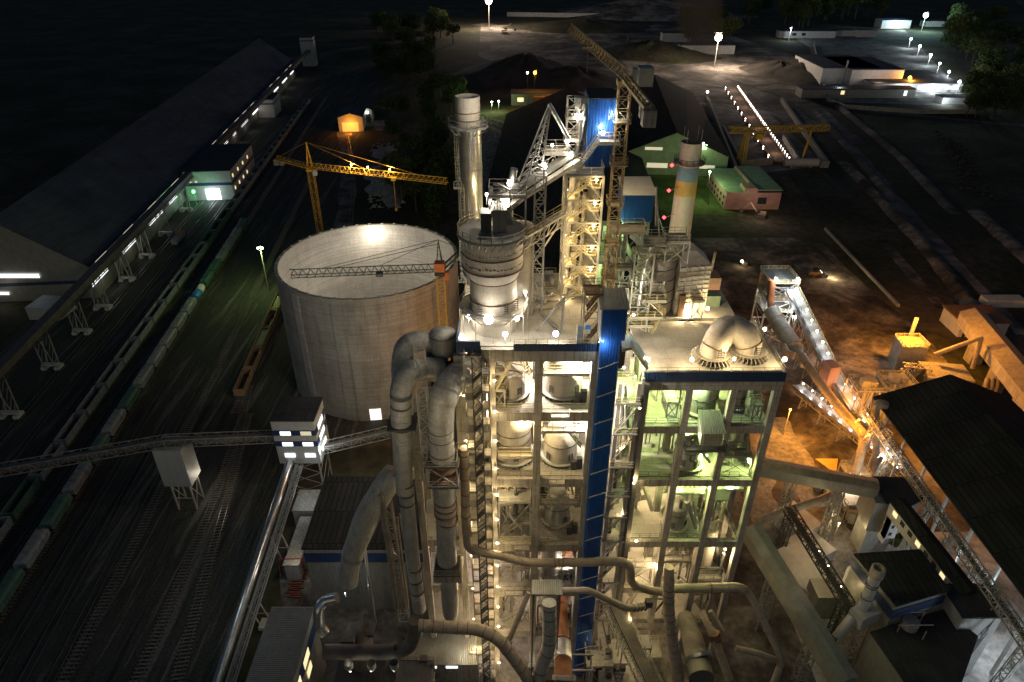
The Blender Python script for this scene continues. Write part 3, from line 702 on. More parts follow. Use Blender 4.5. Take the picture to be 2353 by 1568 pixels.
def hopper(name, label, group, c, mat, L=10.6, rz=None):
    t = thing(name, label, 'goods wagon', tuple(c), group); rz = math.atan2(.092, 1) if rz is None else rz
    def T(x, y, z): return (c[0]+x*math.cos(rz)-y*math.sin(rz), c[1]+x*math.sin(rz)+y*math.cos(rz), c[2]+z)
    b = MB(); prof = [(-1.1,1.2),(-1.55,2.2),(-1.55,3.7),(-1.15,4.15),(-.5,4.42),(.5,4.42),(1.15,4.15),(1.55,3.7),(1.55,2.2),(1.1,1.2)]; n = len(prof)
    ys = [-L/2,-L/2+1.2,L/2-1.2,L/2]; vs = []
    for i, y in enumerate(ys):
        for x, z in prof:
            if i in (0, 3): z = min(z, 3.9) if z > 2 else 2.4; x = x*.93
            vs.append(T(x, y, z))
    fs = [(i*n+k, i*n+(k+1) % n, (i+1)*n+(k+1) % n, (i+1)*n+k) for i in range(3) for k in range(n)]+[tuple(range(n)), tuple(range(3*n, 4*n))]
    b.add(vs, fs)
    for k in range(9):
        y = -L/2+1.2+(L-2.4)*k/8
        for s in (-1, 1): b.beam(T(s*1.6,y,2.0), T(s*1.6,y,3.7), .12)
    b.build('body', mat, t)
    h = MB()
    for k in range(4):
        y = -L/2+2+(L-4)*k/3; h.beam(T(0,y-.7,4.48), T(0,y+.7,4.48), 1.1, .16)
    h.beam(T(-.85,-L/2,4.5), T(-.85,L/2,4.5), .07); h.beam(T(.85,-L/2,4.5), T(.85,L/2,4.5), .07)
    h.build('hatch', M['steel'] if mat != M['wagon_green'] else mat, t)
    for s in (-1, 1):
        g = MB(); g.beam(T(0,s*L*.36-1.1,.75), T(0,s*L*.36+1.1,.75), 2.3, .5)
        for yy in (-.9, .9): g.tube([T(-.85,s*L*.36+yy,.5), T(.85,s*L*.36+yy,.5)], .45, 10)
        g.build('bogie', M['steel_dark'], t)
    return t
def wl(x0, y): return (lx(x0, y), y, .15)
g1 = [gondola('gondola_wagon', 'first empty open wagon', 'empty open wagons of the long goods train', wl(-127.2, 113), M['wagon_grey']),
      gondola('gondola_wagon', 'second empty open wagon', 'empty open wagons of the long goods train', wl(-127.2, 126.9), M['wagon_green'])]
names = []
for i in range(34):
    y = 113+13.9*i; col = 'greenish' if i in (1, 13, 14, 15) else 'grey'
    lab = f"{col} open wagon, {ordn(i+1)} from near end of the long train"
    if i == 0: g1[0]['label'] = lab
    elif i == 1: g1[1]['label'] = lab
    else:
        dup(g1[1] if col == 'greenish' else g1[0], wl(-127.2, y), lab)
hp0 = hopper('hopper_wagon', 'x', 'covered hopper wagons of the middle train', wl(-115.6, 98), M['wagon_grey'])
hp1 = hopper('hopper_wagon', 'x', 'covered hopper wagons of the middle train', wl(-115.6, 109.8), M['wagon_green'])
hl = ['green','green','grey','green','grey','green','grey','green','grey','grey','grey','grey','grey','blue','green','green','grey','grey','grey','green']
used0 = used1 = False
ys0 = 86.5
for i, c in enumerate(hl):
    y = ys0+11.75*i
    lab = f"{c} covered hopper wagon, {ordn(i+1)} from the near end of the middle train"
    if c == 'blue': continue
    src = hp1 if c == 'green' else hp0
    if src is hp1 and not used1: used1 = True; src.location = wl(-115.6, y); src['label'] = lab
    elif src is hp0 and not used0: used0 = True; src.location = wl(-115.6, y); src['label'] = lab
    else: dup(src, wl(-115.6, y), lab)
# tank wagon with bright blue barrel
y = ys0+11.75*13; c = wl(-115.6, y); tk = thing('tank_wagon', 'bright blue and white tank wagon standing between covered hopper wagons', 'tank wagon', c)
m = MB(); m.tube([(c[0]+.45, y-4.9, 2.9), (c[0]+.4, y-4.5, 2.9), (c[0]+.3, y, 2.9)], [1.1,1.5,1.5], 18); m.build('barrel', M['tank_blue'], tk)
m = MB(); m.tube([(c[0]+.3, y+.02, 2.9), (c[0]-.4, y+4.5, 2.9), (c[0]-.45, y+4.9, 2.9)], [1.5,1.5,1.1], 18); m.build('barrel_end', M['whitepaint'], tk)
m = MB(); m.beam((c[0]+.5,y-5.4,1.2), (c[0]-.5,y+5.4,1.2), 2.4, .3); m.build('underframe', M['steel_dark'], tk)
m = MB(); m.cyl((c[0], y, 4.3), .5, .5, 12); m.build('filler_dome', M['steel'], tk)
for i, (yy, ld) in enumerate([(178.5,None),(191.5,None),(204.5,M['load']),(217.5,None),(230.5,M['load'])]):
    x = -84.5-(yy-165)*.082
    lab = ["rusty open wagon nearest the camera in the short line by the silo","second rusty open wagon of the short line by the silo","third rusty open wagon of the short silo line, heaped with load","fourth rusty open wagon of the short line by the silo","farthest rusty open wagon of the short silo line, filled with gravel"][i]
    gondola('gondola_wagon', lab, 'brown open wagons beside the silo', (x, yy, .15), M['wagon_brown'], ld, L=12.0, rz=.082)
# a dark shunting locomotive in the sidings
c = G(412,556); lo = thing('shunting_locomotive', 'small dark locomotive parked alone in the sidings left of the long train', 'locomotive', tuple(c))
def LT(x, y, z): return (c[0]+x-.092*y, c[1]+y, z)
m = MB(); m.beam(LT(0,-6,2.2), LT(0,6,2.2), 2.6, 1.9); m.build('body', M['wagon_grey'], lo)
m = MB(); m.beam(LT(0,1.5,2.9), LT(0,4.2,2.9), 2.9, 2.6); m.build('cab', M['wagon_brown'], lo)
m = MB(); m.beam(LT(0,-6.4,1.1), LT(0,6.4,1.1), 2.8, .35)
for yy in (-4.4,-3,3,4.4): m.tube([LT(-.85,yy,.5), LT(.85,yy,.5)], .48, 10)
m.build('bogie', M['steel_dark'], lo)

# yard floodlight mast with greenish light
q = G(618,668); fm = thing('floodlight_mast', 'tall yard floodlight mast with greenish light standing in the grass left of the silo', 'light mast', tuple(q))
m = MB(); m.tube([q, q+Vector((0,0,18))], [.32,.18], 10); m.build('pole', M['steel_w'], fm)
for a, b in ((-.9,0),(.9,0),(0,.7)):
    lamp(fm, (q.x+a, q.y+b, 18.6), 0, 'lime', r=.45, arm=(0,0,.6))
plight((q.x+.3, q.y-1.5, 18.2), 8000, 'lime', fm, r=.6)
# two lit sheds by the far track
def gshed(name, label, c, sx, sy, h, rh, rz, wall, roof, lit=None, cat='shed', door=True):
    t = thing(name, label, cat, tuple(c)); ca, sa = math.cos(rz), math.sin(rz)
    def T(x, y, z): return (c[0]+x*ca-y*sa, c[1]+x*sa+y*ca, c[2]+z)
    a, b = sx/2, sy/2
    m = MB(); m.add([T(-a,-b,0),T(a,-b,0),T(a,-b,h),T(0,-b,h+rh),T(-a,-b,h)], [(0,1,2,3,4)]); m.add([T(-a,b,0),T(a,b,0),T(a,b,h),T(0,b,h+rh),T(-a,b,h)], [(4,3,2,1,0)])
    for s in (-1, 1): m.add([T(s*a,-b,0),T(s*a,b,0),T(s*a,b,h),T(s*a,-b,h)], [(0,1,2,3)])
    m.build('wall', wall, t); e = .5
    m = MB()
    for s in (-1, 1):
        m.add([T(s*(a+e),-b-e,h-.25),T(s*(a+e),b+e,h-.25),T(0,b+e,h+rh+.1),T(0,-b-e,h+rh+.1)], [(0,1,2,3)])
        m.add([T(s*(a+e),-b-e,h-.05),T(s*(a+e),b+e,h-.05),T(0,b+e,h+rh+.3),T(0,-b-e,h+rh+.3)], [(3,2,1,0)])
        m.add([T(s*(a+e),-b-e,h-.25),T(0,-b-e,h+rh+.1),T(0,-b-e,h+rh+.3),T(s*(a+e),-b-e,h-.05)], [(0,1,2,3)])
    m.build('roof', roof, t)
    if door:
        m = MB(); m.add([T(-a*.7,-b-.08,0),T(a*.6,-b-.08,0),T(a*.6,-b-.08,h*.65),T(-a*.7,-b-.08,h*.65)], [(0,1,2,3)]); m.build('doorway', lit or M['glass_dark'], t)
    return t, T
t, T = gshed('rail_shed', 'pale gabled rail shed glowing orange inside its open doorway', G(812,292), 17, 26, 10, 2.5, .1, M['whitesheet'], M['roofdark'], emit('orange_lit_interior', (1.0,.34,.08), 1.3))
plight(T(0,-19,5), 5000, 'sodium', t, r=2)
t, T = gshed('control_cabin', 'narrow dark cabin with a white lamp beside the orange lit shed', G(848,276), 7, 14, 9, 1, .1, M['greysheet'], M['roofdark'])
lamp(t, T(0,-9,7.5), 5000, 'white', r=.9)
# level crossing deck in front of the sheds
sheet('level_crossing', gp((858,278),(925,276),(918,305),(860,300)), .30, GY)
# ---------------------------------------------------------------- background: dark halls, chimney, loading yard, green block, village
def bighall(name, label, ea0, ea1, wdt, ze, zr, side, wall='greenwall', roof='roofblack'):
    ea0, ea1 = Vector(ea0), Vector(ea1); d = (ea1-ea0).normalized(); n = Vector((d.y, -d.x, 0))*side
    t = thing(name, label, 'warehouse', (ea0.x, ea0.y, 0)); L = (ea1-ea0).length
    def T(s, w_, z): q = ea0+d*s+n*w_; return (q.x, q.y, z)
    m = MB()
    for w_ in (0, wdt): m.add([T(0,w_,0),T(L,w_,0),T(L,w_,ze),T(0,w_,ze)], [(0,1,2,3)])
    for s in (0, L): m.add([T(s,0,0),T(s,0,ze),T(s,wdt/2,zr),T(s,wdt,ze),T(s,wdt,0)], [(0,1,2,3,4)])
    m.build('wall', M[wall], t); m = MB()
    for w_ in (-1, wdt+1):
        m.add([T(-1,w_,ze-.3),T(L+1,w_,ze-.3),T(L+1,wdt/2,zr+.2),T(-1,wdt/2,zr+.2)], [(0,1,2,3)])
        m.add([T(-1,w_,ze-.7),T(L+1,w_,ze-.7),T(L+1,wdt/2,zr-.2),T(-1,wdt/2,zr-.2)], [(3,2,1,0)])
        m.add([T(-1,w_,ze-.7),T(-1,wdt/2,zr-.2),T(-1,wdt/2,zr+.2),T(-1,w_,ze-.3)], [(0,1,2,3)])
    m.build('roof', M[roof], t); return t, T
hA, TA = bighall('material_hall', 'wide black-roofed hall directly behind the lattice conveyor and silver chimney', (-23.5,160,0), (-3,500,0), 84, 10, 28, 1)
hB, TB = bighall('material_hall', 'black-roofed hall with green lit gable behind the banded concrete chimney', (63,396,0), (80,565,0), 62, 12, 25, 1)
def winrow(t, T, items, mat=None):
    for w0, w1, z0, z1, mm in items:
        m = MB(); m.add([T(-.12,w0,z0),T(-.12,w1,z0),T(-.12,w1,z1),T(-.12,w0,z1)], [(0,1,2,3)]); m.build('window', M[mm], t)
winrow(hB, TB, [(14,24,14.5,16.2,'win_dim'),(43,49,15.5,18.5,'win_g'),(5,13,5,6.5,'win_w'),(16,28,4.2,7,'win_dim'),(44,55,4.5,6.5,'win_dim')])
lamp(hB, TB(-1.5,46,19), 1600, 'green', r=1.0, off=(0,-3,-1))
plight(TB(-16,10,10), 700, 'green', hB, r=2)
# lamps on the roofline of the front of hall A : lower pale lean-to
t, T = gshed('lean_to_roof', 'small pale corrugated roof glimpsed behind the lattice column on the left tower', (18,158,22), 12, 8, 3, 2, 0, M['whitesheet'], M['bluepale'], door=False, cat='lean-to')
# concrete chimney with bands
cb = V(1556,575,150); cx = X_at(1556,575,150)
ch = thing('banded_chimney', 'tall pale concrete chimney with faded blue and yellow bands and red lamps', 'chimney', (cx,150,0))
def rad(z): return 3.15-.85*z/88
def sec(z0, z1, mat, name): m = MB(); m.lathe((cx,150,0), [(rad(z0),z0),(rad(z1),z1)], 40); return m.build(name, mat, ch)
sec(0, 74.8, M['white'], 'shaft'); sec(74.8, 78.2, M['band_yel'], 'yellow_band'); sec(78.2, 81.4, M['band_blue'], 'blue_band'); sec(81.4, 86.6, M['white'], 'top_section')
m = MB(); m.lathe((cx,150,0), [(rad(85),86.6),(rad(85)-.35,86.6),(rad(85)-.35,82),(0.02,81.5)], 40); m.build('soot_black_mouth', M['lag_dark'], ch)
m = MB(); m.lathe((cx,150,0), [(rad(82),81.9),(rad(77)+1.0,81.9),(rad(77)+1.0,82.1),(rad(82),82.1)], 32); m.build('gallery', M['steel'], ch)
m = MB(); 
P = [(cx+(rad(77)+1.0)*math.cos(a), 150+(rad(77)+1.0)*math.sin(a), 82.1) for a in [2*PI*k/16 for k in range(16)]]; m.rail(P, close=True, w=.08); m.build('railing', M['steel_dark'], ch)
m = MB()
for k in range(4):
    a = .8+k*1.57; m.beam((cx+2.2*math.cos(a),150+2.2*math.sin(a),85.5), (cx+2.2*math.cos(a),150+2.2*math.sin(a),89.6), .08)
m.build('lightning_rod', M['steel'], ch)
for x, y in ((1544,380),(1537,438),(1526,500)):
    q = V(x, y, 146.9); mm = MB(); mm.beam(q, (cx, 150, q.z), .1); h = mm.build('warning_lamp', M['steel'], ch)
    g = MB(); g.lathe(q, [(0.01,-.45),(.45,0),(0.01,.45)], 8); g.build('bulb', M['e_red'], h); plight(q+Vector((-1.2,-1.5,0)), 40, 'red', ch, r=.4)
# silver chimney on the left tower -> built with the tower
plight((cx-8,140,70), 1600, 'warm', ch, r=1); plight((cx-3,139,88), 500, 'warm', ch, r=1)
sm = bpy.data.materials.new('thin_smoke'); sm.use_nodes = True; n_ = sm.node_tree.nodes; n_.remove(n_['Principled BSDF']); v_ = n_.new('ShaderNodeVolumePrincipled'); v_.inputs['Density'].default_value = .035; v_.inputs['Color'].default_value = (.35,.33,.32,1); sm.node_tree.links.new(v_.outputs[0], n_['Material Output'].inputs['Volume'])
m = MB(); m.tube([(cx,150,86.8),(cx+.6,151,92),(cx+1.5,154,99),(cx+1,158,107),(cx-.5,162,116)], [1.6,2.3,3.4,4.6,5.6], 20); o = struct('smoke', m, sm, 'stuff')
# yellow gantry crane over the loading yard
ga = thing('gantry_crane', 'yellow lattice gantry crane spanning the lit loading yard', 'gantry crane', tuple(G(1705,383)))
gL, gR = G(1708,383), G(1842,372); zg = 22
eL = V(1676,299,409); eR = V(1900,305,415); eL.z = eR.z = zg
m = MB(); m.truss(eL, eR, 3.0, 3.2, n=22, r=.4, rr=.22); m.build('girder', M['craney'], ga)
for g in (gL, gR):
    for sy in (-6, 6):
        m = MB(); 
        if g is gL: m.truss((g.x-2,g.y+sy,0), (g.x-1,g.y+sy*.2,zg-1.6), 1.6, n=9, r=.3, rr=.18)
        else: m.beam((g.x+sy*.5,g.y+sy,0), (g.x+2,g.y,zg-1.6), .9)
        m.build('leg', M['craney'], ga)
m = MB(); m.obox((gL.x+6,gL.y,zg-5.5), 4, 3.5, 3.4); m.build('cab', M['craney'], ga)
# retaining walls of the bays
for i, (a, b, lab) in enumerate([((1622,228),(1690,398),'long pale retaining wall on the left edge of the gantry yard'),((1660,300),(1702,384),'shorter pale retaining wall beside the left gantry leg'),((1795,235),(1895,380),'long retaining wall on the right edge of the gantry yard'),((1800,322),(1832,376),'short pale wall inside the gantry yard near the right leg'),((1700,385),(1772,378),'low dark wall closing the near end of the gantry yard')]):
    p, q = G(*a), G(*b); m = MB(); m.beam(p+Vector((0,0,2)), q+Vector((0,0,2)), 1.6, 4); single('retaining_wall', m, M['concrete'], lab, 'wall', 'retaining walls of the gantry yard')
# belt with a string of lamps
p, q = G(1678,205), G(1792,378)
bc = thing('lamp_lined_belt', 'ground belt conveyor edged by a string of white lamps through the gantry yard', 'conveyor', tuple(q))
m = MB(); m.beam(p+Vector((0,0,1.5)), q+Vector((0,0,1.5)), 7, 1.2); m.build('belt', M['rust'], bc)
m = MB(); m.beam(p+Vector((-4.6,0,1.6)), q+Vector((-4.6,0,1.6)), 1.2, 1.6); m.beam(p+Vector((4.6,0,1.6)), q+Vector((4.6,0,1.6)), 1.2, 1.6); m.build('side_walkway', M['rust'], bc)
for i in range(34):
    c = p.lerp(q, (i+.5)/34)+Vector((5.8,0,3.2)); m = MB(); m.lathe(c, [(0.01,-.5),(.42,0),(0.01,.5)], 6); m.beam(c, c+Vector((0,0,-2)), .12); m.build('lamp', M['e_pink'], bc)
for i in range(12):
    c = p.lerp(q, (i+.5)/12)+Vector((-5.8,0,3.2)); m = MB(); m.lathe(c, [(0.01,-.4),(.45,0),(0.01,.4)], 8); m.beam(c, c+Vector((0,0,-2)), .12); m.build('lamp', M['e_pink'], bc)
for i in range(7):
    c = p.lerp(q, (i+.5)/7); plight(c+Vector((0,0,6)), 900, 'pink', bc, r=2)
lamp(bc, G(1622,238)+Vector((0,0,9)), 6000, 'white', r=.9)
# green-lit flat-roofed block
gb = thing('flat_roofed_block', 'flat-roofed pinkish block whose side is washed in green light', 'building', (111,337,0))
m = MB(); m.box(110,138,337,376,0,9); m.build('wall', M['brick'], gb)
m = MB(); m.box(109.7,124.5,336.7,376,9.003,9.4); m.box(125.5,138.3,336.7,376.3,10.2,10.6); m.build('roof', M['greenwall'], gb)
m = MB(); m.box(124.5,125.5,336.7,376.3,9.003,11); m.box(119,125,336.4,346,9.4,11.5); m.build('parapet', M['brick'], gb)
for i in range(6):
    m = MB(); y = 340+i*5.6; m.box(109.9,109.98,y,y+2,4.6,6.2); m.box(109.9,109.98,y,y+2,1.2,2.8); m.build('window', M['glass_dark'], gb)
m = MB(); m.box(126.5,131,336.85,336.95,3,6.5); m.build('door', M['glass_dark'], gb)
q = G(1607,440); lm = thing('lamp_post', 'tall lamp post flooding the lawn with green light behind the banded chimney', 'lamp post', tuple(G(1628,470)))
q = G(1628,470); m = MB(); m.tube([q, q+Vector((-2,0,17))], [.3,.15], 8); m.build('pole', M['steel_dark'], lm); lamp(lm, q+Vector((-2,0,17.5)), 6500, 'green', r=.5, off=(0,-1,-.6))
plight((104,352,14), 3000, 'green', lm, r=2)
plight((122,322,9), 2200, 'pink', lm, r=2)
# tank beside the gantry yard
q = G(1838,384); tk2 = thing('fuel_tank', 'horizontal pale fuel tank lying below the gantry yard', 'tank', tuple(q)); m = MB(); m.tube([q+Vector((-10,0,3)), q+Vector((10,-1,3))], 2.4, 18); m.build('barrel', M['whitesheet'], tk2)
m = MB(); m.obox(q+Vector((-6,0,0)),1,4,2.2); m.obox(q+Vector((6,0,0)),1,4,2.2); m.obox(q+Vector((14,0,0)), 5, 4, 4); build_each(m, 'cradle', M['concrete'], tk2)
# great masts
def mast(px, py, h, power, kind, label, r=1.6, poler=.5, off=(0,-4,-1)):
    q = G(px, py); t = thing('floodlight_mast', label, 'light mast', tuple(q)); m = MB(); m.tube([q, q+Vector((0,0,h))], [poler, poler*.5], 8); m.build('pole', M['steel_w'], t)
    lamp(t, q+Vector((0,0,h+r)), 0, kind, r=r, arm=(0,0,r*1.5)); plight(q+Vector(off)+Vector((0,0,h+r)), power, kind, t, r=r); return t
mast(1124,66,30,260000,'mast','distant floodlight mast at the top of the quarry road, left of its mate', r=4.2, off=(0,-7,0))
mast(1641,156,25,210000,'mast','tall floodlight mast blazing over the rail curve beyond the gantry yard', r=3.4, off=(0,-6,0))
vill = [(1812,95,'cool','street lamp by the low white sheds, farthest left of the village lamps',2.6),(2087,112,'cool','street lamp at the far bend of the wooded village road',2.2),(2107,130,'cool','second street lamp from the far bend of the wooded village road',2.2),(2131,152,'cool','third street lamp from the far bend of the wooded village road',2.2),(2151,173,'cool','fourth street lamp from the far bend of the wooded village road',2.2),(2172,193,'cool','fifth street lamp from the far bend of the wooded village road',2.2),(2195,218,'cool','nearest street lamp on the wooded village road',2.2)]
for x, y, k, l, r in vill:
    q = G(x, y); t = thing('street_lamp', l, 'street lamp', tuple(q), 'street lamps of the village'); m = MB(); h = 10 if y > 100 else 14
    m.tube([q, q+Vector((0,0,h))], [.35,.22], 8); m.build('pole', M['whitepaint'], t); lamp(t, q+Vector((0,0,h+.6)), 12000, k, r=1.15, arm=(0,0,.8), off=(0,-1.8,-.6))
mast(2117,72,16,80000,'teal','fierce blue-white light in the dark village beyond the wood', r=3.4, off=(0,-5,0))
# village buildings
def block(name, label, px, py, sx, sy, h, wall, roof='rooffelt', rz=0.0, cat='building', wins=(), z=0):
    c = G(px, py); t = thing(name, label, cat, tuple(c)); m = MB(); m.obox((c.x, c.y+sy/2, 0), sx, sy, h, rz); m.build('wall', M[wall], t)
    r = MB(); r.obox((c.x, c.y+sy/2, h+.003), sx+.8, sy+.8, .5, rz); r.build('roof', M[roof], t)
    for (dx, z0, ww, hh, mm) in wins:
        k = MB(); k.box(c.x+dx, c.x+dx+ww, c.y-.15, c.y-.05, z0, z0+hh); k.build('window', M[mm], t)
    return t, c
t, c = block('factory_hall', 'large hall with pale end wall in the walled works across the tracks, left half', 1949,198,52,70,15,'white','roofdark')
m = MB(); m.tube([(c.x-6,c.y-1,0),(c.x-6,c.y-1,22)], .7, 10); m.build('flue', M['steel'], t)
t, c = block('factory_hall', 'large hall with pale end wall in the walled works, right half beside the orange lamp', 2008,202,46,66,15,'white','roofdark')
lamp(t, (c.x+28,c.y-3,9), 20000, 'sodium', r=1.5, off=(0,-3,0)); plight((c.x-4,c.y-16,10), 4000, 'pink', t, r=3)
t, c = block('workshop', 'wide dark-roofed workshop with lit glazed front near the street lamps', 2105,212,78,60,7,'white','rooffelt', wins=[(0,2.5,20,2.5,'win_w'),(24,2.5,12,2.5,'win_w'),(-26,2.5,14,1.8,'win_dim')])
plight((c.x+12,c.y-6,5), 9000, 'cool', t, r=3); plight((c.x-12,c.y-6,5), 9000, 'cool', t, r=3)
t, c = block('low_range', 'low dark range of stores with two lit windows inside the works wall', 1970,226,95,14,7,'greysheet','rooffelt', wins=[(-15,3,3,3,'win_y'),(38,2,2.5,4,'win_w')])
plight(G(1925,222)+Vector((0,0,7)), 9000, 'cool', t, r=2)
t, c = block('gatehouse', 'small lit gatehouse at the right end of the works wall', 2200,240,26,12,5,'white','roofdark'); plight((c.x-14,c.y-6,5), 6000, 'cool', t, r=2)
t, c = block('low_shed', 'long low white shed by the leftmost village lamp', 1855,88,70,16,8,'white','rooffelt', wins=[(-20,3,5,3,'glass_dark'),(-8,3,5,3,'glass_dark')])
t, c = block('low_shed', 'low white shed right of the long one beyond the works', 1925,84,60,14,7,'white','rooffelt')
t, c = block('small_house', 'small pale house among the trees above the works', 1990,86,24,16,8,'white','roofdark')
t, c = block('blue_canopy', 'bright blue roofed building lit white in the far village', 2057,66,40,22,10,'white','bluepale'); plight((c.x,c.y-14,9), 30000, 'cool', t, r=3)
t, c = block('village_house', 'faint house beside the fierce blue-white light', 2150,62,30,16,7,'white','roofdark')
t, c = block('site_hut', 'pinkish shed beside the blazing mast over the rail curve', 1625,125,60,16,9,'white','roofdark')
t, c = block('site_hut', 'small white hut on the lit quarry flat left of the mast', 1553,97,34,14,10,'white','rooffelt')
t, c = block('site_hut', 'low dark building with two warm windows behind the black-roofed hall', 1240,243,46,16,9,'greysheet','rooffelt', wins=[(-18,3,5,3.2,'win_y'),(6,3,6,3.2,'win_y')])
lamp(t, (c.x-4,c.y+6,24), 14000, 'sodium', r=1.6, arm=(0,0,12), off=(3,-3,0)); lamp(t, (c.x-10,c.y+6,24), 4000, 'white', r=.9, arm=(0,0,12))
for i,(x,y) in enumerate([(1100,252),(1130,248),(1146,246)]):
    q = G(x,y+10); t = thing('yard_lamp', ['leftmost','middle','rightmost'][i]+' of three small green-white lamps behind the silver chimney', 'lamp', tuple(q), 'green-white lamps behind the silver chimney'); m = MB(); m.beam(q, q+Vector((0,0,7)), .25); m.build('pole', M['steel'], t); lamp(t, q+Vector((0,0,7.6)), 3500, 'green', r=.85, off=(0,-1.5,-.5))
t, c = block('sand_shed', 'long low shed glowing orange behind the black-roofed hall', 1310,246,60,20,7,'rust','rust'); plight((c.x,c.y-12,11), 12000, 'sodium', t, r=3)
# boundary wall of the works
W_ = [(1870,105),(1880,150),(1900,232),(1940,250),(2110,262),(2240,262)]
for i, (a, b) in enumerate(zip(W_, W_[1:])):
    p, q = G(*a), G(*b); m = MB(); m.beam(p+Vector((0,0,1.6)), q+Vector((0,0,1.6)), .6, 3.2)
    single('boundary_wall', m, M['concrete'], ['farthest left stretch of the pale wall round the works','left stretch of the pale wall round the works above its corner','corner stretch of the pale wall round the works','short angled stretch of the pale wall nearest the tracks','long near stretch of the pale wall round the works'][min(i,4)], 'wall', 'pale wall round the works')
p, q = G(1165,38), G(1430,42); m = MB(); m.beam(p+Vector((0,0,3)), q+Vector((0,0,3)), 1.5, 6); single('long_wall', m, M['white'], 'long pale wall crossing the far end of the quarry flat', 'wall')
# excavators and rig
def excavator(label, px, py, s=1.0, a=.5):
    q = G(px, py); t = thing('excavator', label, 'excavator', tuple(q)); ca, sa = math.cos(a), math.sin(a)
    def T(x, y, z): return Vector((q.x+(x*ca-y*sa)*s, q.y+(x*sa+y*ca)*s, z*s))
    m = MB(); m.beam(T(-2.2,-1.3,.6), T(2.2,-1.3,.6), .8, 1.1); m.beam(T(-2.2,1.3,.6), T(2.2,1.3,.6), .8, 1.1); m.build('track', M['steel_dark'], t)
    m = MB(); m.beam(T(-2.2,0,2), T(1.2,0,2), 2.8, 1.4); m.build('body', M['wagon_brown'], t)
    m = MB(); m.beam(T(.2,.9,3.1), T(1.6,.9,3.1), 1.2, 1.8); m.build('cab', M['glass_dark'], t)
    m = MB(); m.beam(T(1.2,0,2.2), T(4.6,0,6.2), .6, .7); m.beam(T(4.6,0,6.2), T(7.4,0,3.2), .5, .5); m.build('boom', M['wagon_brown'], t)
    m = MB(); m.prism([T(7,-.7,0)[:2],T(8.4,-.7,0)[:2],T(8.4,.7,0)[:2],T(7,.7,0)[:2]], 1.6*s, 3.0*s); m.build('bucket', M['steel_dark'], t)
    return t
excavator('dark excavator with raised boom on the quarry flat near the left mast', 1160,78, 1.9, .4)
excavator('dark excavator parked on the haul road right of the tower crane jib', 1437,108, 1.9, 1.2)
excavator('small pale excavator beside the pink block under the green lamps', 1745,500, 1.2, 2.9)
# trees
def leafcloud(rnd, blobs, n, s):
    m = MB()
    for _ in range(n):
        b = rnd.choice(blobs); u = rnd.gauss(0,1), rnd.gauss(0,1), rnd.gauss(0,1); l = math.sqrt(sum(x*x for x in u)) or 1
        rr = b[3]*rnd.uniform(.55,1.08); p = Vector((b[0]+u[0]/l*rr, b[1]+u[1]/l*rr, b[2]+u[2]/l*rr*b[4]))
        a = Vector((rnd.gauss(0,1), rnd.gauss(0,1), rnd.gauss(0,1))).normalized(); c = a.cross(Vector((rnd.gauss(0,1), rnd.gauss(0,1), rnd.gauss(0,1)))).normalized()
        k = s*rnd.uniform(.6,1.4); m.add([p-a*k, p+c*k*.6, p+a*k, p-c*k*.6], [(0,1,2,3)])
    return m
def make_tree(seed, h, wd, mat, label, group, tall=False):
    rnd = random.Random(seed); t = thing('poplar_tree' if tall else 'broadleaf_tree', label, 'tree', (0,0,0), group)
    m = MB(); m.tube([(0,0,0),(.2,0,h*.3),(0,.2,h*.7)], [h*.03,h*.02,h*.006], 7)
    for k in range(5):
        a = k*1.3; m.tube([(0,0,h*(.25+.08*k)),(math.cos(a)*wd*.3,math.sin(a)*wd*.3,h*(.45+.08*k))], [h*.01,h*.003], 5)
    m.build('trunk', M['bark'], t)
    bl = []
    for k in range(16 if tall else 13):
        if tall: z = h*(.15+.8*k/16); r = wd*.5*(1-abs(k/16-.35)*1.1)*rnd.uniform(.7,1); bl.append((rnd.uniform(-1,1)*wd*.15, rnd.uniform(-1,1)*wd*.15, z, max(r,.6), 1.2))
        else: a = rnd.uniform(0,6.28); d = wd*.36*math.sqrt(rnd.random()); bl.append((math.cos(a)*d, math.sin(a)*d, h*rnd.uniform(.4,.86), wd*rnd.uniform(.16,.28), .8))
    leafcloud(rnd, bl, 1700, h*.028).build('crown', mat, t)
    return t
GW = 'dark trees of the unlit wood left of the silver chimney'; LW = 'dark leafy tree in the unlit wood left of the silver chimney'
pro = [make_tree(1, 17, 14, M['leafA'], LW, GW), make_tree(2, 20, 13, M['leafB'], LW, GW), make_tree(3, 26, 9, M['leafA'], 'tall narrow dark tree rising in the wood left of the silver chimney', 'tall narrow trees of the unlit wood', True)]
first = [True]*3
def plant(k, p, s, label=None, group=None, rz=None):
    if first[k]: o = pro[k]; first[k] = False; o.location = p
    else:
        o = dup(pro[k], p)
    o.scale = (s,s,s*random.uniform(.9,1.1)); o.rotation_euler = (0,0,random.uniform(0,6.28))
    if label: o['label'] = label; o['group'] = group
    return o
rnd = random.Random(11)
cnt = 0
while cnt < 62:
    y = 330*math.exp(rnd.random()*1.15); px = rnd.uniform(905,1065)-(y-330)*.01
    g0 = Vector(((px-1176.5)/FPX*y/.97, y, 0))
    if px > 1040 and y < 420: continue
    plant(rnd.choice([0,0,1]), g0, rnd.uniform(.8,1.35)*(1+.0006*(y-330))); cnt += 1
for x, y in ((985,470),(1000,455),(1010,478),(975,440),(998,500),(962,420)): plant(2, G(x, y+20), rnd.uniform(.85,1.15))
def wood(n, x0, x1, y0, y1, label, group, seed, s=1.5):
    r = random.Random(seed)
    for _ in range(n): plant(r.choice([0,1]), G(r.uniform(x0,x1), r.uniform(y0,y1)), s*r.uniform(.7,1.3), label, group)
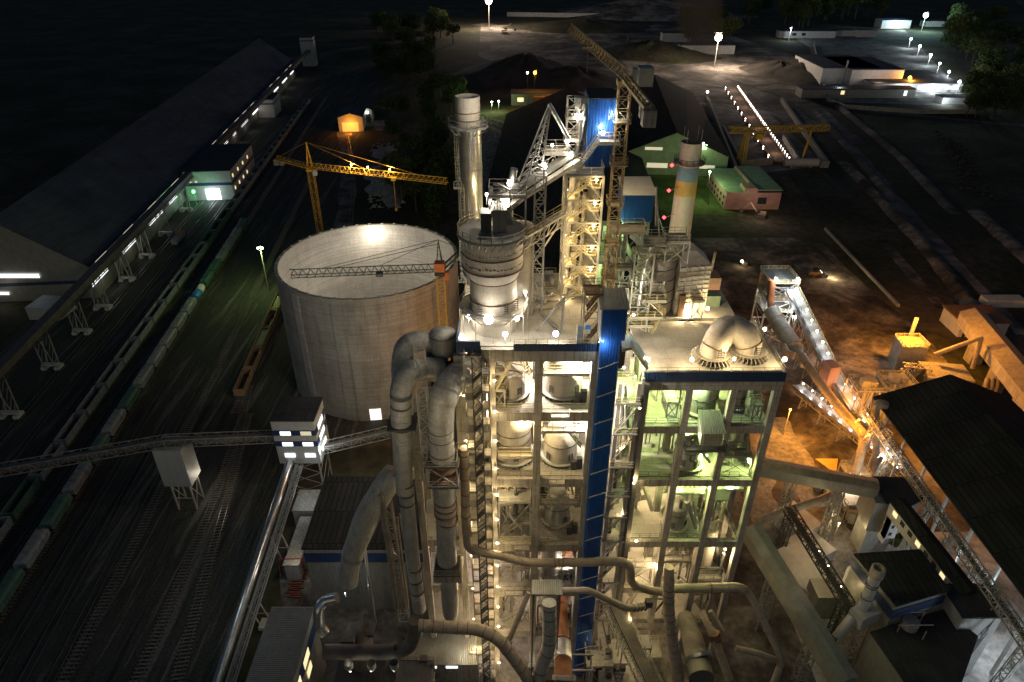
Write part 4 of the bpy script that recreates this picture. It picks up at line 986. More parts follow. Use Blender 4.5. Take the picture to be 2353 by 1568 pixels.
wood(34, 2215,2353,150,275, 'dark leafy tree in the wood right of the street lamps', 'trees right of the street lamps', 5, 1.3)
wood(26, 2170,2353,70,150, 'dark leafy tree on the slope above the street lamps', 'trees above the street lamps', 6, 1.5)
wood(30, 1700,2040,25,66, 'dark leafy tree in the wood beyond the low white sheds', 'trees beyond the low white sheds', 7, 1.8)
wood(14, 1565,1720,60,112, 'leafy tree caught in the glare of the mast over the rail curve', 'trees behind the blazing mast', 8, 1.6)
plant(0, G(2232,245), 1.6, 'round tree lit from the left at the right end of the works', 'lone trees near the works')
# ---------------------------------------------------------------- great silo, cranes
SX, SY, SR, SH = -43.6, 188.7, 27.0, 41.0
si = thing('great_silo', 'huge open-topped round concrete silo lit white inside', 'silo', (SX, SY, 0))
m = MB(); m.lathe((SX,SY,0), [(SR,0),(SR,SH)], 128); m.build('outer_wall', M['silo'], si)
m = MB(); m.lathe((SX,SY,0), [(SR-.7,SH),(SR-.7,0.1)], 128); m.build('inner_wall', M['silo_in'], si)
m = MB(); m.lathe((SX,SY,0), [(SR-.7,.1),(0.1,.1)], 64); m.build('inner_floor', M['floor'], si)
m = MB(); m.lathe((SX,SY,0), [(SR+.003,SH-.3),(SR+.15,SH-.3),(SR+.15,SH+.1),(SR-.85,SH+.1),(SR-.85,SH-.3)], 128, smooth=False)
for k in range(40):
    a = 2*PI*k/40; m.obox((SX+(SR-.35)*math.cos(a), SY+(SR-.35)*math.sin(a), SH+.1), .9, .5, .35, a+PI/2)
m.build('rim', M['steel'], si)
for a0 in (4.50, 4.64, 5.6, 3.55, 4.0):     # pilaster strips
    m = MB(); 
    for s in (0,):
        m.lathe((SX,SY,0), [(SR+.25,0),(SR+.25,SH-1.5),(SR,SH-1.4)], 6, a0=a0, a1=a0+.105)
        for e in (a0, a0+.105):
            m.add([(SX+SR*math.cos(e),SY+SR*math.sin(e),0),(SX+(SR+.25)*math.cos(e),SY+(SR+.25)*math.sin(e),0),(SX+(SR+.25)*math.cos(e),SY+(SR+.25)*math.sin(e),SH-1.5),(SX+SR*math.cos(e),SY+SR*math.sin(e),SH-1.4)], [(0,1,2,3)])
    m.build('pilaster', M['silo'], si)
a = math.atan2(V(865,957,163).y-SY, V(865,957,163).x-SX)
m = MB(); m.lathe((SX,SY,0), [(SR+.12,.3),(SR+.12,4.4)], 4, a0=a-.062, a1=a+.062); m.build('lit_opening', emit('bright_silo_opening', (1,.93,.85), 1.2), si)
m = MB(); m.lathe((SX,SY,0), [(SR+.1,.2),(SR+.5,.2),(SR+.5,4.8),(SR+.1,4.8)], 1, a0=a-.07, a1=a-.062); m.build('opening_frame', M['steel'], si)
q = V(862,537,SY+SR-2.2)
lamp(si, (q.x,q.y,q.z), 0, 'white', r=1.2, off=(0,-2.5,0))
plight((q.x,q.y-4,q.z-1), 3600, 'white', si, r=1.0)
for a in (PI*.15, PI*.85, PI*1.3, PI*1.7):
    plight((SX+math.cos(a)*13, SY+math.sin(a)*13, 26), 1700, 'white', si, r=2.5)
m = MB(); m.tube([(SX-20,SY+12,42),(SX-20,SY+12,42.2)], .1, 6)
plight((-9,152,24), 8000, 'sodium', si, r=.4); plight((-30,118,44), 6500, 'white', si, r=.6)  # the white one is an added, unseen fill for the silo front
q = Vector((SX+(SR+.17)*math.cos(a), SY+(SR+.17)*math.sin(a), .35)); tv = Vector((-math.sin(a), math.cos(a), 0))
m = MB(); m.add([q-tv*1.15, q+tv*1.15, q+tv*1.15+Vector((0,0,2.0)), q-tv*1.15+Vector((0,0,2.0))], [(0,1,2,3)]); m.build('rubble_seen_inside', M['rubble'], si)
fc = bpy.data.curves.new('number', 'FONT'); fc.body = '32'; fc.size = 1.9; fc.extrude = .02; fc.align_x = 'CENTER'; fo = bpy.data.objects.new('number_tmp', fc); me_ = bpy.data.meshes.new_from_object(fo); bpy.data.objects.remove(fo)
me_.materials.clear(); me_.materials.append(M['win_w']); no = bpy.data.objects.new('painted_number', me_); COL.objects.link(no); no.parent = si; no.location = q+Vector((math.cos(a)*.08, math.sin(a)*.08, .35))-Vector((SX,SY,0)); no.rotation_euler = (PI/2, 0, a+PI/2)  # digits made to glow by themselves with the lit window material
# lower skirt platform at the foot of the silo
sheet('silo_apron', [(SX-36,SY-36),(SX+32,SY-36),(SX+32,SY+34),(SX-36,SY+34)], .07, GB)
def tower_crane(name, label, base, top, jib_end, cj_end, apexh, matM, matJ, mw=1.7, jw=1.4, cabm='whitepaint', apex=True, cabz=-1.5, mb=None):
    t = thing(name, label, 'tower crane', tuple(base)); base, top, jib_end, cj_end = map(Vector, (base, top, jib_end, cj_end))
    m = MB(); m.truss(base, top, mw, r=.16, rr=.08); m.build('mast', matM, t)
    m = MB(); m.obox(top, mw*1.3, mw*1.3, .8); m.build('slewing_ring', matJ, t)
    d = (jib_end-top); 
    m = MB(); 
    # triangular jib
    p, q = top+Vector((0,0,1)), jib_end; L = (q-p).length; dd = (q-p).normalized(); a = dd.cross(Vector((0,0,1))).normalized()*(jw/2); n = int(L/1.8)
    up = Vector((0,0,jw*1.1))
    m.beam(p-a, q-a, .16); m.beam(p+a, q+a, .16); m.beam(p+up, q+up, .18)
    for i in range(n):
        c0, c1, cm = p.lerp(q, i/n), p.lerp(q, (i+1)/n), p.lerp(q, (i+.5)/n)
        for s in (-1, 1): m.beam(c0+a*s, cm+up, .08); m.beam(cm+up, c1+a*s, .08)
        m.beam(c0-a, c0+a, .08); m.beam(c0-a, c1+a, .07)
    m.build('jib', matJ, t)
    m = MB(); p2 = cj_end; a2 = (p2-p).normalized().cross(Vector((0,0,1))).normalized()*(jw/2)
    for s in (-1, 1): m.beam(p+a2*s, p2+a2*s, .28, .4)
    n = int((p2-p).length/1.6)
    for i in range(n+1): c = p.lerp(p2, i/n); m.beam(c-a2, c+a2, .12)
    m.rail([p+a2, p2+a2], w=.08, kick=False); m.build('counter_jib', matJ, t)
    m = MB(); m.obox(p2+Vector((0,0,-2.1)), 1.6, 1.6, 2.0); m.obox(p2.lerp(p, .16)+Vector((0,0,-1.7)), 1.3, 1.3, 1.6); m.build('counterweight', M['concrete'], t)
    m = MB(); m.obox(top+Vector((1.5,-.3,cabz)), 1.3, 1.5, 2.0); m.build('cab', M[cabm], t)
    if apex:
        ax = p+Vector((0,0,apexh)); m = MB()
        for sx in (-1, 1):
            for sy in (-1, 1): m.beam(p+Vector((sx*mw*.45, sy*mw*.45, 0)), ax, .16)
        for k in range(3):
            z = apexh*(k+1)/4; w_ = mw*.45*(1-(k+1)/4); 
            for s in (-1, 1): m.beam(p+Vector((-w_,s*w_,z)), p+Vector((w_,s*w_,z)), .1); m.beam(p+Vector((s*w_,-w_,z)), p+Vector((s*w_,w_,z)), .1)
        m.build('apex_tower', matJ, t)
        m = MB(); m.beam(ax, p.lerp(q, .42)+up, .09); m.beam(ax, p.lerp(q, .8)+up, .09); m.beam(ax, p2+Vector((0,0,.2)), .09); m.build('stay', matJ if mb is None else mb, t)
    return t, p, q
# yellow crane behind the silo
t, p, q = tower_crane('tower_crane', 'yellow tower crane with long lit jib behind the silo', (-70.6,235,0), (-70.6,235,53), V(1028,422,219), V(634,366,240), 9, M['craney'], M['craney'], 1.9, 1.7, 'whitepaint')
for f, pw in ((.32, 3200), (.44, 3000), (.60,2200)):
    c = p.lerp(q, f)+Vector((0,-.2,2.6)); m = MB(); m.obox(c, .5, .5, .4); lamp(t, c, 0, 'warm', r=.28, arm=(0,0,.5)); plight(c+Vector((0,-.6,.6)), pw, 'warm', t)
c = p.lerp(q, .62); m = MB(); m.obox(c+Vector((0,0,-1)), 1.6, 1.6, .8); m.beam(c, c+Vector((0,0,-11)), .12); m.obox(c+Vector((0,0,-11.8)), .7, .7, 1.0); m.build('trolley_hook', M['craney'], t)
# green and orange crane in front of the silo
t, p, q = tower_crane('tower_crane', 'dark green tower crane with orange cab between the silo and the tower', (-17.5,150,0), (-17.5,150,54.5), V(668,636,141), V(1062,575,153), 8.0, M['craney'], M['crane_green'], 1.9, 1.6, 'orange_cab', cabz=-1.2)
plight((-12,143,44), 700, 'warm', t, r=.3)  # added light without a fitting, brightens the crane mast
m = MB(); m.obox((-17.5,150,55.5), 2.4, 2.4, 2.2); m.build('machinery_head', M['orange_cab'], t)
m = MB(); m.beam(p+Vector((0,0,7)), p.lerp(q, .75)+Vector((0,0,1.5)), .10); m.build('stay', M['crane_green'], t)
c = p.lerp(q, .42); m = MB(); m.obox(c+Vector((0,0,-.8)), 1.6, 1.3, .9); m.build('trolley_hook', M['steel_dark'], t)
# weathered crane on the left tower roof
t, p, q = tower_crane('tower_crane', 'weathered brown tower crane on the tower roof with jib pointing away', (15.3,97,77), (15.3,97,108.8), V(1312,72,131), V(1493,250,85.5), 5, M['crane_old'], M['crane_old'], 1.6, 1.15, 'steel', apex=False, cabz=.3)
m = MB(); m.obox((17.6,95.5,109.2), 1.9, 2.6, 2.3); m.build('winch_cab', M['steel'], t)
m = MB()
for i in range(5): z = 80+i*6; m.rail([(14.1,95.8,z),(16.5,95.8,z),(16.5,98.2,z),(14.1,98.2,z)], close=True, w=.07); m.box(14.2,16.4,95.9,98.1,z-.1,z); m.build('rest_platform', M['crane_old'], t); m = MB()
m = MB(); c = p.lerp(q, .62); m.beam(c, c+Vector((0,0,-4)), .08); m.beam(c+Vector((-1,0,-.2)), c+Vector((1,0,-.2)), 1.2, .5); m.build('trolley_hook', M['steel_dark'], t)
# ---------------------------------------------------------------- left preheater tower
YF, YM, YB = 82.0, 91.0, 100.0
LV = [76.3, 64.9, 51.4, 36.3, 24.4, 12.6]
tw = thing('preheater_tower', 'tall open concrete process tower in the centre with lit floors and a machinery-crowded roof', 'industrial tower', (4, 90, 0))
def colm(t, x, y, z1, w_=1.15, mat='concrete', z0=0.0):
    m = MB(); m.box(x-w_/2, x+w_/2, y-w_/2, y+w_/2, z0, z1); return m.build('column', M[mat], t)
CX = (-3.0, 3.9, 12.0)
for x in CX:
    for y in (YF, YM, YB): colm(tw, x, y, 74.4)
for x in (-8.6, -15.2):
    for y in (YF+1, YM, YB): colm(tw, x, y, 56, 1.1)
def slab(t, x0, x1, y0, y1, z, th=.35, mat='floor', holes=()):
    m = MB(); m.box(x0, x1, y0, y1, z-th, z); return m.build('floor_slab', M[mat], t)
def fbeam(t, x0, x1, y, z, d=1.7, w_=.8, mat='concrete'):
    m = MB(); m.box(x0, x1, y-w_/2, y+w_/2, z-d, z); return m.build('edge_beam', M[mat], t)
def seg_beams(t, xs, y, z, d=1.7, w_=.8, cw=1.15):
    for a, b in zip(xs, xs[1:]): fbeam(t, a+cw/2+.002, b-cw/2-.002, y, z, d, w_)
slab(tw, -7.8, 13.2, YF+.42, 106, 76.3)
fbeam(tw, -4.4, 13.0, YF-.25, 76.28, 2.0, .75)
for y in (YM, YB): seg_beams(tw, CX, y, 75.9, 1.5)
for x in CX: m = MB(); m.box(x-.4,x+.4,YF+.6,YB-.6,74.4,75.9); m.build('cross_beam', M['concrete'], tw)
for z in LV[1:]:
    slab(tw, -3.6, 12.6, YF+.42, YB+.5, z)
    seg_beams(tw, CX, YF, z+.12); seg_beams(tw, CX, YB, z-.36, 1.2); seg_beams(tw, CX, YM, z-.36, 1.2)
    for x in CX: m = MB(); m.box(x-.4,x+.4,YF+.6,YM-.6,z-1.5,z-.36); m.box(x-.4,x+.4,YM+.6,YB-.6,z-1.5,z-.36); m.build('cross_beam', M['concrete'], tw)
for z in LV[2:]:
    slab(tw, -15.6, -3.7, YF+1.4, YB+.5, z-.05)
    fbeam(tw, -14.6, -9.2, YF+1, z+.1, 1.5); fbeam(tw, -8.0, -3.7, YF+1, z+.1, 1.5)
for z in LV[1:]:
    m = MB(); m.rail([(-2.3,YF+.5,z),(3.2,YF+.5,z)]); m.rail([(4.6,YF+.5,z),(11.3,YF+.5,z)]); m.build('railing', M['yellow'] if z > 30 else M['steel_w'], tw)
m = MB(); m.rail([(.3,YF-.5,76.9),(12.8,YF-.5,76.9)], w=.07); m.rail([(13.1,YF,76.3),(13.1,94,76.3)]); m.rail([(-7.5,YF+.6,76.3),(-7.5,105.6,76.3),(7.5,105.6,76.3)]); m.build('railing', M['yellow'], tw)
m = MB(); m.corr((.2,YF-.7),(12.9,YF-.7), 76.1, 77.35, .34, .1); m.build('blue_parapet', M['bluedull'], tw)
m = MB(); m.box(-7.9,-4.5,YF-.25,YF+.05,75.6,77.4); m.box(-7.9,-7.6,YF+.05,YF+6,75.6,77.4); m.build('blue_parapet', M['bluedull'], tw)
# hanging side steelwork and brackets on the front beams
m = MB(); m.box(5.8,8.6,YF-1.5,YF-.45,64.6,64.75); m.rail([(5.8,YF-.5,64.75),(5.8,YF-1.45,64.75),(8.6,YF-1.45,64.75),(8.6,YF-.5,64.75)], w=.07); m.build('hanging_balcony', M['steel_w'], tw); m = MB()
m.box(5.8,8.4,YF-1.5,YF-.45,51.2,51.35); m.rail([(5.8,YF-.5,51.35),(5.8,YF-1.45,51.35),(8.4,YF-1.45,51.35),(8.4,YF-.5,51.35)], w=.07); m.build('hanging_balcony', M['steel_w'], tw); m = MB()
m.box(.2,3.0,YF-1.5,YF-.45,36.1,36.25); m.rail([(.2,YF-.5,36.25),(.2,YF-1.45,36.25),(3,YF-1.45,36.25),(3,YF-.5,36.25)], w=.07); m.build('hanging_balcony', M['steel_w'], tw); m = MB()
m.box(-1.2,2.0,YF-1.5,YF-.45,24.2,24.35); m.rail([(-1.2,YF-.5,24.35),(-1.2,YF-1.45,24.35),(2,YF-1.45,24.35),(2,YF-.5,24.35)], w=.07)
m.build('hanging_balcony', M['steel_w'], tw)
# floor holes, cabinets, ducts, small plant inside the bays
m = MB(); rnd = random.Random(3)
for z in LV[1:]:
    for k in range(7):
        x = rnd.uniform(-2, 11); y = rnd.uniform(92, 98.5); m.obox((x, y, z), rnd.uniform(.5,1.4), rnd.uniform(.5,1.2), rnd.uniform(.8,2.2), rnd.uniform(0,1))
    m.obox((11.0, 84.6, z), .9, .8, 2.0); m.obox((10.0, 84.2, z), .8, .7, 1.7)
build_each(m, 'cabinet', M['steel_dark'], tw)
# internal steel galleries
def gallery(t, x0, x1, y0, y1, z, mat='steel_w', rmat='yellow', legs=None, br=True):
    m = MB(); m.box(x0, x1, y0, y1, z-.12, z); 
    for x in (x0, x1):
        m.beam((x,y0,z-.15), (x,y1,z-.15), .12, .28)
    for y in (y0, y1): m.beam((x0,y,z-.15), (x1,y,z-.15), .12, .28)
    if legs is not None:
        for x in (x0+.1, x1-.1):
            for y in (y0+.1, y1-.1): m.beam((x,y,legs), (x,y,z-.2), .2)
        if br: m.beam((x0+.1,y0+.1,legs), (x1-.1,y0+.1,z-.3), .12); m.beam((x1-.1,y0+.1,legs), (x0+.1,y0+.1,z-.3), .12)
    g = m.build('gallery_deck', M[mat], t)
    m = MB(); m.rail([(x0+.05,y0+.05,z),(x1-.05,y0+.05,z),(x1-.05,y1-.05,z),(x0+.05,y1-.05,z)], close=True, w=.07); m.build('gallery_railing', M[rmat], g)
    return g
gallery(tw, 4.6, 11.4, 82.9, 84.0, 71.0)                    # in front of the right-hand cyclone, top floor
gallery(tw, 4.6, 11.4, 82.9, 84.0, 60.2, 'steel', 'steel_w'); gallery(tw, 8.2, 11.2, 84.2, 86.5, 62.4, 'steel', 'steel_w')
gallery(tw, 4.6, 7.2, 84.2, 86, 62.0, 'steel', 'steel_w')
gallery(tw, -2.3, 3.2, 82.9, 83.9, 55.0)
gallery(tw, -2.3, 3.2, 83.0, 86.0, 45.0, 'steel', 'steel_w', legs=36.3); gallery(tw, 4.6, 11.2, 83.0, 84.2, 44.6, 'steel', 'steel_w')
gallery(tw, -2.3, 1.2, 86.5, 90, 41.0, 'steel', 'steel_w', legs=36.3)
gallery(tw, -2.3, 3.2, 82.9, 84.4, 30.2, 'steel', 'steel_w'); gallery(tw, 4.8, 11.2, 82.9, 85, 18.6, 'steel', 'steel_w', legs=12.6)
gallery(tw, 9.0, 11.2, 83, 85.5, 28.3, 'steel', 'steel_w', legs=24.4)
def stairp(t, p, q, w_=.9, mat='yellow'): m = MB(); m.stair(p, q, w_); return m.build('stair_flight', M[mat], t)
stairp(tw, (-2.4,83.4,68.2), (.3,83.6,73.6), 1.0); stairp(tw, (2.9,84.2,70.2), (.6,85.6,73.4), 1.0); stairp(tw, (-2.5,83.2,65), (-2.3,86,68.2), .9)
gallery(tw, -2.9, -1.0, 83.0, 85.0, 68.1, 'steel_w','yellow', legs=64.9); gallery(tw, -2.9, -1.2, 83.0, 85.0, 71.2)
stairp(tw, (11.0,83.6,56.8), (8.4,84.2,60.2), .9, 'steel_w'); stairp(tw, (-1.8,84.5,36.3), (1.4,85.5,41.0), .9, 'steel'); stairp(tw, (2.4,84,37), (-.4,84,41), .9, 'steel')
# lamps of the tower
for (x, y, z, pw, k, r) in [
    (11.2,83.2,75.0-1.0,1500,'white',.42), (-1.0,92,73.6,1600,'white',.2), (3.0,90,73.4,700,'white',.2), (8,94,74,1300,'pink',.2),
    (-1.4,94,62.5,1500,'white',.2), (2.6,84,62.6,350,'warm',.15), (8,94,63,1900,'white',.2), (11,84,62.2,500,'white',.15),
    (8,95,48.6,220,'warm',.2), (0,95,48.6,420,'warm',.2), (-1.5,83.2,48.5,260,'warm',.15),
    (0,94,34.4,500,'pink',.2), (9,95,34.6,900,'pink',.2), (2,88,22.6,500,'pink',.2), (8,90,22.4,900,'pink',.2), (-1,85,22,350,'pink',.2),
    (0,88,10.5,900,'pink',.2), (8,86,10.5,1200,'white',.2), (9.5,83.2,30,700,'white',.15),
    (-12,86,34,120,'pink',.2), (-6,86,34,500,'pink',.2), (-11,86,22,160,'pink',.2), (-6,86,22,1300,'warm',.2), (-6,86,10,1500,'white',.2), (-11,87,47,40,'warm',.2), (-6,87,48,160,'warm',.2)]:
    lamp(tw, (x,y,z), pw*(10.5 if z > 63 else 13 if z > 52 else 3.5 if z > 40 else 5.5 if z > 30 else 1.5)*(.6 if x < -3.5 else 1), k, r=r, arm=(0,0,-.6), off=(0,-.1,-.5))
# roof lamps
for (px, py, y, pw, k, r) in [(1277,767,83.2,900,'white',.40),(1161,768,82.2,650,'white',.38),(1207,672,88,700,'white',.3),(1076,727,85,350,'white',.28),(1064,706,89,350,'white',.26),(1062,770,84,220,'white',.22)]:
    q = V(px, py, y); lamp(tw, q, pw*.6, k, r=r, arm=(0,0,min(1.6,max(.6,q.z-76.4))))
plight((9,90,86), 900, 'warm', tw, r=1); plight((3,64,62), 1900, 'warm', tw, r=.5); plight((-11,66,72), 900, 'warm', tw, r=.5)  # the two out in front are added fill on the tower face, no fittings
# staircase tower on the front-left corner
st = thing('staircase_tower', 'slender open steel staircase tower zigzagging up the front left of the tall tower', 'staircase tower', (-5.0, 80.3, 0))
x0, x1, y0, y1 = -6.75, -3.15, 79.2, 81.1
for x in (x0, x0+1.15, x1-1.15, x1):
    for y in (y0, y1): m = MB(); m.beam((x,y,0),(x,y,76.5), .14); m.build('post', M['steel_dark'] if x in (x0+1.15, x1-1.15) else M['steel_w'], st)
fa = MB(); fa.stair((x0+1.15,y0+.45,0),(x1-1.15,y0+.45,1.5), .8); fl = fa.build('stair_flight', M['steel_dark'], st)
fb = MB(); fb.stair((x1-1.15,y1-.45,1.5),(x0+1.15,y1-.45,3.0), .8); f2 = fb.build('stair_flight', M['steel_w'], st)
la = MB(); la.box(x1-1.15,x1,y0,y1,1.42,1.5); la.beam((x1-1.15,y0,1.4),(x1,y0,1.4), .1, .28); la.rail([(x1-1.1,y0+.04,1.5),(x1-.04,y0+.04,1.5),(x1-.04,y1-.04,1.5)], w=.07); l1 = la.build('landing', M['steel_w'], st)
lb = MB(); lb.box(x0,x0+1.15,y0,y1,2.92,3.0); lb.beam((x0,y0,2.9),(x0+1.15,y0,2.9), .1, .28); lb.rail([(x0+1.1,y0+.04,3),(x0+.04,y0+.04,3),(x0+.04,y1-.04,3)], w=.07); l2 = lb.build('landing', M['steel_w'], st)
for k in range(1, 25):
    for o in (fl, f2, l1, l2):
        c = o.copy(); COL.objects.link(c); c.location.z += 3.0*k
m = MB()
for k in range(25):
    z = k*3.0; m.beam((x0+1.15,y1,z),(x1-1.15,y1,z+3), .08); m.beam((x0,y0,z+2.9),(x0,y1,z+2.9), .08)
m.build('brace', M['steel_dark'], st)
for k in range(13):
    z = 71.5-k*5.6; q = (-2.55, 80.6, z)
    lamp(st, q, 420 if k != 6 else 300, 'warm', r=.17, arm=(-.5,0,0), off=(.1,-.6,0))
for k in range(8):
    z = 69-k*8.5; lamp(st, (-6.95, 80.4, z), 300, 'warm', r=.13, arm=(.4,0,0), off=(0,-.3,0))
# blue lift shaft
lf = thing('lift_shaft', 'tall blue corrugated lift shaft with grey cap on the right of the central tower', 'lift shaft', (14.3, 81, 0))
def corrbox(name, x0, x1, y0, y1, z0, z1, mat, parent, pitch=.34, dp=.09):
    m = MB(); m.corr((x0,y0),(x1,y0),z0,z1,pitch,dp); m.corr((x1,y0),(x1,y1),z0,z1,pitch,dp); m.corr((x1,y1),(x0,y1),z0,z1,pitch,dp); m.corr((x0,y1),(x0,y0),z0,z1,pitch,dp)
    return m.build(name, mat, parent)
corrbox('shaft_cladding', 12.3, 15.0, 80.4, 83.0, .5, 78.8, M['blue'], lf, .36, .12)
corrbox('head_cladding', 12.2, 15.5, 80.1, 84.0, 78.6, 83.6, M['blue'], lf, .36, .12)
m = MB(); m.box(12.0,12.16,80.0,84.0,78.6,83.5); m.build('white_side_panel', M['whitesheet'], lf)
m = MB(); m.corr_roof((11.8,79.8,83.6),(15.8,79.8,83.6),(15.7,84.4,84.5),(12.0,84.4,84.5), .35, .12); m.box(11.9,15.7,80.0,84.3,83.52,83.59); m.build('ribbed_cap', M['greysheet'], lf)
m = MB()
for k in range(15): z = 74.6-k*5.0; m.beam((12.3,80.22,z-.8),(15.0,80.22,z+.4), .10, .14)
build_each(m, 'diagonal_trim', M['whitesheet'], lf)
lamp(tw, (12.2,80.9,77.9), 300, 'cool', r=.1, arm=(0,0,.4), off=(.4,-1.6,0))
# orange-brown stair frame beside the lift head
sf = thing('roof_stair_frame', 'rusty framed stair block on the roof immediately left of the blue lift head', 'staircase', (11.3,84,76.3))
m = MB()
for x in (10.0, 12.5):
    for y in (82.8, 85.6): m.beam((x,y,76.3),(x,y,85.4), .16)
for z in (79,81.6,84.2): 
    for a, b in (((10,82.8),(12.5,82.8)),((12.5,82.8),(12.5,85.6)),((12.5,85.6),(10,85.6)),((10,85.6),(10,82.8))): m.beam((*a,z),(*b,z), .12)
m.build('frame', M['steel'], sf)
for k in range(3):
    m = MB(); z = 76.3+k*2.8; m.stair((10.4,83.3+k%2*1.6,z),(12.1,83.3+k%2*1.6,z+2.6), 1.2, tread=.3); m.build('stair_flight', M['rust'], sf)
m = MB(); m.box(10,12.5,82.8,85.6,84.2,84.3); m.rail([(10,82.8,84.3),(12.5,82.8,84.3),(12.5,85.6,84.3),(10,85.6,84.3)], close=True); m.build('deck', M['rust'], sf)
m = MB(); m.box(9.2,9.9,82.6,83.6,76.3,79.5); m.build('cabinet', M['steel'], sf)
m = MB(); m.add([(10.5,82.45,78.9),(11.3,82.45,78.6),(11.3,82.45,79.3),(10.5,82.45,79.6)], [(0,1,2,3)])
fg = thing('flag', 'small blue and yellow flag hung on the roof stair block beside the lift', 'flag', (10.9,82.4,78.3))
m = MB(); m.box(10.3,11.0,82.42,82.47,79.0,79.7); m.build('blue_half', M['tank_blue'], fg); m = MB(); m.box(10.3,11.0,82.42,82.47,78.3,79.0); m.build('yellow_half', M['yellow'], fg)
# big cyclone vessel on the roof, front left
VC = (-2.7, 88.0)
ve = thing('roof_vessel', 'great banded cream vessel with wider top standing at the roof front left', 'vessel', (VC[0],VC[1],73))
m = MB(); c = (VC[0],VC[1],0)
m.lathe(c, [(2.6,73.4),(3.35,76.0),(3.4,84.6)], 56); m.build('lower_shell', M['cream'], ve)
m = MB(); m.lathe(c, [(3.4,84.602),(4.25,86.4),(4.25,91.2)], 56); m.build('upper_shell', M['cream'], ve)
m = MB()
for z, r in ((86.45,4.25),(88.6,4.25),(84.65,3.4),(81.4,3.4)): m.lathe(c, [(r+.002,z-.08),(r+.09,z-.08),(r+.09,z+.08),(r+.002,z+.08)], 56)
m.build('seam_ring', M['rust'], ve)
m = MB(); m.lathe(c, [(4.25,91.2),(4.9,91.25),(4.9,91.4),(0.1,91.5)], 48, smooth=False)
for k in range(28):
    a = 2*PI*k/28; m.beam((c[0]+4.28*math.cos(a),c[1]+4.28*math.sin(a),90.2),(c[0]+4.9*math.cos(a+.11),c[1]+4.9*math.sin(a+.11),91.2), .14)
m.build('top_deck', M['steel'], ve)
def ringrail(c, r, z, n=20, a0=0, a1=2*PI, name='railing', mat='yellow', par=None, w_=.07):
    m = MB(); P = [(c[0]+r*math.cos(a0+(a1-a0)*k/n), c[1]+r*math.sin(a0+(a1-a0)*k/n), z) for k in range(n+1)]; m.rail(P, w=w_, step=3); return m.build(name, M[mat], par)
ringrail(c, 4.8, 91.4, 20, mat='yellow', par=ve)
m = MB(); m.lathe(c, [(3.42,79.7),(5.1,79.7),(5.1,79.85),(3.42,79.85)], 12, smooth=False)
for k in range(12): a = 2*PI*k/12; m.beam((c[0]+3.4*math.cos(a),c[1]+3.4*math.sin(a),78.2),(c[0]+5.0*math.cos(a),c[1]+5.0*math.sin(a),79.7), .14); m.beam((c[0]+5*math.cos(a),c[1]+5*math.sin(a),76.3),(c[0]+5*math.cos(a),c[1]+5*math.sin(a),79.7), .12)
m.build('walkway', M['steel_w'], ve); ringrail(c, 5.05, 79.85, 12, mat='steel_w', par=ve)
for a in (4.2, 5.25, 5.9):
    m = MB(); x, y = c[0]+3.45*math.cos(a), c[1]+3.45*math.sin(a)
    for k in range(5): m.beam((x-.35,y,81.5-k*.35),(x+.35,y,81.5-k*.35), .08)
    for s in (-.35,.35): m.beam((x+s,y,79.9),(x+s,y,81.8), .09)
    m.build('inspection_door', M['steel_dark'], ve)
m = MB(); rnd = random.Random(5)
for k in range(20):
    a = 3.7+k*.12; r = 4.262
    for z, s in ((89.3,.09),(87.3,.16)):
        s *= rnd.uniform(.6,1.5); m.obox((c[0]+r*math.cos(a), c[1]+r*math.sin(a), z+rnd.uniform(-.1,.1)), s*2, .06, s, a+PI/2)
m.build('rust_streak', M['rust'], ve)
lamp(ve, V(1123,734,83.0), 500, 'white', r=.62, arm=(0,0,.9), off=(0,-.9,.6)); lamp(ve, V(1188,733,85.0), 350, 'white', r=.4, arm=(0,0,.9), off=(.3,-.8,.3)); lamp(ve, V(1077,726,86), 300, 'white', r=.22, arm=(0,0,.9))
m = MB(); m.lathe((1.1,92.6,0), [(2.0,76.3),(2.0,90.5),(.1,91)], 32); sv = single('side_vessel', m, M['cream'], 'tall narrow cream vessel half hidden behind the great banded roof vessel', 'vessel')
# machinery on the vessel's top deck
mh = thing('machine_house', 'small dark ribbed machine house on the top deck of the great banded vessel', 'machine house', (-3.2,88.5,91.5))
corrbox('wall', -4.2,-2.9,87.3,89.3,91.5,94.2, M['steel_dark'], mh, .3,.05); corrbox('wall', -2.6,-.8,87.5,89.6,91.5,94.6, M['greysheet'], mh, .3,.05)
m = MB(); m.corr_roof((-2.75,87.3,94.7),(-.65,87.3,94.7),(-.65,89.8,95.1),(-2.75,89.8,95.1), .3,.08); m.box(-4.3,-2.8,87.2,89.4,94.21,94.3); m.build('roof', M['whitesheet'], mh)
pf = thing('top_platform', 'square white-lit steel platform with chute at the lower end of the inclined conveyor', 'platform', (0,90,91.5))
g = gallery(pf, -3.2, 2.0, 88.6, 92.6, 96.2, 'steel', 'steel_w', legs=91.5)
m = MB(); m.tube([(-.6,90.5,91.6),(-.4,90.4,95.4),(.3,90.3,99.5)], [.8,.55,.5], 14); m.build('chute', M['galv'], pf)
m = MB(); m.obox((.5,90.2,96.2), 1.2, 1.2, 1.5); m.cyl((-1.8,90.4,96.2), .8, 1.1, 16); build_each(m, 'gearbox', M['steel_dark'], pf)
for (px, py, y, pw, r) in [(1118,447,90,250,.24),(1127,460,89,120,.15),(1166,460,89,220,.32)]:
    q = V(px, py, y); lamp(pf, q, pw, 'white', r=r, arm=(0,0,1.5))
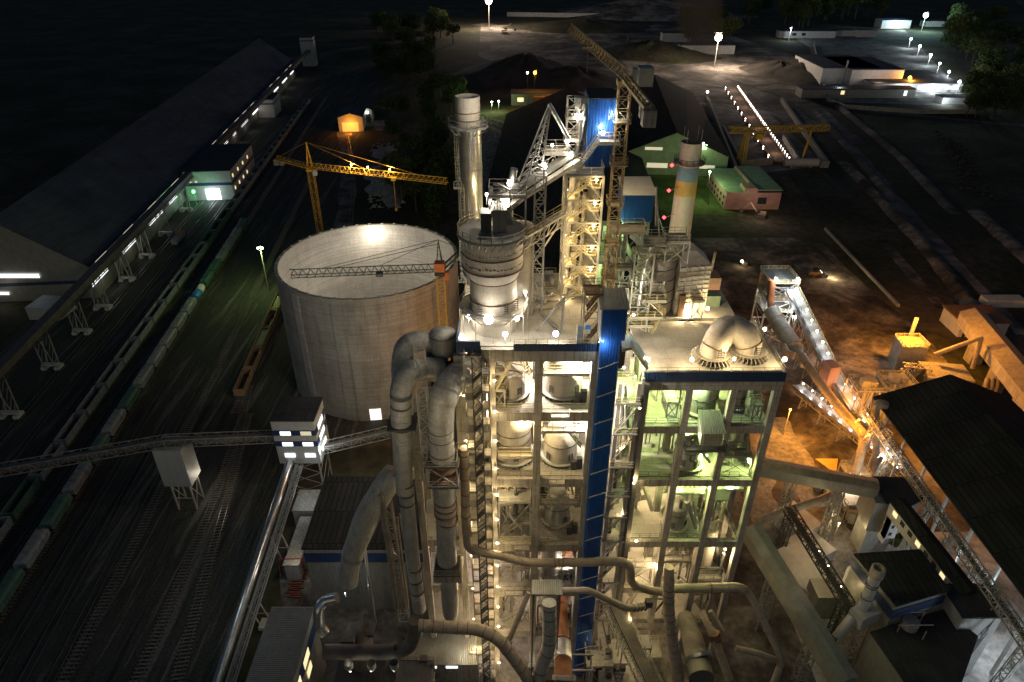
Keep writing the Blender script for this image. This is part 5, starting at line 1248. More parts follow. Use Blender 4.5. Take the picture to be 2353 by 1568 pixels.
# silver chimney
SCX, SCY = -6.5, 103.0
sc = thing('silver_chimney', 'shiny silver steel chimney with ladder and cream top behind the banded vessel', 'chimney', (SCX,SCY,76.3))
m = MB(); m.lathe((SCX,SCY,0), [(1.95,76.3),(1.9,101.9)], 40); m.build('shaft', M['galv'], sc)
m = MB(); m.lathe((SCX,SCY,0), [(1.82,101.9),(1.82,106.2),(1.7,106.2),(1.65,103)], 40); m.build('top_section', M['cream'], sc)
m = MB(); m.lathe((SCX,SCY,0), [(1.66,103.0),(.02,102.9)], 24)
m.lathe((SCX,SCY,0), [(1.83,104.0),(1.9,104.0),(1.9,104.12),(1.83,104.12)], 40); m.lathe((SCX,SCY,0), [(1.83,102.9),(1.88,102.9),(1.88,103.02),(1.83,103.02)], 40); m.build('seam_ring', M['rust'], sc)
m = MB(); m.lathe((SCX,SCY,0), [(1.95,101.7),(3.0,101.8),(3.0,101.95),(1.85,101.95)], 12, smooth=False)
for k in range(12): a = 2*PI*k/12; m.beam((SCX+1.95*math.cos(a),SCY+1.95*math.sin(a),100.7),(SCX+2.95*math.cos(a),SCY+2.95*math.sin(a),101.8), .1)
m.build('gallery', M['steel'], sc); ringrail((SCX,SCY), 2.95, 101.95, 12, mat='steel', par=sc)
m = MB()
for k in range(6): z = 80+k*3.9; m.lathe((SCX,SCY,0), [(1.96,z),(1.99,z),(1.99,z+.06),(1.96,z+.06)], 40)
m.build('joint_ring', M['steel'], sc)
m = MB()
for seg, (za, zb, ang) in enumerate(((93,101.8,3.75),(86,93.6,4.15),(77,86.6,3.8))):
    x, y = SCX+2.15*math.cos(ang), SCY+2.15*math.sin(ang)
    for s in (-.28,.28): m.beam((x+s,y,za),(x+s,y,zb), .07)
    for k in range(int((zb-za)/.5)): m.beam((x-.28,y,za+k*.5),(x+.28,y,za+k*.5), .05)
    for k in range(int((zb-za)/1.1)):
        z = za+1.5+k*1.1
        if z > zb: break
        P = [(x+.4*math.cos(t_), y-.1+.45*math.sin(t_)-.2, z) for t_ in [PI+PI*j/5 for j in range(6)]]
        for a_, b_ in zip(P, P[1:]): m.beam(a_, b_, .05)
    m.obox((x,y-.3,za-.1), 1.3, .9, .12); m.rail([(x-.6,y-.7,za),(x+.6,y-.7,za)], w=.05)
m.build('caged_ladder', M['steel_w'], sc)
plight((-3,97,107), 1600, 'white', tw, r=.5); lamp(tw, (-4.2,98.6,78.5), 900, 'white', r=.2, off=(-.2,.0,.6)); plight((-3.0,97.5,92), 900, 'warm', tw)  # the one beside the chimney top is added fill, no lamp there
# inclined conveyor from the top platform to the head tower
cv = thing('inclined_conveyor', 'silver inclined belt conveyor with floodlights rising to the blue-topped tower', 'conveyor', (0,90,96))
pa, pb = Vector((.2,89.6,99.0)), Vector((8.6,96.5,100.8))
pa = V(1148,462,89.5); pb = V(1318,352,96.5); dd = (pb-pa).normalized(); sd = dd.cross(Vector((0,0,1))).normalized()
m = MB(); m.beam(pa+sd*-.1, pb+sd*-.1, 1.0, .7); m.build('cover', M['galv'], cv)
m = MB(); m.beam(pa+sd*1.35+Vector((0,0,-.6)), pb+sd*1.35+Vector((0,0,-.6)), .9, .1); m.beam(pa+sd*.85+Vector((0,0,-.7)), pb+sd*.85+Vector((0,0,-.7)), .18,.3); m.beam(pa+sd*1.85+Vector((0,0,-.75)), pb+sd*1.85+Vector((0,0,-.75)), .14, .36); m.rail([pa+sd*1.8+Vector((0,0,-.6)), pb+sd*1.8+Vector((0,0,-.6))], w=.07); m.build('side_walkway', M['steel_w'], cv)
m = MB(); m.girder(pa-sd*.9+Vector((0,0,-.4)), pb-sd*.9+Vector((0,0,-.4)), 1.3, r=.12); m.build('side_truss', M['steel_w'], cv)
for f in (.03, .47):
    c = pa.lerp(pb, f); m = MB(); 
    for s in (-1.0, 2.0): m.beam(c+sd*s+Vector((0,0,-1)), c+sd*s+Vector((0,0,1.9)), .2)
    m.beam(c+sd*-1+Vector((0,0,1.9)), c+sd*2+Vector((0,0,1.9)), .2); m.build('portal', M['steel_w'], cv)
for (px, py, y, pw, r) in [(1172,422,89.8,260,.42),(1250,383,92.8,260,.36),(1310,358,95.8,280,.4)]:
    q = V(px, py, y); lamp(cv, q, pw, 'white', r=r, arm=(0,0,.9), off=(.1,-.7,.3))
lc = thing('lattice_column', 'tall narrow grey lattice column carrying the inclined conveyor from the roof slab', 'lattice column', tuple(V(1237,705,91.5)))
pt = V(1237,398,92); b_ = Vector((V(1232,700,92).x+.1, 92, 76.3)); m = MB(); m.truss(b_, (b_.x+.15,92,pt.z-.2), 1.5, n=11, r=.2, rr=.12); m.build('frame', M['steel'], lc)
m = MB(); a1 = Vector((b_.x+.8,91.2,76.45)); a2 = Vector((7.2,86.2,76.45)); m.truss(a1, a2, .4, .35, n=14, r=.14, rr=.08); m.beam(a2+Vector((0,0,0)), a2+Vector((.3,.3,5.6)), .34); m.beam(Vector((3.6,86.4,76.4)), a2+Vector((.3,.3,5.5)), .26); m.beam(a2+Vector((.3,.3,5.5)), (6.9,93,77), .22); m.beam(a2+Vector((.3,.3,5.5)), (11,88,81.6), .18); m.build('stub_mast', M['steel'], lc)
# derrick frame
dk = thing('derrick_frame', 'pointed grey lattice derrick leaning above the inclined conveyor', 'derrick', tuple(V(1215,430,91)))
ap = V(1262,240,93.5); l1_ = V(1183,438,90.2); l2_ = V(1243,405,93.2); l3 = V(1228,395,94.6)
m = MB(); m.beam(ap, l1_, .18); m.beam(ap+Vector((.25,0,0)), l1_+Vector((1.3,.4,.3)), .14); m.beam(ap+Vector((.3,0,0)), l2_, .18); m.beam(ap, l3, .14)
for k in range(9):
    t0, t1 = (k+.5)/9, (k+1.4)/9
    m.beam(ap.lerp(l1_, t0), (ap+Vector((.3,0,0))).lerp(l2_, min(1,t1)), .09); m.beam(ap.lerp(l1_, t0), ap.lerp(l3, t0), .08); m.beam(ap.lerp(l3, t0), (ap+Vector((.3,0,0))).lerp(l2_, min(1,t1)), .08); m.beam(ap.lerp(l1_, t0), (ap+Vector((.3,0,0))).lerp(l2_, t0), .08)
m.build('frame', M['steel'], dk); m = MB(); m.tube([ap, V(1306,318,95)], .3, 10); m.build('stay_pipe', M['galv'], dk)
# steel head tower with stairs, bucket elevators and blue head house
hd = thing('steel_stair_tower', 'tall yellow-lit steel frame tower of stairs on the roof under the blue head house', 'steel tower', (10.3,97,76.3))
hx0, hx1, hy0, hy1 = 7.75, 12.95, 94.2, 99.4; hz = 97.2
for x in (hx0, hx1):
    for y in (hy0, hy1): m = MB(); m.beam((x,y,76.3),(x,y,hz), .32); m.build('post', M['steel_w'], hd)
for k in range(6):
    z = 79.6+k*3.5; m = MB()
    for a, b in (((hx0,hy0),(hx1,hy0)),((hx1,hy0),(hx1,hy1)),((hx1,hy1),(hx0,hy1)),((hx0,hy1),(hx0,hy0))): m.beam((*a,z),(*b,z), .2)
    zc = z-3.5 if k else 76.3; xm = (hx0+hx1)/2
    m.beam((hx0,hy0,zc),(xm,hy0,z), .14); m.beam((hx1,hy0,zc),(xm,hy0,z), .14); m.beam((hx0,hy1,zc),(xm,hy1,z), .14); m.beam((hx1,hy1,zc),(xm,hy1,z), .14)
    m.beam((hx0,hy0,zc),(hx0,hy1,z), .14); m.beam((hx1,hy1,zc),(hx1,hy0,z), .14); m.build('brace', M['steel_w'], hd)
    m = MB(); y_ = 95.3
    m.box(hx0+.3,hx0+1.4,94.5,97.6,z-.1,z); m.rail([(hx0+.3,94.5,z),(hx0+1.4,94.5,z)], w=.07); m.build('landing', M['yellow'], hd); m = MB(); m.box(hx1-1.6,hx1-.3,94.5,97.6,z-1.75-.1,z-1.75); m.rail([(hx1-1.6,94.5,z-1.75),(hx1-.3,94.5,z-1.75)], w=.07); m.build('landing', M['yellow'], hd)
    m = MB(); m.stair((hx1-1.6,95.0,z-1.75),(hx0+1.4,95.0,z), .9); m.build('stair_flight', M['yellow'], hd)
    m = MB(); m.stair((hx0+1.4,96.9,z-3.5),(hx1-1.6,96.9,z-1.75), .9); m.build('stair_flight', M['yellow'], hd)
    lamp(hd, (hx1-1.0,94.1,z-.4), 250, 'warm', r=.2, arm=(0,0,.6)); lamp(hd, (hx0+.2,95.5,z-2.4), 220, 'warm', r=.16, arm=(0,0,.6), off=(.4,.2,0))
for (x, y, w_, z1) in ((12.2,100.4,1.25,97),(9.9,100.6,.8,96.5)):
    be = MB(); be.box(x-w_/2,x+w_/2,y-.5,y+.5,76.3,z1)
    for k in range(8): z = 78+k*2.4; be.box(x-w_/2-.06,x+w_/2+.06,y-.56,y+.56,z,z+.14)
    be.build('elevator_casing', M['cream'], hd)
m = MB(); m.tube([(8.6,98.4,76.4),(8.7,98.4,90),(9.0,98.2,97)], .45, 14); m.tube([(11.0,99.2,76.4),(11.0,99.2,93)], .35, 12); m.build('down_pipe', M['cream'], hd)
bh = thing('blue_head_house', 'tall blue corrugated head house standing on top of the steel stair tower', 'head house', (12.8,101,97))
corrbox('cladding', 10.8,14.75,98.0,104.6,97.3,106.8, M['blue'], bh, .36, .12)
m = MB(); m.box(10.7,14.85,97.85,104.75,106.82,106.98); m.build('roof', M['rooffelt'], bh)
m = MB(); m.box(13.55,13.75,97.85,97.88,104.2,104.5); m.box(11.3,11.36,97.85,97.88,105.9,106.0); m.build('notice', M['whitepaint'], bh)
g = gallery(hd, 12.2, 15.2, 96.0, 97.7, 101.3, 'steel_w','steel_w'); stairp(hd, (9.4,96.2,97.4),(12.2,96.8,101.3), .9, 'steel_w')
lamp(hd, V(1385,306,96.6), 1000, 'white', r=.3, arm=(0,0,1.3), off=(0,.2,.2)); plight((14.2,96.2,104.5), 700, 'cool', hd)
g = gallery(hd, 7.7, 13.0, 94.2, 99.5, 97.3, 'steel_w','steel_w')
gallery(hd, 4.6, 8.0, 95.5, 98.5, 100.0, 'steel_w','steel_w')
# scaffold lift left of the blue head house
sl_ = thing('service_frame', 'brightly lit narrow lattice service frame left of the blue head house', 'steel frame', (9.3,98.5,97.3))
m = MB(); m.truss((8.6,98.6,97.4),(8.6,98.6,107), 1.7, r=.14, rr=.09); m.truss((9.9,99.6,97.4),(9.9,99.6,105.6), 1.2, r=.12, rr=.08); m.build('frame', M['steel_w'], sl_)
gallery(sl_, 7.6, 10.3, 97.6, 99.8, 104.4, 'steel_w','steel_w'); gallery(sl_, 7.4, 9.6, 97.4, 99.2, 101.4, 'steel_w','steel_w')
m = MB(); m.obox((9.6,99.2,105.4), 1.6, 1.2, 1.5); m.tube([(10.2,98.8,106),(9.8,98.4,102),(9.2,98.2,99)], .35, 10); m.build('duct', M['galv'], sl_)
for (px, py, y, pw, r) in [(1326,270,98,350,.42),(1303,326,97,160,.24),(1269,334,95,250,.2)]:
    lamp(sl_, V(px, py, y), pw, 'white', r=r, arm=(0,0,1.0), off=(.2,-.6,.2))
# lower yellow walkway from the vessel deck to the stair tower
wk = thing('link_walkway', 'yellow-railed inclined walkway from the vessel deck to the stair tower', 'walkway', (3,92,90))
a, b = Vector((1.4,89.6,91.5)), Vector((7.7,95.0,92.4)); dd = (b-a).normalized(); sd = dd.cross(Vector((0,0,1))).normalized()*.6
a2 = V(1196,548,89.5); b2 = V(1298,488,94.5)
m = MB(); m.beam(a2, b2, 1.2, .12); m.beam(a2-sd, b2-sd, .14,.34); m.beam(a2+sd, b2+sd, .14,.34); m.build('deck', M['steel_w'], wk); m = MB(); m.rail([a2-sd, b2-sd], w=.07); m.rail([a2+sd, b2+sd], w=.07); m.build('railing', M['yellow'], wk)
m = MB()
for k in range(5):
    c = a2.lerp(b2, k/5); m.beam(c+sd, c+Vector((0,0,-2.0)), .12); m.beam(c+Vector((0,0,-2)), a2.lerp(b2, (k+1)/5)+sd, .12)
m.beam(a2+Vector((0,0,-2)), b2+Vector((0,0,-2)), .16); m.beam(b2+Vector((0,0,-.5)), (2.9,92.6,84), .2); m.beam((1.6,91,85.5), (4.6,93,78.5), .18); m.build('under_truss', M['steel_w'], wk)
# ---------------------------------------------------------------- vessels inside the bays
def skirted(name, label, c, r, z0, h, mat, top='flat', group=None, fins=18, bands=(), finw=.8, door=(4.4,5.3), cone=0, finh=.7):
    t = thing(name, label, 'vessel', (c[0],c[1],z0), group); cc = (c[0],c[1],0)
    m = MB()
    if top == 'flat': prof = [(r,z0+finh),(r,z0+h),(r*.97,z0+h+.15),(.05,z0+h+.5)]
    elif top == 'cone': prof = [(r,z0+finh),(r,z0+h*.55),(r*.62,z0+h),(r*.55,z0+h+.2),(.05,z0+h+.2)]
    elif top == 'wide': prof = [(r,z0+finh),(r,z0+h*.6),(r*1.14,z0+h*.68),(r*1.14,z0+h*.94),(r*.75,z0+h),(.05,z0+h+.2)]
    elif top == 'open': prof = [(r,z0+finh),(r,z0+h)]
    m.lathe(cc, prof, 48); m.lathe(cc, [(r*.85,z0),(r*.9,z0+finh)], 32); m.build('shell', mat, t)
    m = MB(); m.lathe(cc, [(r,z0+finh-.08),(r+finw*.75,z0+finh-.08),(r+finw*.75,z0+finh+.02),(r,z0+finh+.02)], 48, smooth=False); m.lathe(cc, [(r*.9,z0+.02),(r+finw,z0+.02),(r+finw,z0+.1),(r*.9,z0+.1)], 48, smooth=False)
    for k in range(fins*2):
        a = PI*k/fins; m.beam((cc[0]+(r+.0)*math.cos(a),cc[1]+(r+.0)*math.sin(a),z0+finh*.5+.05),(cc[0]+(r+finw*.8)*math.cos(a),cc[1]+(r+finw*.8)*math.sin(a),z0+finh*.45+.05), .09, finh*.85)
    m.build('support_skirt', M['steel'] if mat != M['lagging'] else M['steel_w'], t)
    if bands:
        m = MB()
        for z in bands: m.lathe(cc, [(r+.002,z-.06),(r+.06,z-.06),(r+.06,z+.06),(r+.002,z+.06)], 48)
        m.build('seam_ring', M['steel_dark'], t)
    for a in door:
        m = MB(); x, y = cc[0]+(r+.1)*math.cos(a), cc[1]+(r+.1)*math.sin(a); ta = Vector((-math.sin(a), math.cos(a), 0))
        p = Vector((x,y,z0+finh+.5))
        for s in (-.35,.35): m.beam(p+ta*s, p+ta*s+Vector((0,0,1.3)), .1)
        for k in range(4): m.beam(p-ta*.35+Vector((0,0,.2+k*.35)), p+ta*.35+Vector((0,0,.2+k*.35)), .08)
        m.build('inspection_door', M['steel_dark'], t)
    return t
# top-left: cylinder with sloping segmented duct roof
c = (-.15,86.4); t = skirted('cyclone_vessel', 'cream vessel with slanted segmented top in the upper left bay of the central tower', c, 2.25, 64.9, 3.8, M['cream'], 'open', finw=.8)
m = MB(); n = 36; vs = []; R_ = 2.25
for k in range(n): a = 2*PI*k/n; x, y = c[0]+R_*math.cos(a), c[1]+R_*math.sin(a); vs.append((x,y,68.7))
for k in range(n): a = 2*PI*k/n; x, y = c[0]+R_*math.cos(a)*1.0, c[1]+R_*math.sin(a); vs.append((x,y,68.9+(y-c[1]+2.1)*.95+(-x+c[0]+2)*.25))
m.add(vs, [(k,(k+1)%n,(k+1)%n+n,k+n) for k in range(n)], True); m.add(vs[n:], [tuple(range(n))]); m.build('slanted_cap', M['cream'], t)
m = MB()
for k in range(4):
    y = c[1]-1.3+k*.85; hw = math.sqrt(max(.1, R_**2-(y-c[1])**2)); z = lambda x: 68.95+(y-c[1]+2.1)*.95+(-x+c[0]+2)*.25
    m.beam((c[0]-hw,y,z(c[0]-hw)),(c[0]+hw,y,z(c[0]+hw)), .1)
m.build('seam_ring', M['rust'], t)
skirted('cyclone_vessel', 'broad grey-cream vessel on fins in the upper right bay of the central tower', (8.0,87.4), 2.95, 64.9, 6.6, M['cream'], 'open', finw=.95, fins=14, bands=(69.6,), door=(4.0,5.4))
m = MB(); m.lathe((8.0,87.6,0), [(2.95,71.5),(2.7,72),(2.3,73.0),(2.4,75.8)], 48); single('cyclone_cone', m, M['cream'], 'pale dished cone hanging above the broad vessel in the upper right bay', 'vessel')
skirted('cyclone_vessel', 'wide-shouldered cream vessel ringed by yellow railings in the second left bay', (.1,87.4), 3.0, 51.4, 10.8, M['cream'], 'wide', fins=14, bands=(55.8,57.6), door=(4.9,))
t2 = thing('ring_walkway', 'curved yellow ring walkway round the wide-shouldered vessel in the second left bay', 'walkway', (.4,87.4,60)); m = MB(); m.lathe((.4,87.4,0), [(2.3,62.3),(3.0,62.3),(3.0,62.4),(2.3,62.4)], 24, smooth=False); m.build('deck', M['steel_w'], t2); ringrail((.4,87.4), 2.95, 62.4, 20, mat='yellow', par=t2); ringrail((.4,87.4), 2.1, 62.4, 20, mat='yellow', par=t2)
m = MB(); 
for k in range(18): a = 2*PI*k/18; m.beam((.4+2.2*math.cos(a),87.4+2.2*math.sin(a),62.2),(.4+3.07*math.cos(a),87.4+3.07*math.sin(a),61.3), .09,.3)
m.build('radial_fin', M['rust'], t2)
skirted('cyclone_vessel', 'grey vessel under pale stairs in the second right bay of the central tower', (8.0,87.2), 2.75, 51.4, 7.6, M['cream'], 'cone', fins=14, bands=(55.4,), door=(3.9,5.3))
skirted('cyclone_vessel', 'dim brown vessel on fins in the third right bay of the central tower', (8.0,87.6), 2.35, 36.3, 7.0, M['lagging'], 'cone', fins=12, bands=(40.5,), door=(5.3,))
# dusty conical heap / kiln riser below
t = thing('riser_duct', 'thick ribbed pale duct rising through the fourth right bay of the central tower', 'duct', (7.0,84.5,12.6))
m = MB(); m.tube([(7.2,84.6,9),(7.2,84.6,22),(7.2,84.6,33.9)], [1.7,1.7,1.9], 28); m.build('shell', M['cream'], t); m = MB()
for k in range(12): z = 14+k*1.6; m.lathe((7.2,84.6,0), [(1.72,z),(1.85,z),(1.85,z+.12),(1.72,z+.12)], 28)
m.build('stiffener_ring', M['steel'], t)
t = thing('feed_hood', 'orange-brown hood and valve gear on the pink floor of the lower right bay', 'hood', (9.6,88,24.4)); m = MB(); m.obox((9.8,88,24.4), 3, 2.4, 2.6); m.tube([(9.2,88,27),(8.2,87,31)], [1.0,.6], 14); m.build('body', M['kiln'], t); m = MB()
for k in range(7): m.beam((8.6,86.6,24.6+k*.45),(9.6,86.6,24.6+k*.45), .09)
m.build('ladder', M['whitepaint'], t)

# ---------------------------------------------------------------- right tower
XR = (20.6, 27.4, 34.3, 41.0); RF, RM, RB = 86.0, 93.5, 101.0
LR = [69.3, 59.0, 47.5, 32.6, 20.0, 9.5]
rt = thing('second_tower', 'open concrete tower on the right with green-lit floors and twin ducts on its roof', 'industrial tower', (31, 93, 0))
for x in XR:
    for y in (RF, RM, RB): colm(rt, x, y, 67.3, 1.1)
slab(rt, 20.0, 41.6, RF+.4, RB+.6, 69.3)
fbeam(rt, 20.05, 41.55, RF-.2, 68.2, 1.9, .75)
for y in (RM, RB): seg_beams(rt, XR, y, 68.9, 1.4)
for z in LR[1:]:
    xs = XR if z > 22 else XR
    slab(rt, 20.2, 34.8 if z in (32.6,) else 41.4, RF+.4, RB+.5, z); seg_beams(rt, XR, RF, z+.1, 1.45, .8, 1.1); seg_beams(rt, XR, RM, z-.36, 1.1, .8, 1.1)
    for x in XR: m = MB(); m.box(x-.38,x+.38,RF+.56,RM-.56,z-1.4,z-.36); m.box(x-.38,x+.38,RM+.56,RB-.56,z-1.4,z-.36); m.build('cross_beam', M['concrete'], rt)
    m = MB()
    for a, b in zip(XR, XR[1:]): m.rail([(a+.7,RF+.5,z),(b-.7,RF+.5,z)], w=.055)
    m.build('railing', M['steel_dark'] if z > 30 else M['steel_w'], rt)
m = MB(); m.corr((20.0,RF-.6),(41.65,RF-.6), 68.0, 69.75, .34, .1); m.build('blue_parapet', M['bluedull'], rt)
m = MB(); m.rail([(20.2,RF-.4,69.3),(41.4,RF-.4,69.3),(41.4,RB+.4,69.3)], w=.06); m.corr((41.62,RF-.5),(41.62,RB+.5), 68.0, 69.6, .34, .08); m.build('roof_railing', M['steel_w'], rt)
for (px, py, y, pw, k) in [(1490,828,86.4,800,'warm'),(1590,827,86.4,900,'warm'),(1687,826,86.4,900,'warm'),(1803,826,86.6,1100,'warm'),(1757,757,100,900,'warm'),(1626,710,101,1000,'warm'),(1580,728,101.5,1500,'warm')]:
    q = V(px, py, y); lamp(rt, q, pw, k, r=.28 if px < 1700 else .36, arm=(0,0,.9), off=(0,.3,.4))
for (x, y, z, pw, k, r) in [(24.6,91,66.8,800,'lime',.28),(24,98,66,400,'lime',.2),(28.8,87.6,66.4,520,'green',.25),(28.6,87.4,56.8,240,'lime',.2),(28.4,87.4,45.6,420,'lime',.2),(33.6,87.2,45.4,380,'lime',.2),(38,88,44.8,200,'green',.2),(33.5,97,66,700,'lime',.2),(38.5,92,64.5,700,'cool',.3),(39,98,66.5,350,'green',.2),  # front ceiling lamps over the middle bay are added to brighten the vessels
    (24,96,57,260,'lime',.2),(33.0,88.5,50.5,220,'lime',.3),(30,97,57,450,'lime',.2),(40.0,87.6,50.5,130,'lime',.3),(38,97,57,450,'lime',.2),
    (23.5,97,45.5,1500,'white',.25),(24,92,44,500,'white',.2),(33.2,88,36,110,'lime',.28),(31,96,46,330,'lime',.2),(38,97,45,120,'green',.2),
    (26.5,86.2,26,800,'white',.35),(23,93,30,1000,'warm',.2),(30,94,30,1100,'warm',.2),(39.6,87.6,28.5,500,'warm',.2),(23,92,17.5,900,'warm',.2),(31,92,17.5,700,'warm',.2),(28,88,7,700,'warm',.2)]:
    lamp(rt, (x,y,z), pw*(6.5 if z > 40 else 4.0 if z > 27 else 1.4), {'lime':'lime','white':'warm'}.get(k,k), r=r, arm=(0,0,-.6), off=(0,-.3,-.5))
t = skirted('tall_vessel', 'green-lit banded vessel in the middle bay of the top right-tower floor', (31.0,90.2), 2.45, 59.0, 10.0, M['lagging'], 'open', bands=(62.3,65.6), fins=14, door=(4.4,), finw=.9)
t = skirted('tall_vessel', 'slim green-lit vessel with bolted flange in the right bay of the top right-tower floor', (37.3,91.4), 1.35, 59.0, 10.0, M['lagging'], 'open', bands=(61.2,66.5), fins=10, door=(5.2,), finw=.6)
m = MB()
for k in range(14): a = 2*PI*k/14; m.beam((37.3+1.5*math.cos(a),91.4+1.5*math.sin(a),62.8),(37.3+1.5*math.cos(a),91.4+1.5*math.sin(a),64.6), .14)
build_each(m, 'flange_bolt', M['steel_dark'], t)
t = skirted('tall_vessel', 'green-lit vessel on dark fins in the middle bay of the second right-tower floor', (30.4,89.8), 2.3, 47.5, 8.0, M['lagging'], 'cone', bands=(51.4,53.2), fins=12, door=(4.1,5.2))
t = skirted('tall_vessel', 'green-lit drum with sloped lid in the middle bay of the third right-tower floor', (30.0,89.6), 1.95, 32.6, 5.2, M['lagging'], 'flat', bands=(36.6,), fins=12, door=(4.2,5.6))
m = MB(); m.lathe((37.6,91,0), [(.5,50.2),(1.9,52.5),(1.9,57.5)], 32); single('hopper_cone', m, M['lagging'], 'conical hopper in the right bay of the second right-tower floor', 'hopper')
m = MB(); m.lathe((36.9,90.5,0), [(1.9,21.5),(1.9,31.6)], 32); m.lathe((36.9,90.5,0), [(1.9,21.5),(.1,21.2)], 32); m.lathe((36.9,90.5,0), [(1.9,31.6),(.05,31.9)], 32); t = single('white_silo_tank', m, M['cream'], 'pale vertical tank lit warmly in the lowest right bay of the right tower', 'tank')
m = MB(); m.obox((37.3,92,38.0), 4.4, 3, 4); single('filter_box', m, M['steel'], 'grey box unit in the dark right bay of the third right-tower floor', 'filter')
m = MB(); rnd = random.Random(9)
for z in LR[1:]:
    for k in range(8): x = rnd.uniform(21.5, 40); y = rnd.uniform(94.5, 99.8); m.obox((x,y,z), rnd.uniform(.5,1.4), rnd.uniform(.5,1.2), rnd.uniform(.8,2.4), rnd.uniform(0,1))
build_each(m, 'cabinet', M['steel_w'], rt)
for (x0,x1,y0,y1,z,lg) in [(35.2,40.4,86.9,89.2,51.6,47.5),(27.9,33.6,86.8,88,56.2,None),(35,40.2,87,88.4,44.0,None),(28,33.5,87,88,43.2,None),(38.6,40.2,87.2,88.8,62.0,59),(25.0,26.8,88,92,62,59),(21.2,23.5,95,99,64,59),(28.2,33.6,86.8,88.2,26,20),(21.5,26.5,86.8,88,24.5,20),(35,40,86.8,88.2,21,None)]:
    gallery(rt, x0,x1,y0,y1,z,'steel','steel_w', legs=lg)
for p, q in (((38.4,88.3,59),(40.2,95,65)),((35.6,89.5,47.5),(39.5,89.6,51.6)),((25.8,92.4,59),(25.8,88,62)),((22,87.6,20),(25,87.6,24.5)),((29,88.5,20),(32.5,88.5,26)),((22.5,88,9.5),(25,90,14))): stairp(rt, p, q, .9, 'steel_w')
plight((31,68,54), 1300, 'warm', rt, r=.5)  # added fill on the right tower front, floats without a fitting
# hanging ribbed hood on the front
hb = thing('ribbed_hood', 'grey ribbed sheet hood hung on the front of the right tower below its top floor', 'hood', (31.7,84.8,57))
m = MB(); m.corr_roof((29.9,83.6,59.2),(33.7,83.6,59.2),(33.0,86.4,61.8),(29.5,86.4,61.8), .38, .16); m.build('ribbed_roof', M['greysheet'], hb)
m = MB(); m.corr((30.0,83.7),(33.3,83.7),56.7,59.15,.38,.12); m.build('ribbed_front', M['greysheet'], hb); m = MB(); m.add([(29.9,83.7,56.7),(29.7,86.0,58.4),(29.6,86.3,61.4),(29.9,83.7,59.1)], [(0,1,2,3)]); m.add([(33.4,83.7,56.7),(33.4,86.0,58.4),(33.3,86.3,61.4),(33.4,83.7,59.1)], [(0,1,2,3)]); m.build('cheek', M['whitesheet'], hb)
gallery(rt, 27.9, 34.5, 84.2, 85.4, 55.2, 'steel_dark', 'steel_dark')
# twin ducts on the roof
tdk = thing('twin_duct', 'pair of fat cream ducts leaning together like an arch on the right tower roof', 'duct', (33.4,91,69.3))
for bx, by, s in ((31.4,89.9,1),(37.3,90.9,-1)):
    m = MB(); r = 2.05; top = (33.4 if s == 1 else 35.0, 92.6, 76.0)
    m.tube([(bx,by,69.6),(bx+s*.1,by+.1,71.2),(bx+s*.75,by+.7,72.5),(34.3-s*1.0,92.0,73.4),(34.3+s*.2,92.6,73.7)], [r,r,r*1.04,r*1.0,r*.9], 30); m.build('duct_leg', M['cream'], tdk)
    m = MB(); m.lathe((bx,by,0), [(r,70.2),(r+.55,70.2),(r+.55,70.3),(r,70.3)], 36, smooth=False)
    for k in range(30): a = 2*PI*k/30; m.beam((bx+r*math.cos(a),by+r*math.sin(a),70.05),(bx+(r+1.15)*math.cos(a),by+(r+1.15)*math.sin(a),69.45), .08, .75)
    m.build('fin_ring', M['steel_w'], tdk); m = MB(); m.tube([(bx+s*.12,by+.1,71.25),(bx+s*.18,by+.14,71.4)], r*1.035, 30); m.build('seam_ring', M['rust'], tdk)
    m = MB()
    for k in range(4): m.beam((bx+.2,by-r-.08,70.8+k*.35),(bx+1.1,by-r-.08,70.8+k*.35), .09)
    for e in (.2,1.1): m.beam((bx+e,by-r-.08,70.6),(bx+e,by-r-.08,72), .1)
    m.build('inspection_door', M['steel_dark'], tdk)
# upper part: tank with louvred side house, platforms, frame, blue box
bl = thing('banded_tank', 'cream banded tank with railed top behind the twin ducts on the right roof', 'tank', (25.4,106,69.9))
slab(rt, 16.6, 38.5, RB+.62, 112, 69.9)
m = MB(); c = (24.6,105.5,0); m.lathe(c, [(3.3,69.9),(3.3,80.4),(.1,80.7)], 48); m.build('shell', M['cream'], bl); m = MB()
for z in (72,74.2,76.3,78.4): m.lathe(c, [(3.302,z),(3.38,z),(3.38,z+.12),(3.302,z+.12)], 48)
m.build('seam_ring', M['steel_dark'], bl); m = MB(); m.lathe(c, [(3.3,80.35),(3.9,80.4),(3.9,80.55),(.1,80.72)], 24, smooth=False); m.build('top_deck', M['steel'], bl); ringrail(c, 3.8, 80.55, 16, mat='yellow', par=bl)
lv = thing('louvred_house', 'tall cream louvred side house attached right of the banded tank', 'louvred house', (30,105,69.9))
m = MB(); m.prism([(27.9,102.6),(33.4,103.6),(33.4,108.5),(27.9,108.5)], 69.9, 78.8); m.add([(27.9,102.6,78.8),(33.4,103.6,78.8),(33.4,108.5,78.8),(27.9,108.5,78.8),(27.9,104.6,80.8),(31,105.2,80.8),(31,108.4,80.8),(27.9,108.4,80.8)], [(0,1,5,4),(1,2,6,5),(4,5,6,7),(0,4,7,3),(3,7,6,2)]); m.build('wall', M['cream'], lv)
m = MB()
for k in range(9): z = 72+k*.85; m.beam((28.0,102.50,z),(33.3,103.48,z), .12,.14)
for k in range(1,5): f = k/5; m.beam((27.9+5.5*f,102.5+1.0*f,71.6),(27.9+5.5*f,102.5+1.0*f,79.2), .12)
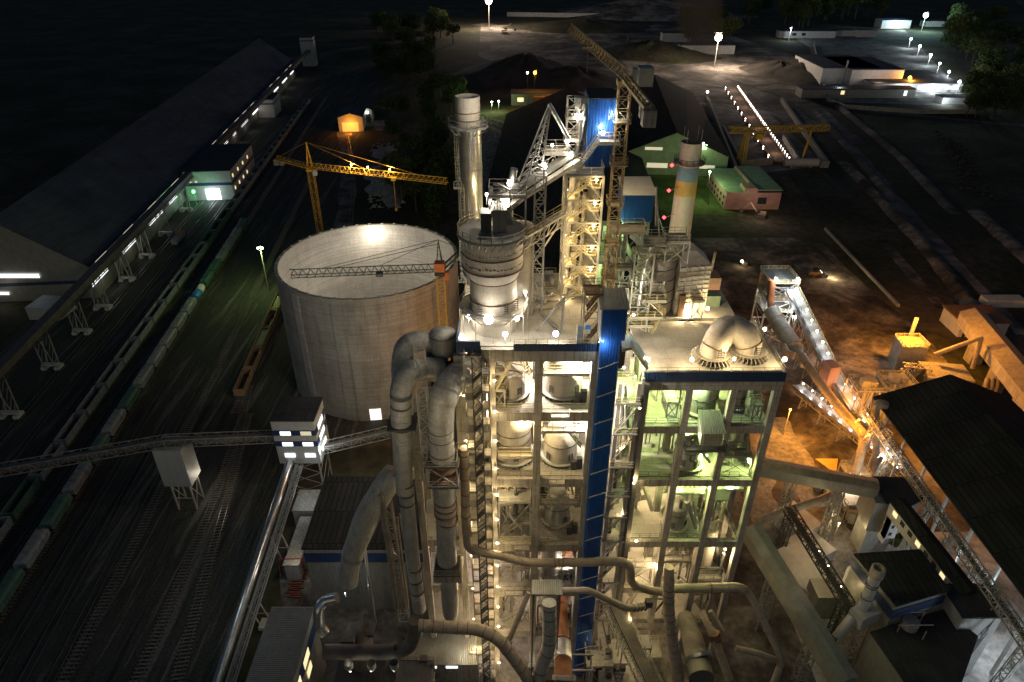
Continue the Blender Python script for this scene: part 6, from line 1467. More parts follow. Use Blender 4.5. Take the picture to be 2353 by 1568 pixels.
m.build('louvre_grid', M['steel'], lv); m = MB(); m.box(28.4,29.4,101.9,102.6,69.9,74); m.build('door_recess', M['rust'], lv)
gallery(lv, 30.5, 32.5, 101.4, 103, 73.2, 'steel','yellow', legs=69.9)
ub = thing('chute_platform', 'railed platform with angled chutes above the cream banded tank', 'platform', (24,101,80)); gallery(ub, 20.9,24.4,99.8,103.5,84.2,'steel','steel_w'); gallery(ub, 24.5,28.4,100.4,104,84.4,'steel','steel_w',legs=80.6)
m = MB(); m.beam(V(1452,540,108), V(1510,588,102), .9, .8); m.beam(V(1505,560,104), V(1530,578,101), .8,.8); m.obox(tuple(V(1535,575,103)), 1.6, 1.4, 1.8); m.tube([V(1508,430,104),V(1507,520,104)], .16, 8); m.tube([V(1509,455,103),V(1517,565,101)], .14, 8); m.beam(V(1505,470,108),V(1536,568,103), .14); m.build('chute', M['lagging'], ub)
gallery(ub, 15.4,21.2,100.5,103.8,86.0,'steel','yellow')
fr = thing('support_frame', 'pale braced steel frame carrying chutes left of the cream banded tank', 'steel frame', (19.6,98,69.9))
m = MB(); m.truss((20.6,98.2,69.9),(20.6,98.2,84), 3.0, 2.6, n=6, r=.24, rr=.15); m.truss((17.0,102,69.9),(17.0,102,85.8), 2.4, 2.4, n=6, r=.22, rr=.13); m.build('frame', M['steel'], fr)
m = MB(); m.tube([(20.9,98.4,70),(20.9,98.4,79),(22.0,99.4,84)], .45, 12); m.tube([(17.2,103,70),(17.2,103,86)], .5, 12); m.tube([(18.6,104,70),(18.6,104,86)], .35, 12); m.build('down_pipe', M['galv'], fr)
for z in (73.4,77,80.6): gallery(fr, 15.6,19.0,98.6,101.0,z,'steel','steel_w')
for k, (a, b) in enumerate((((22.8,96.6,69.9),(24.9,98.0,73)),((24.9,97.2,73),(21.6,97.4,76)),((19,97,69.9),(16.2,97,73.4)))): stairp(fr, a, b, .9, 'yellow')
gallery(fr, 18.8, 24.6, 96.2, 99.4, 73.0, 'steel','yellow'); gallery(fr, 19.2,23.2,96.6,99.6, 71.2, 'steel','yellow')
bb = thing('blue_clad_house', 'blue corrugated house with pale roof on legs between crane and banded chimney', 'machine house', (18,115,83))
x0b, x1b = X_at(1432,480,112), X_at(1500,480,112)
corrbox('cladding', x0b, x1b, 112, 118.5, 83.2, 88.2, M['blue'], bb, .36); m = MB(); m.add([(x0b-.3,111.5,88.3),(x1b+.4,111.5,88.3),(x1b+.4,119,89.0),(x0b-.3,119,89.0),(x0b-.3,111.5,88.15),(x1b+.4,111.5,88.15),(x1b+.4,119,88.85),(x0b-.3,119,88.85)], [(0,1,2,3),(7,6,5,4),(0,4,5,1),(1,5,6,2),(0,3,7,4)]); m.build('roof', M['whitesheet'], bb); plight((17,109,95), 2500, 'warm', bb, r=1)  # light above the roof is added to brighten its pale sheets
m = MB()
for x in (x0b+.3, x1b-.3):
    for y in (112.5,118): m.beam((x,y,69.9),(x,y,83.2), .35)
for z0,z1 in ((69.9,76),(76,83)): m.beam((x0b+.3,112.5,z0),(x1b-.3,112.5,z1), .2); m.beam((x1b-.3,112.5,z0),(x0b+.3,112.5,z1), .2); m.beam((x0b+.3,112.5,z1),(x1b-.3,112.5,z1), .2)
m.build('leg_frame', M['steel'], bb); m = MB(); m.obox((17.5,114,79.5), 3, 2.4, 2.6); m.tube([(16,114,70),(16,114,79)], .7, 12); m.tube([(19.5,113.4,82),(20,111,79.5),(21,107,78)], .5, 12); m.build('machine', M['greenwall'], bb)
for z in (76.2,): gallery(bb, 15.0,21,110.4,113,z,'steel','steel_w')
lamp(bb, (18,111,82.2), 800, 'green', r=.15); plight((17,111,74), 900, 'green', bb)
slab(rt, 14.6, 16.5, 103, 112, 69.9)
m = MB(); m.box(30.5,36.5,105.5,107.5,69.92,72.0); m.build('wall', M['greenwall'], tag(thing('rooftop_cabin','x','cabin',(33,106,70)), 'small pale railed cabin at the back right corner of the right roof', 'cabin'))
# brick back stack building seen right of louvred house
t = thing('orange_lit_annexe', 'narrow annexe with thin stack glowing orange behind the louvred house', 'annexe', (45,150,0)); qa = V(1628,645,125); m = MB(); m.box(qa.x,qa.x+2.6,125,129,40,qa.z+.5); m.build('wall', M['brick'], t); m = MB(); m.tube([(qa.x+1.2,128,qa.z),(qa.x+1.4,128,qa.z+5)], .28, 10); m.build('stack', M['brick'], t); plight((qa.x+1,121,qa.z-5), 700, 'sodium', t)
# middle bay between the towers
mbay = thing('link_bay', 'narrow steel bay of platforms and stairs between the two concrete towers', 'steel frame', (18,88,0))
for x in (16.5, 19.4):
    for y in (85, 92): m = MB(); m.box(x-.3,x+.3,y-.3,y+.3,0,68); m.build('column', M['concrete'], mbay)
for z in (12,17,23,28,34,40,45,51.5,58.5,64.5): gallery(mbay, 16.0,19.9,84.4,91.5,z,'steel','yellow' if z > 50 else 'steel_w')
for k in range(9):
    z = 12+k*5.8; m = MB(); m.beam((16.3,84.6,z),(19.6,84.6,z+5.6), .16); m.beam((16.3,91,z),(19.6,84.8,z+5.6), .14); m.build('brace', M['steel'], mbay)
    stairp(mbay, (16.6,86.5,z),(19.2,86.5,z+2.9), .9, 'steel_w')
m = MB(); m.tube([(17.4,86,67),(18.3,86,60),(19.2,86,56)], .3, 10); m.beam((19.9,84.9,69),(19.9,84.9,0), .4); m.tube([(18.6,88,60),(18.6,88,10)], .4, 12); m.build('chute', M['lagging'], mbay)
m = MB(); m.beam((19.95,84.8,66),(19.95,84.8,0), .5); m.build('dark_riser', M['steel_dark'], mbay)
for (px, py, pw, k) in [(1434,845,200,'green'),(1460,866,200,'green'),(1436,930,350,'green'),(1470,938,600,'warm'),(1427,1030,300,'warm'),(1456,1110,260,'warm'),(1430,1180,260,'warm'),(1462,1243,260,'warm'),(1440,720,500,'warm'),(1456,724,300,'warm')]:
    q = V(px, py, 84.6); lamp(mbay, q, pw, k, r=.2, arm=(.5,0,.3), off=(0,.3,.2))
plight((17.9,88,66), 600, 'lime', mbay); plight((18,88,38), 500, 'warm', mbay); plight((18,88,22), 400, 'warm', mbay)
# blue sloped bridge linking the roofs
br = thing('covered_bridge', 'short pale blue ribbed covered bridge sloping down between the two roofs', 'bridge', (18,84.5,70)); a, b = (15.8,83.4,76.3), (20.0,85.2,70.6)
m = MB(); m.corr_roof((15.8,82.9,75.6),(17.3,83.2,75.8),(17.3,84.9,76.8),(15.8,84.8,76.6), .35,.09); m.corr_roof((17.3,83.2,75.8),(20.3,84.9,71.0),(20.3,86.6,71.8),(17.3,84.9,76.8), .35,.09); m.build('ribbed_roof', M['bluepale'], br); m = MB(); m.beam((17.3,83.1,75.5),(20.3,84.8,70.7), .2, .5); m.beam((15.8,82.8,75.3),(17.3,83.1,75.5), .2,.5); m.build('side_beam', M['steel_w'], br)
# ---------------------------------------------------------------- ducts and pipes at the left and front
def rings_on(m, pts, r, every, w_=.12, ex=.10):
    P = [Vector(p) for p in pts]
    for a, b in zip(P, P[1:]):
        L = (b-a).length; n = int(L/every); d = (b-a).normalized()
        for k in range(n): c = a+d*(every*(k+.5)); m.tube([c-d*w_/2, c+d*w_/2], r+ex, 22)
    return m
# duct A (back gooseneck with cap), duct B (middle gooseneck), duct C (front downcomer)
da = thing('gooseneck_duct', 'dusty grey gooseneck duct with round capped head, farther of the pair beside the silo', 'duct', (-15,85,10))
top = V(1012,790,87); r = 2.05
m = MB(); m.tube([V(1002,790,88),V(962,781,87),V(930,795,86),V(924,842,85),V(926,900,85),V(929,1000,85),V(932,1100,85)], [1.5,1.55,1.6,1.65,1.6,1.55,1.5], 26, bend=2.2); m.build('duct', M['lagging'], da); elbow_seams(m, M['steel'], da, skip=2); m = MB(); rings_on(m, [V(926,860,85),V(926,950,85)], 1.6, 2.2, .05, .03); rings_on(m, [V(975,784,87.4),V(962,781,87)], 1.53, .9, .04, .05); build_each(m, 'plate_seam', M['steel'], da)
hc = V(1018,783,87.5)
m = MB(); m.lathe((hc.x,hc.y,0), [(1.7,hc.z-2.2),(1.95,hc.z-1.4),(1.95,hc.z+1.3),(1.9,hc.z+1.5),(.05,hc.z+1.75)], 40); m.build('capped_head', M['lagging'], da)
m = MB(); m.lathe((hc.x,hc.y,0), [(1.96,hc.z+1.05),(2.03,hc.z+1.05),(2.03,hc.z+1.15),(1.96,hc.z+1.15)], 40); rings_on(m, [V(983,786,87.6),V(976,784,87.4)], 1.5, .6, .25); m.build('seam_ring', M['steel_dark'], da)
m = MB()
for k in range(8): a = k*.785; m.beam((hc.x+1.7*math.cos(a),hc.y+1.7*math.sin(a),hc.z-2),(hc.x+3.1*math.cos(a),hc.y+3.1*math.sin(a),hc.z-3), .25)
m.lathe((hc.x,hc.y,0), [(1.7,hc.z-2.7),(3.3,hc.z-3.0),(3.3,hc.z-3.3),(1.7,hc.z-3.2)], 30, smooth=False); m.build('collar', M['steel_dark'], da)
db = thing('gooseneck_duct', 'dusty grey gooseneck duct crossed by the slim lattice mast, nearer of the pair', 'duct', (-14,79,10))
m = MB(); m.tube([V(1010,850,85),V(975,846,84),V(938,852,82),V(921,888,80.3),V(921,950,79),V(925,1040,79),V(929,1130,79)], [1.9,1.7,1.62,1.58,1.5,1.45,1.3], 28, bend=2.4); m.build('duct', M['lagging'], db); elbow_seams(m, M['steel'], db, skip=2); m = MB(); rings_on(m, [V(921,900,79),V(921,950,79),V(924,1030,79)], 1.5, 1.7, .05, .05); rings_on(m, [V(975,846,84),V(942,851,82.2)], 1.62, .9, .04, .06); build_each(m, 'plate_seam', M['steel'], db)
hc2 = V(1008,836,86); m = MB(); m.lathe((hc2.x,hc2.y,0), [(1.75,hc2.z-2.4),(1.8,hc2.z),(1.75,hc2.z+.15),(.05,hc2.z+.5)], 8, smooth=False); m.build('capped_head', M['lagging'], db)
lo_ = [V(926,1056,79),V(936,1160,79),V(950,1300,79),V(964,1400,79)]
m = MB(); m.tube(lo_, [1.25,1.2,1.2,1.2], 24); m.build('lower_duct', M['lagging'], db)
m = MB(); rings_on(m, [V(924,966,79),V(925,1000,79)], 1.5, 2.2, .3); rings_on(m, [V(932,1100,79),V(936,1180,79)], 1.2, 2.0, .3); rings_on(m, [V(952,1290,79),V(960,1370,79)], 1.2, 3, .25); c = V(925,975,79); m.obox(c, 4.2, 3.6, .25); build_each(m, 'flange', M['steel_dark'], db)
dc = thing('downcomer_duct', 'fattest tan duct swooping down from the tower front, rounded at its foot', 'duct', (-10,78,15))
m = MB(); m.tube([V(1060,862,84.5),V(1048,868,81.8),V(1024,898,78.8),V(1013,945,78),V(1014,1010,78),V(1018,1058,78)], [2.1,2.15,2.05,1.9,1.85,1.8], 32, bend=2.6); m.build('upper_duct', M['lagging'], dc); elbow_seams(m, M['steel'], dc, skip=2); m = MB(); rings_on(m, [V(1012,950,78),V(1014,1010,78),V(1017,1050,78)], 1.86, 1.5, .05, .05); rings_on(m, [V(1024,1190,78),V(1027,1285,78)], 1.62, 1.6, .05, .02); rings_on(m, [V(1031,1328,78),V(1035,1390,78)], 1.5, 1.6, .05, .02); build_each(m, 'plate_seam', M['steel'], dc); plight((-17,66,68), 900, 'white', dc, r=.4)  # white light at front left is added fill for the ducts
m = MB(); m.tube([V(1020,1108,78),V(1024,1180,78)], 1.75, 30); m.tube([V(1024,1182,78),V(1028,1290,78)], 1.62, 30); m.tube([V(1031,1325,78),V(1035,1395,78),V(1036,1412,78),V(1036.5,1424,78),V(1037,1430,78)], [1.5,1.5,1.3,.9,.2], 30); m.build('lower_duct', M['lagging'], dc)
m = MB(); 
for (x, y, r_) in ((1016,1040,1.8),(1019,1062,1.8),(1019.5,1076,1.85),(1020,1098,1.82),(1023,1150,1.75),(1024,1164,1.8),(1024,1178,1.78),(1028,1196,1.68)): c = V(x, y, 78); m.tube([c, c+Vector((0,0,.35))], r_+.08, 28)
build_each(m, 'expansion_ring', M['rust'], dc)
m = MB(); 
for (x, y, r_) in ((1013,985,1.86),(1014,1006,1.86)): c = V(x, y, 78); m.tube([c, c+Vector((0,0,.12))], r_+.05, 28)
m.build('seam_ring', M['steel_dark'], dc)
for (x, y, s) in ((1017,1052,4.6),(1022,1098,4.6),(1029,1300,4.4)):
    c = V(x, y, 78); z = c.z; g = gallery(dc, c.x-s/2, c.x+s/2, 75.9, 80.2, z, 'steel_dark', 'steel_w')
m = MB()
c1, c2 = V(1017,1052,78), V(1022,1098,78)
for s in (-1,1):
    m.beam((c1.x+s*2.2,76,c1.z),(c2.x+s*2.2,76,c2.z), .2); 
m.beam((c1.x-2.2,76,c1.z),(c2.x+2.2,76,c2.z), .14); m.beam((c1.x+2.2,76,c1.z),(c2.x-2.2,76,c2.z), .14); m.build('cage_frame', M['steel'], dc)
c = V(1030,1312,78); m = MB(); m.box(c.x-2.4,c.x+2.4,76.5,81.2,c.z-1.2,c.z); m.build('carrying_beam', M['concrete'], dc)
# slim lattice masts by the ducts
for i, (px, py, top_, lab) in enumerate(((962,800,790,'short pale lattice mast between the two gooseneck ducts, upper one'),(968,905,885,'slim pale lattice mast standing in front of the nearer gooseneck duct'))):
    p = V(px, top_, 82-i*3.5); m = MB(); m.truss((p.x,p.y,p.z-13-3*i),(p.x,p.y,p.z), 1.4, n=10, r=.12, rr=.07); single('lattice_mast', m, M['steel_w'], lab, 'lattice mast')
# side wall panel of the left extension and concrete platform
m = MB(); m.box(-8.1,-7.7,84,99,57,75.8); m.build('side_wall', M['concrete'], tw)
m = MB(); m.box(-8.6,-3.9,83.2,84,56.2,74.0); m.build('side_wall', M['concrete'], tw)
slab(tw, -16.2, -3.7, YF+.6, YB+.5, 56.3)
m = MB(); m.rail([(-16,YF+.7,56.3),(-9,YF+.7,56.3)]); m.build('railing', M['steel_w'], tw)
m = MB(); m.obox((-7.5,83.9,44.2), 1.2, .8, 4.2); m.obox((-14,90,36.3), 3, 2, 2.2); m.obox((-11,94,36.3), 2, 2, 3); build_each(m, 'cabinet', M['whitesheet'], tw)
# hot gas pipe E
pe = thing('hot_pipe', 'long tan pipe dropping beside the stairs then crossing in front of both towers', 'pipe', (0,77,20))
P = [V(1066,1030,79.2),V(1069,1120,79.2),V(1071,1215,79),V(1076,1262,78.6),V(1118,1272,78.4),V(1160,1280,78.2),V(1205,1293,78),V(1272,1294,78),V(1432,1290,78.4),V(1449,1302,78.4),V(1450,1340,78.8),V(1490,1357,79),V(1524,1361,80)]
m = MB(); m.tube(P, .72, 18, bend=1.3); m.build('pipe', M['pipe'], pe); m = MB(); rings_on(m, [V(1270,1294,78),V(1300,1293,78)], .72, .7, .14); rings_on(m, [P[0],P[1],P[2]], .72, 2.4, .2, .08); rings_on(m, [V(1455,1345,78.8),V(1470,1350,78.9)], .72, .8, .14); build_each(m, 'flange', M['rust'], pe)
# front lower ducts
pf_ = thing('lagged_duct', 'ringed tan duct curving from the dark corner down to the bottom centre', 'duct', (-6,70,8))
P = [V(962,1438,70),V(1040,1442,70),V(1102,1446,70),V(1146,1468,69),V(1180,1512,68),V(1212,1556,67),V(1222,1600,66)]
m = MB(); m.tube(P, 1.0, 22, bend=1.6); m.build('duct', M['pipe'], pf_); m = MB(); rings_on(m, P, 1.0, 1.6, .12, .07); m.build('stiffener_ring', M['rust'], pf_)
pg = thing('lagged_duct', 'dark ringed duct dropping from the ribbed canopy and bending to bottom centre', 'duct', (3,70,6))
P = [V(1262,1385,71),V(1263,1440,70),V(1262,1490,69),V(1244,1530,68),V(1228,1600,67)]
m = MB(); m.tube(P, 1.15, 24, bend=2); m.build('duct', M['lagging'], pg); m = MB(); rings_on(m, P, 1.15, 1.9, .12, .07); m.build('stiffener_ring', M['steel_dark'], pg)
ph = thing('slanting_pipe', 'straight tan pipe slanting from the ribbed canopy down to the curving duct', 'pipe', (-1,72,8)); m = MB(); m.tube([V(1215,1362,74),V(1168,1475,69.6)], .45, 14); m.build('pipe', M['pipe'], ph); m = MB(); m.tube([V(1170,1470,69.8),V(1164,1484,69.5)], .7, 14); m.build('socket', M['steel'], ph)
pi_ = thing('cross_pipe', 'tan pipe running right from the ribbed canopy and sloping to the valve cluster', 'pipe', (8,74,14)); m = MB(); m.tube([V(1285,1359,74),V(1350,1356,74),V(1440,1399,75),V(1488,1393,76)], .55, 16, bend=1.2); m.build('pipe', M['pipe'], pi_); m = MB(); rings_on(m, [V(1452,1398,75.3),V(1486,1394,76)], .56, .7, .15, .12); m.obox(tuple(V(1490,1392,76)), 1.2, 1.0, 1.4); m.build('valve', M['steel_dark'], pi_)
# ribbed canopy on frame over the kiln
cn = thing('ribbed_canopy', 'small square ribbed sheet canopy over the kiln inlet at bottom centre', 'canopy', (5,73,14)); z = 17
a, b, c_, d_ = V(1221,1366,72.5), V(1293,1367,72.5), V(1291,1333,75.4), V(1223,1333,75.4)
m = MB(); m.corr_roof(a, b, c_, d_, .34, .12); m.build('ribbed_sheet', M['greysheet'], cn)
m = MB()
for x in (a.x+.4, b.x-.4):
    for y in (72.8,75.2): m.beam((x,y,2),(x,y,a.z-.15), .2)
for z in (4,7.5,11): 
    m.beam((a.x+.4,72.8,z),(b.x-.4,72.8,z), .16); m.beam((a.x+.4,75.2,z),(b.x-.4,75.2,z), .16); m.beam((a.x+.4,72.8,z),(a.x+.4,75.2,z), .16); m.beam((a.x+.4,72.8,z-3),(b.x-.4,72.8,z), .1)
m.build('frame', M['steel_dark'], cn); gallery(cn, a.x-.2, b.x+.2, 71.6, 75.4, 10.8, 'steel_dark', 'steel_w'); gallery(cn, a.x-.6, b.x+.4, 71.2, 75.4, 6.6, 'steel_dark', 'steel_w')
# kiln
ks = thing('rotary_kiln', 'orange-brown rotary kiln with bright steel ring running out at bottom centre', 'kiln', (7,70,6))
k0, k1 = V(1290,1378,84), V(1291,1500,72.5); 
m = MB(); m.tube([V(1288,1360,86),V(1292,1470,76)], 1.25, 28); m.build('inlet_shell', M['kiln'], ks)
m = MB(); m.tube([V(1292,1480,75),V(1294,1520,71)], 1.55, 32); m.build('polished_ring', M['galv'], ks)
m = MB(); m.tube([V(1293,1508,72),V(1297,1660,62)], 1.5, 32); m.build('main_shell', M['kiln'], ks)
m = MB(); m.tube([V(1296,1552,68.6),V(1296,1563,68.0)], 1.95, 32); m.build('riding_tyre', M['lagging'], ks)
# two-legged steel frame right of kiln
kf = thing('pipe_rack', 'grey three-storey pipe rack beside the kiln at the foot of the blue shaft', 'steel frame', (11,73,0)); m = MB()
xa, xb = X_at(1305,1400,74), X_at(1372,1400,74)
for y in (72,75):
    for x in (xa, xb): m.beam((x,y,0),(x,y,15.4), .25)
    for z in (5.5,10.5,15.2): m.beam((xa,y,z),(xb+.4,y,z), .3)
for z in (2,7,12): m.beam((xb,72,z),(xb,75,z+3.5), .14); m.beam((xb,75,z),(xb,72,z+3.5), .12)
m.build('frame', M['steel'], kf); m = MB()
for k in range(14): m.beam((xa+1.2,73.8,2+k*.7),(xa+2.0,73.8,2+k*.7), .08)
for s in (1.2,2.0): m.beam((xa+s,73.8,1.5),(xa+s,73.8,12), .09)
m.build('ladder', M['steel_w'], kf)
# right lower duct J with rings, second kiln body
pj = thing('upright_duct', 'tall ringed tan duct rising at bottom right of centre before the right tower', 'duct', (19,76,5)); P = [V(1538,1304,79),V(1537,1345,78),V(1536,1400,77),V(1545,1470,75),V(1556,1540,73),V(1562,1620,71)]
m = MB(); m.tube(P, [.8,.95,1.0,1.05,1.1,1.15], 24, bend=1.2); m.build('duct', M['pipe'], pj); m = MB(); rings_on(m, P[1:], 1.02, 1.3, .1, .06); m.build('stiffener_ring', M['steel_dark'], pj)
pk = thing('cross_duct', 'long thick brown duct crossing low in front of the right tower then turning down', 'pipe', (30,78,9)); P = [V(1545,1353,80),V(1700,1349,80),V(1724,1366,79.4),V(1758,1435,77),V(1797,1515,74),V(1790,1540,73.4),V(1766,1600,71)]
m = MB(); m.tube(P, [.8,.8,.65,.62,.62,.6,.6], 18, bend=1.2); m.build('pipe', M['pipe'], pk); m = MB(); rings_on(m, [V(1628,1351,80),V(1646,1351,80)], .8, .7, .2, .12); m.build('flange', M['rust'], pk); m = MB(); m.tube([V(1690,1490,75),V(1738,1500,74.5),V(1786,1518,74)], .55, 14); m.build('branch_pipe', M['pipe'], pk)
pl_ = thing('inclined_duct', 'brown duct pair sloping down behind the upright ringed duct at bottom right', 'duct', (26,76,5)); m = MB(); m.tube([V(1612,1405,82),V(1640,1462,78),V(1676,1560,74)], [.6,.75,.8], 18); m.tube([V(1632,1404,82),V(1660,1450,80)], .5, 14); m.build('duct', M['pipe'], pl_)
m = MB(); m.tube([V(1640,1455,78.4),V(1646,1472,77.8)], 1.1, 18); m.build('joint', M['rust'], pl_)
kb = thing('second_kiln', 'dark kiln body partly hidden behind the upright ringed duct', 'kiln', (22,78,4)); m = MB(); m.tube([V(1575,1420,84),V(1592,1470,78),V(1612,1560,70)], [1.6,1.9,2.2], 28); m.build('shell', M['lag_dark'], kb); m = MB(); m.tube([V(1603,1505,74.4),V(1606,1514,73.8)], 2.5, 28); m.build('riding_tyre', M['galv'], kb)
# platforms and valves between
vg = thing('valve_cluster', 'cluster of dark valves, platforms and small pipes at the foot of the link bay', 'pipework', (15,77,8)); rnd = random.Random(21); m = MB(); base = V(1480,1380,78)
for k in range(26):
    p = Vector((rnd.uniform(12.5,21), rnd.uniform(76.5,81), rnd.uniform(4,15))); q_ = p+Vector(rnd.choice([(rnd.uniform(1,3),0,0),(0,0,rnd.uniform(1,3)),(0,rnd.uniform(-2,2),0)])); m.tube([p, q_], rnd.uniform(.1,.32), 8)
build_each(m, 'small_pipe', M['steel'], vg); m = MB()
for k in range(12): m.obox((rnd.uniform(13,21),rnd.uniform(76.5,80),rnd.uniform(3,13)), rnd.uniform(.5,1.1), rnd.uniform(.5,1.1), rnd.uniform(.5,1.5))
build_each(m, 'valve', M['steel_dark'], vg); gallery(vg, 14,19,76.5,80,9.2,'steel','steel_w',legs=0); gallery(vg, 20.5,26,78,81,12.5,'steel','steel_w',legs=0); gallery(vg, 22,29,80.5,84.5,6.0,'steel','yellow',legs=0)
plight((16,78,13), 220, 'warm', vg); plight((24,80,10), 450, 'warm', vg); plight((22,81,17), 420, 'warm', vg)
# pale concrete lane right of the kiln and truss conveyor
m = MB(); a, b, c_, d_ = V(1362,1395,88), V(1392,1390,88), V(1490,1600,66), V(1385,1600,66)
ln = thing('concrete_deck', 'pale concrete deck strip running down right of the pipe rack', 'deck', (14,75,8)); zz = 5.0
m.add([G(1372,1408,zz+2), G(1400,1400,zz+2), G(1500,1600,zz), G(1376,1600,zz), G(1372,1408,zz+1.4), G(1400,1400,zz+1.4), G(1500,1600,zz-.6), G(1376,1600,zz-.6)], [(0,3,2,1),(4,5,6,7),(0,4,7,3),(1,2,6,5),(2,3,7,6),(0,1,5,4)]); m.build('slab', M['floor'], ln); m = MB(); m.beam(G(1380,1410,zz+2.05), G(1424,1600,zz+.06), .25, .06); m.build('cable_duct', M['steel_dark'], ln)
tc_ = thing('sloping_conveyor', 'dark closed conveyor with truss sides sloping to bottom centre right', 'conveyor', (18,74,6)); a, b = V(1412,1392,84), V(1512,1600,68); m = MB(); m.beam(a, b, 2.2, 1.2); m.build('belt_housing', M['lag_dark'], tc_); s = (b-a).normalized().cross(Vector((0,0,1))).normalized(); m = MB(); m.truss(a+s*1.7+Vector((0,0,-.3)), b+s*1.7+Vector((0,0,-.3)), 1.0, n=24, r=.12, rr=.09); m.rail([a-s*1.4+Vector((0,0,.5)), b-s*1.4+Vector((0,0,.5))], w=.07); m.build('side_truss', M['steel_w'], tc_)
# ground under the towers is dusty floor
# ---------------------------------------------------------------- lower left
dh = thing('dark_roofed_hall', 'unlit flat-roofed hall with blue band beneath the dark diagonal duct', 'building', (-28,106,0))
m = MB(); m.box(-42.5,-14.2,96,116.5,0,19); m.build('wall', M['greysheet'], dh); m = MB(); m.box(-42.8,-13.9,95.7,116.8,19.003,19.4); m.build('roof', M['roofblack'], dh)
m = MB(); m.box(-42.6,-14.1,95.86,95.99,15.2,17.8); m.box(-42.64,-42.51,96,116.5,15.2,17.8); m.build('blue_band', M['bluedull'], dh)
m = MB(); m.corr((-42.4,95.9),(-14.2,95.9),5,15.1,.6,.12); m.corr((-42.4,95.9),(-14.2,95.9),17.9,18.95,.6,.12); m.build('ribbed_front', M['greysheet'], dh)
# dark diagonal duct and drum
dd_ = thing('diagonal_duct', 'huge sooty duct slanting down left of the ducts to a dark drum', 'duct', (-25,85,12))
P = [V(908,1085,85),V(880,1125,84),V(845,1185,83),V(815,1260,82),V(803,1300,81),V(800,1340,80.5)]
m = MB(); m.tube(P, [1.9,2.1,2.2,1.95,1.75,1.7], 28, bend=2); m.build('duct', M['lagging'], dd_); m = MB(); rings_on(m, P, 2.0, 4.5, .12, .12); m.build('stiffener_ring', M['steel_dark'], dd_)
dr = V(812,1400,79); dm = thing('dark_drum', 'dark lagged drum standing on a platform at the foot of the sooty duct', 'drum', (dr.x,dr.y,6)); m = MB(); m.lathe((dr.x,dr.y,0), [(2.0,6.5),(2.4,9),(2.4,16),(1.6,17),(.05,17.2)], 36); m.build('shell', M['lag_dark'], dm); m = MB(); m.obox((dr.x-1.2,dr.y-2.0,15.6), 2.4, 2.2, 2.0); m.obox((dr.x+1.2,dr.y+.5,16), 3.8, 3.2, .6); m.build('fan_box', M['lag_dark'], dm)
m = MB(); m.box(dr.x-5,dr.x+4,dr.y-4,dr.y+4,5.7,6.0); m.build('platform', M['rooffelt'], dm); m = MB(); m.beam((dr.x-5,dr.y-4,5.8),(dr.x+4,dr.y-4,5.8), .3,.4); m.build('platform_edge', M['rust'], dm)
sd_ = thing('side_elbow', 'short grey elbow pipe hooking out left of the dark drum', 'pipe', (-31,80,6)); m = MB(); m.tube([V(775,1374,79),V(745,1380,79),V(732,1400,78),V(734,1440,77),V(748,1456,76.5)], .95, 18, bend=1.3); m.build('pipe', M['galv'], sd_); plight((V(752,1420,80)), 120, 'cool', sd_)
hz_ = thing('floor_duct', 'dark horizontal duct along the shadowed base, below the platform edge', 'duct', (-25,72,5)); m = MB(); m.tube([V(745,1498,74),V(890,1500,74),V(940,1490,74),V(955,1455,74),V(955,1425,74.5)], 1.3, 22, bend=2.2); m.build('duct', M['lag_dark'], hz_)
for k, x in enumerate((800,853,905)):
    c = V(x,1523,71); m = MB(); m.lathe((c.x,c.y,0), [(.75,c.z),(.75,c.z-1.2),(.2,c.z-2.4)], 14); m.build('hopper_cone', M['lagging'], hz_)
b3 = thing('dark_base_building', 'dark strip building with three bright lamps on its edge at the bottom left of centre', 'building', (-22,70,0)); m = MB(); m.box(-31,-14.2,62,70.5,0,5.5); m.build('wall', M['greysheet'], b3)
m = MB(); m.box(-31.3,-14.0,61.7,70.8,5.503,5.8); m.build('roof', M['rooffelt'], b3)
for x, y in ((853,1541),(904,1540),(960,1539) if False else (806,1543)): 
    q = V(x, y, 71.2); lamp(b3, q, 90, 'white', r=.16 if x > 820 else .1, arm=(0,0,.3), off=(0,-.5,.2))
# ribbed hall with concrete front (bottom)
rh = thing('ribbed_roof_hall', 'low hall with warm-lit ribbed roof and concrete front left of the stair foot', 'building', (-11,77,0)); za = 8.0
a, b = G(927,1528,za), G(1100,1528,za); c_, d_ = G(1092,1452,za+1.5), G(950,1452,za+1.5)
m = MB(); m.corr_roof(a, b, c_, d_, .42, .13); m.build('ribbed_roof', M['greysheet'], rh); m = MB(); m.box(a.x+.1,b.x-.1,a.y+.2,d_.y,0,za-.2); m.build('wall', M['concrete'], rh)
for i in range(2): m = MB(); m.box(a.x+4+i*4,a.x+6.2+i*4,a.y+.02,a.y+.12,za-1.2,za-.6); m.build('window', M['win_w'], rh)
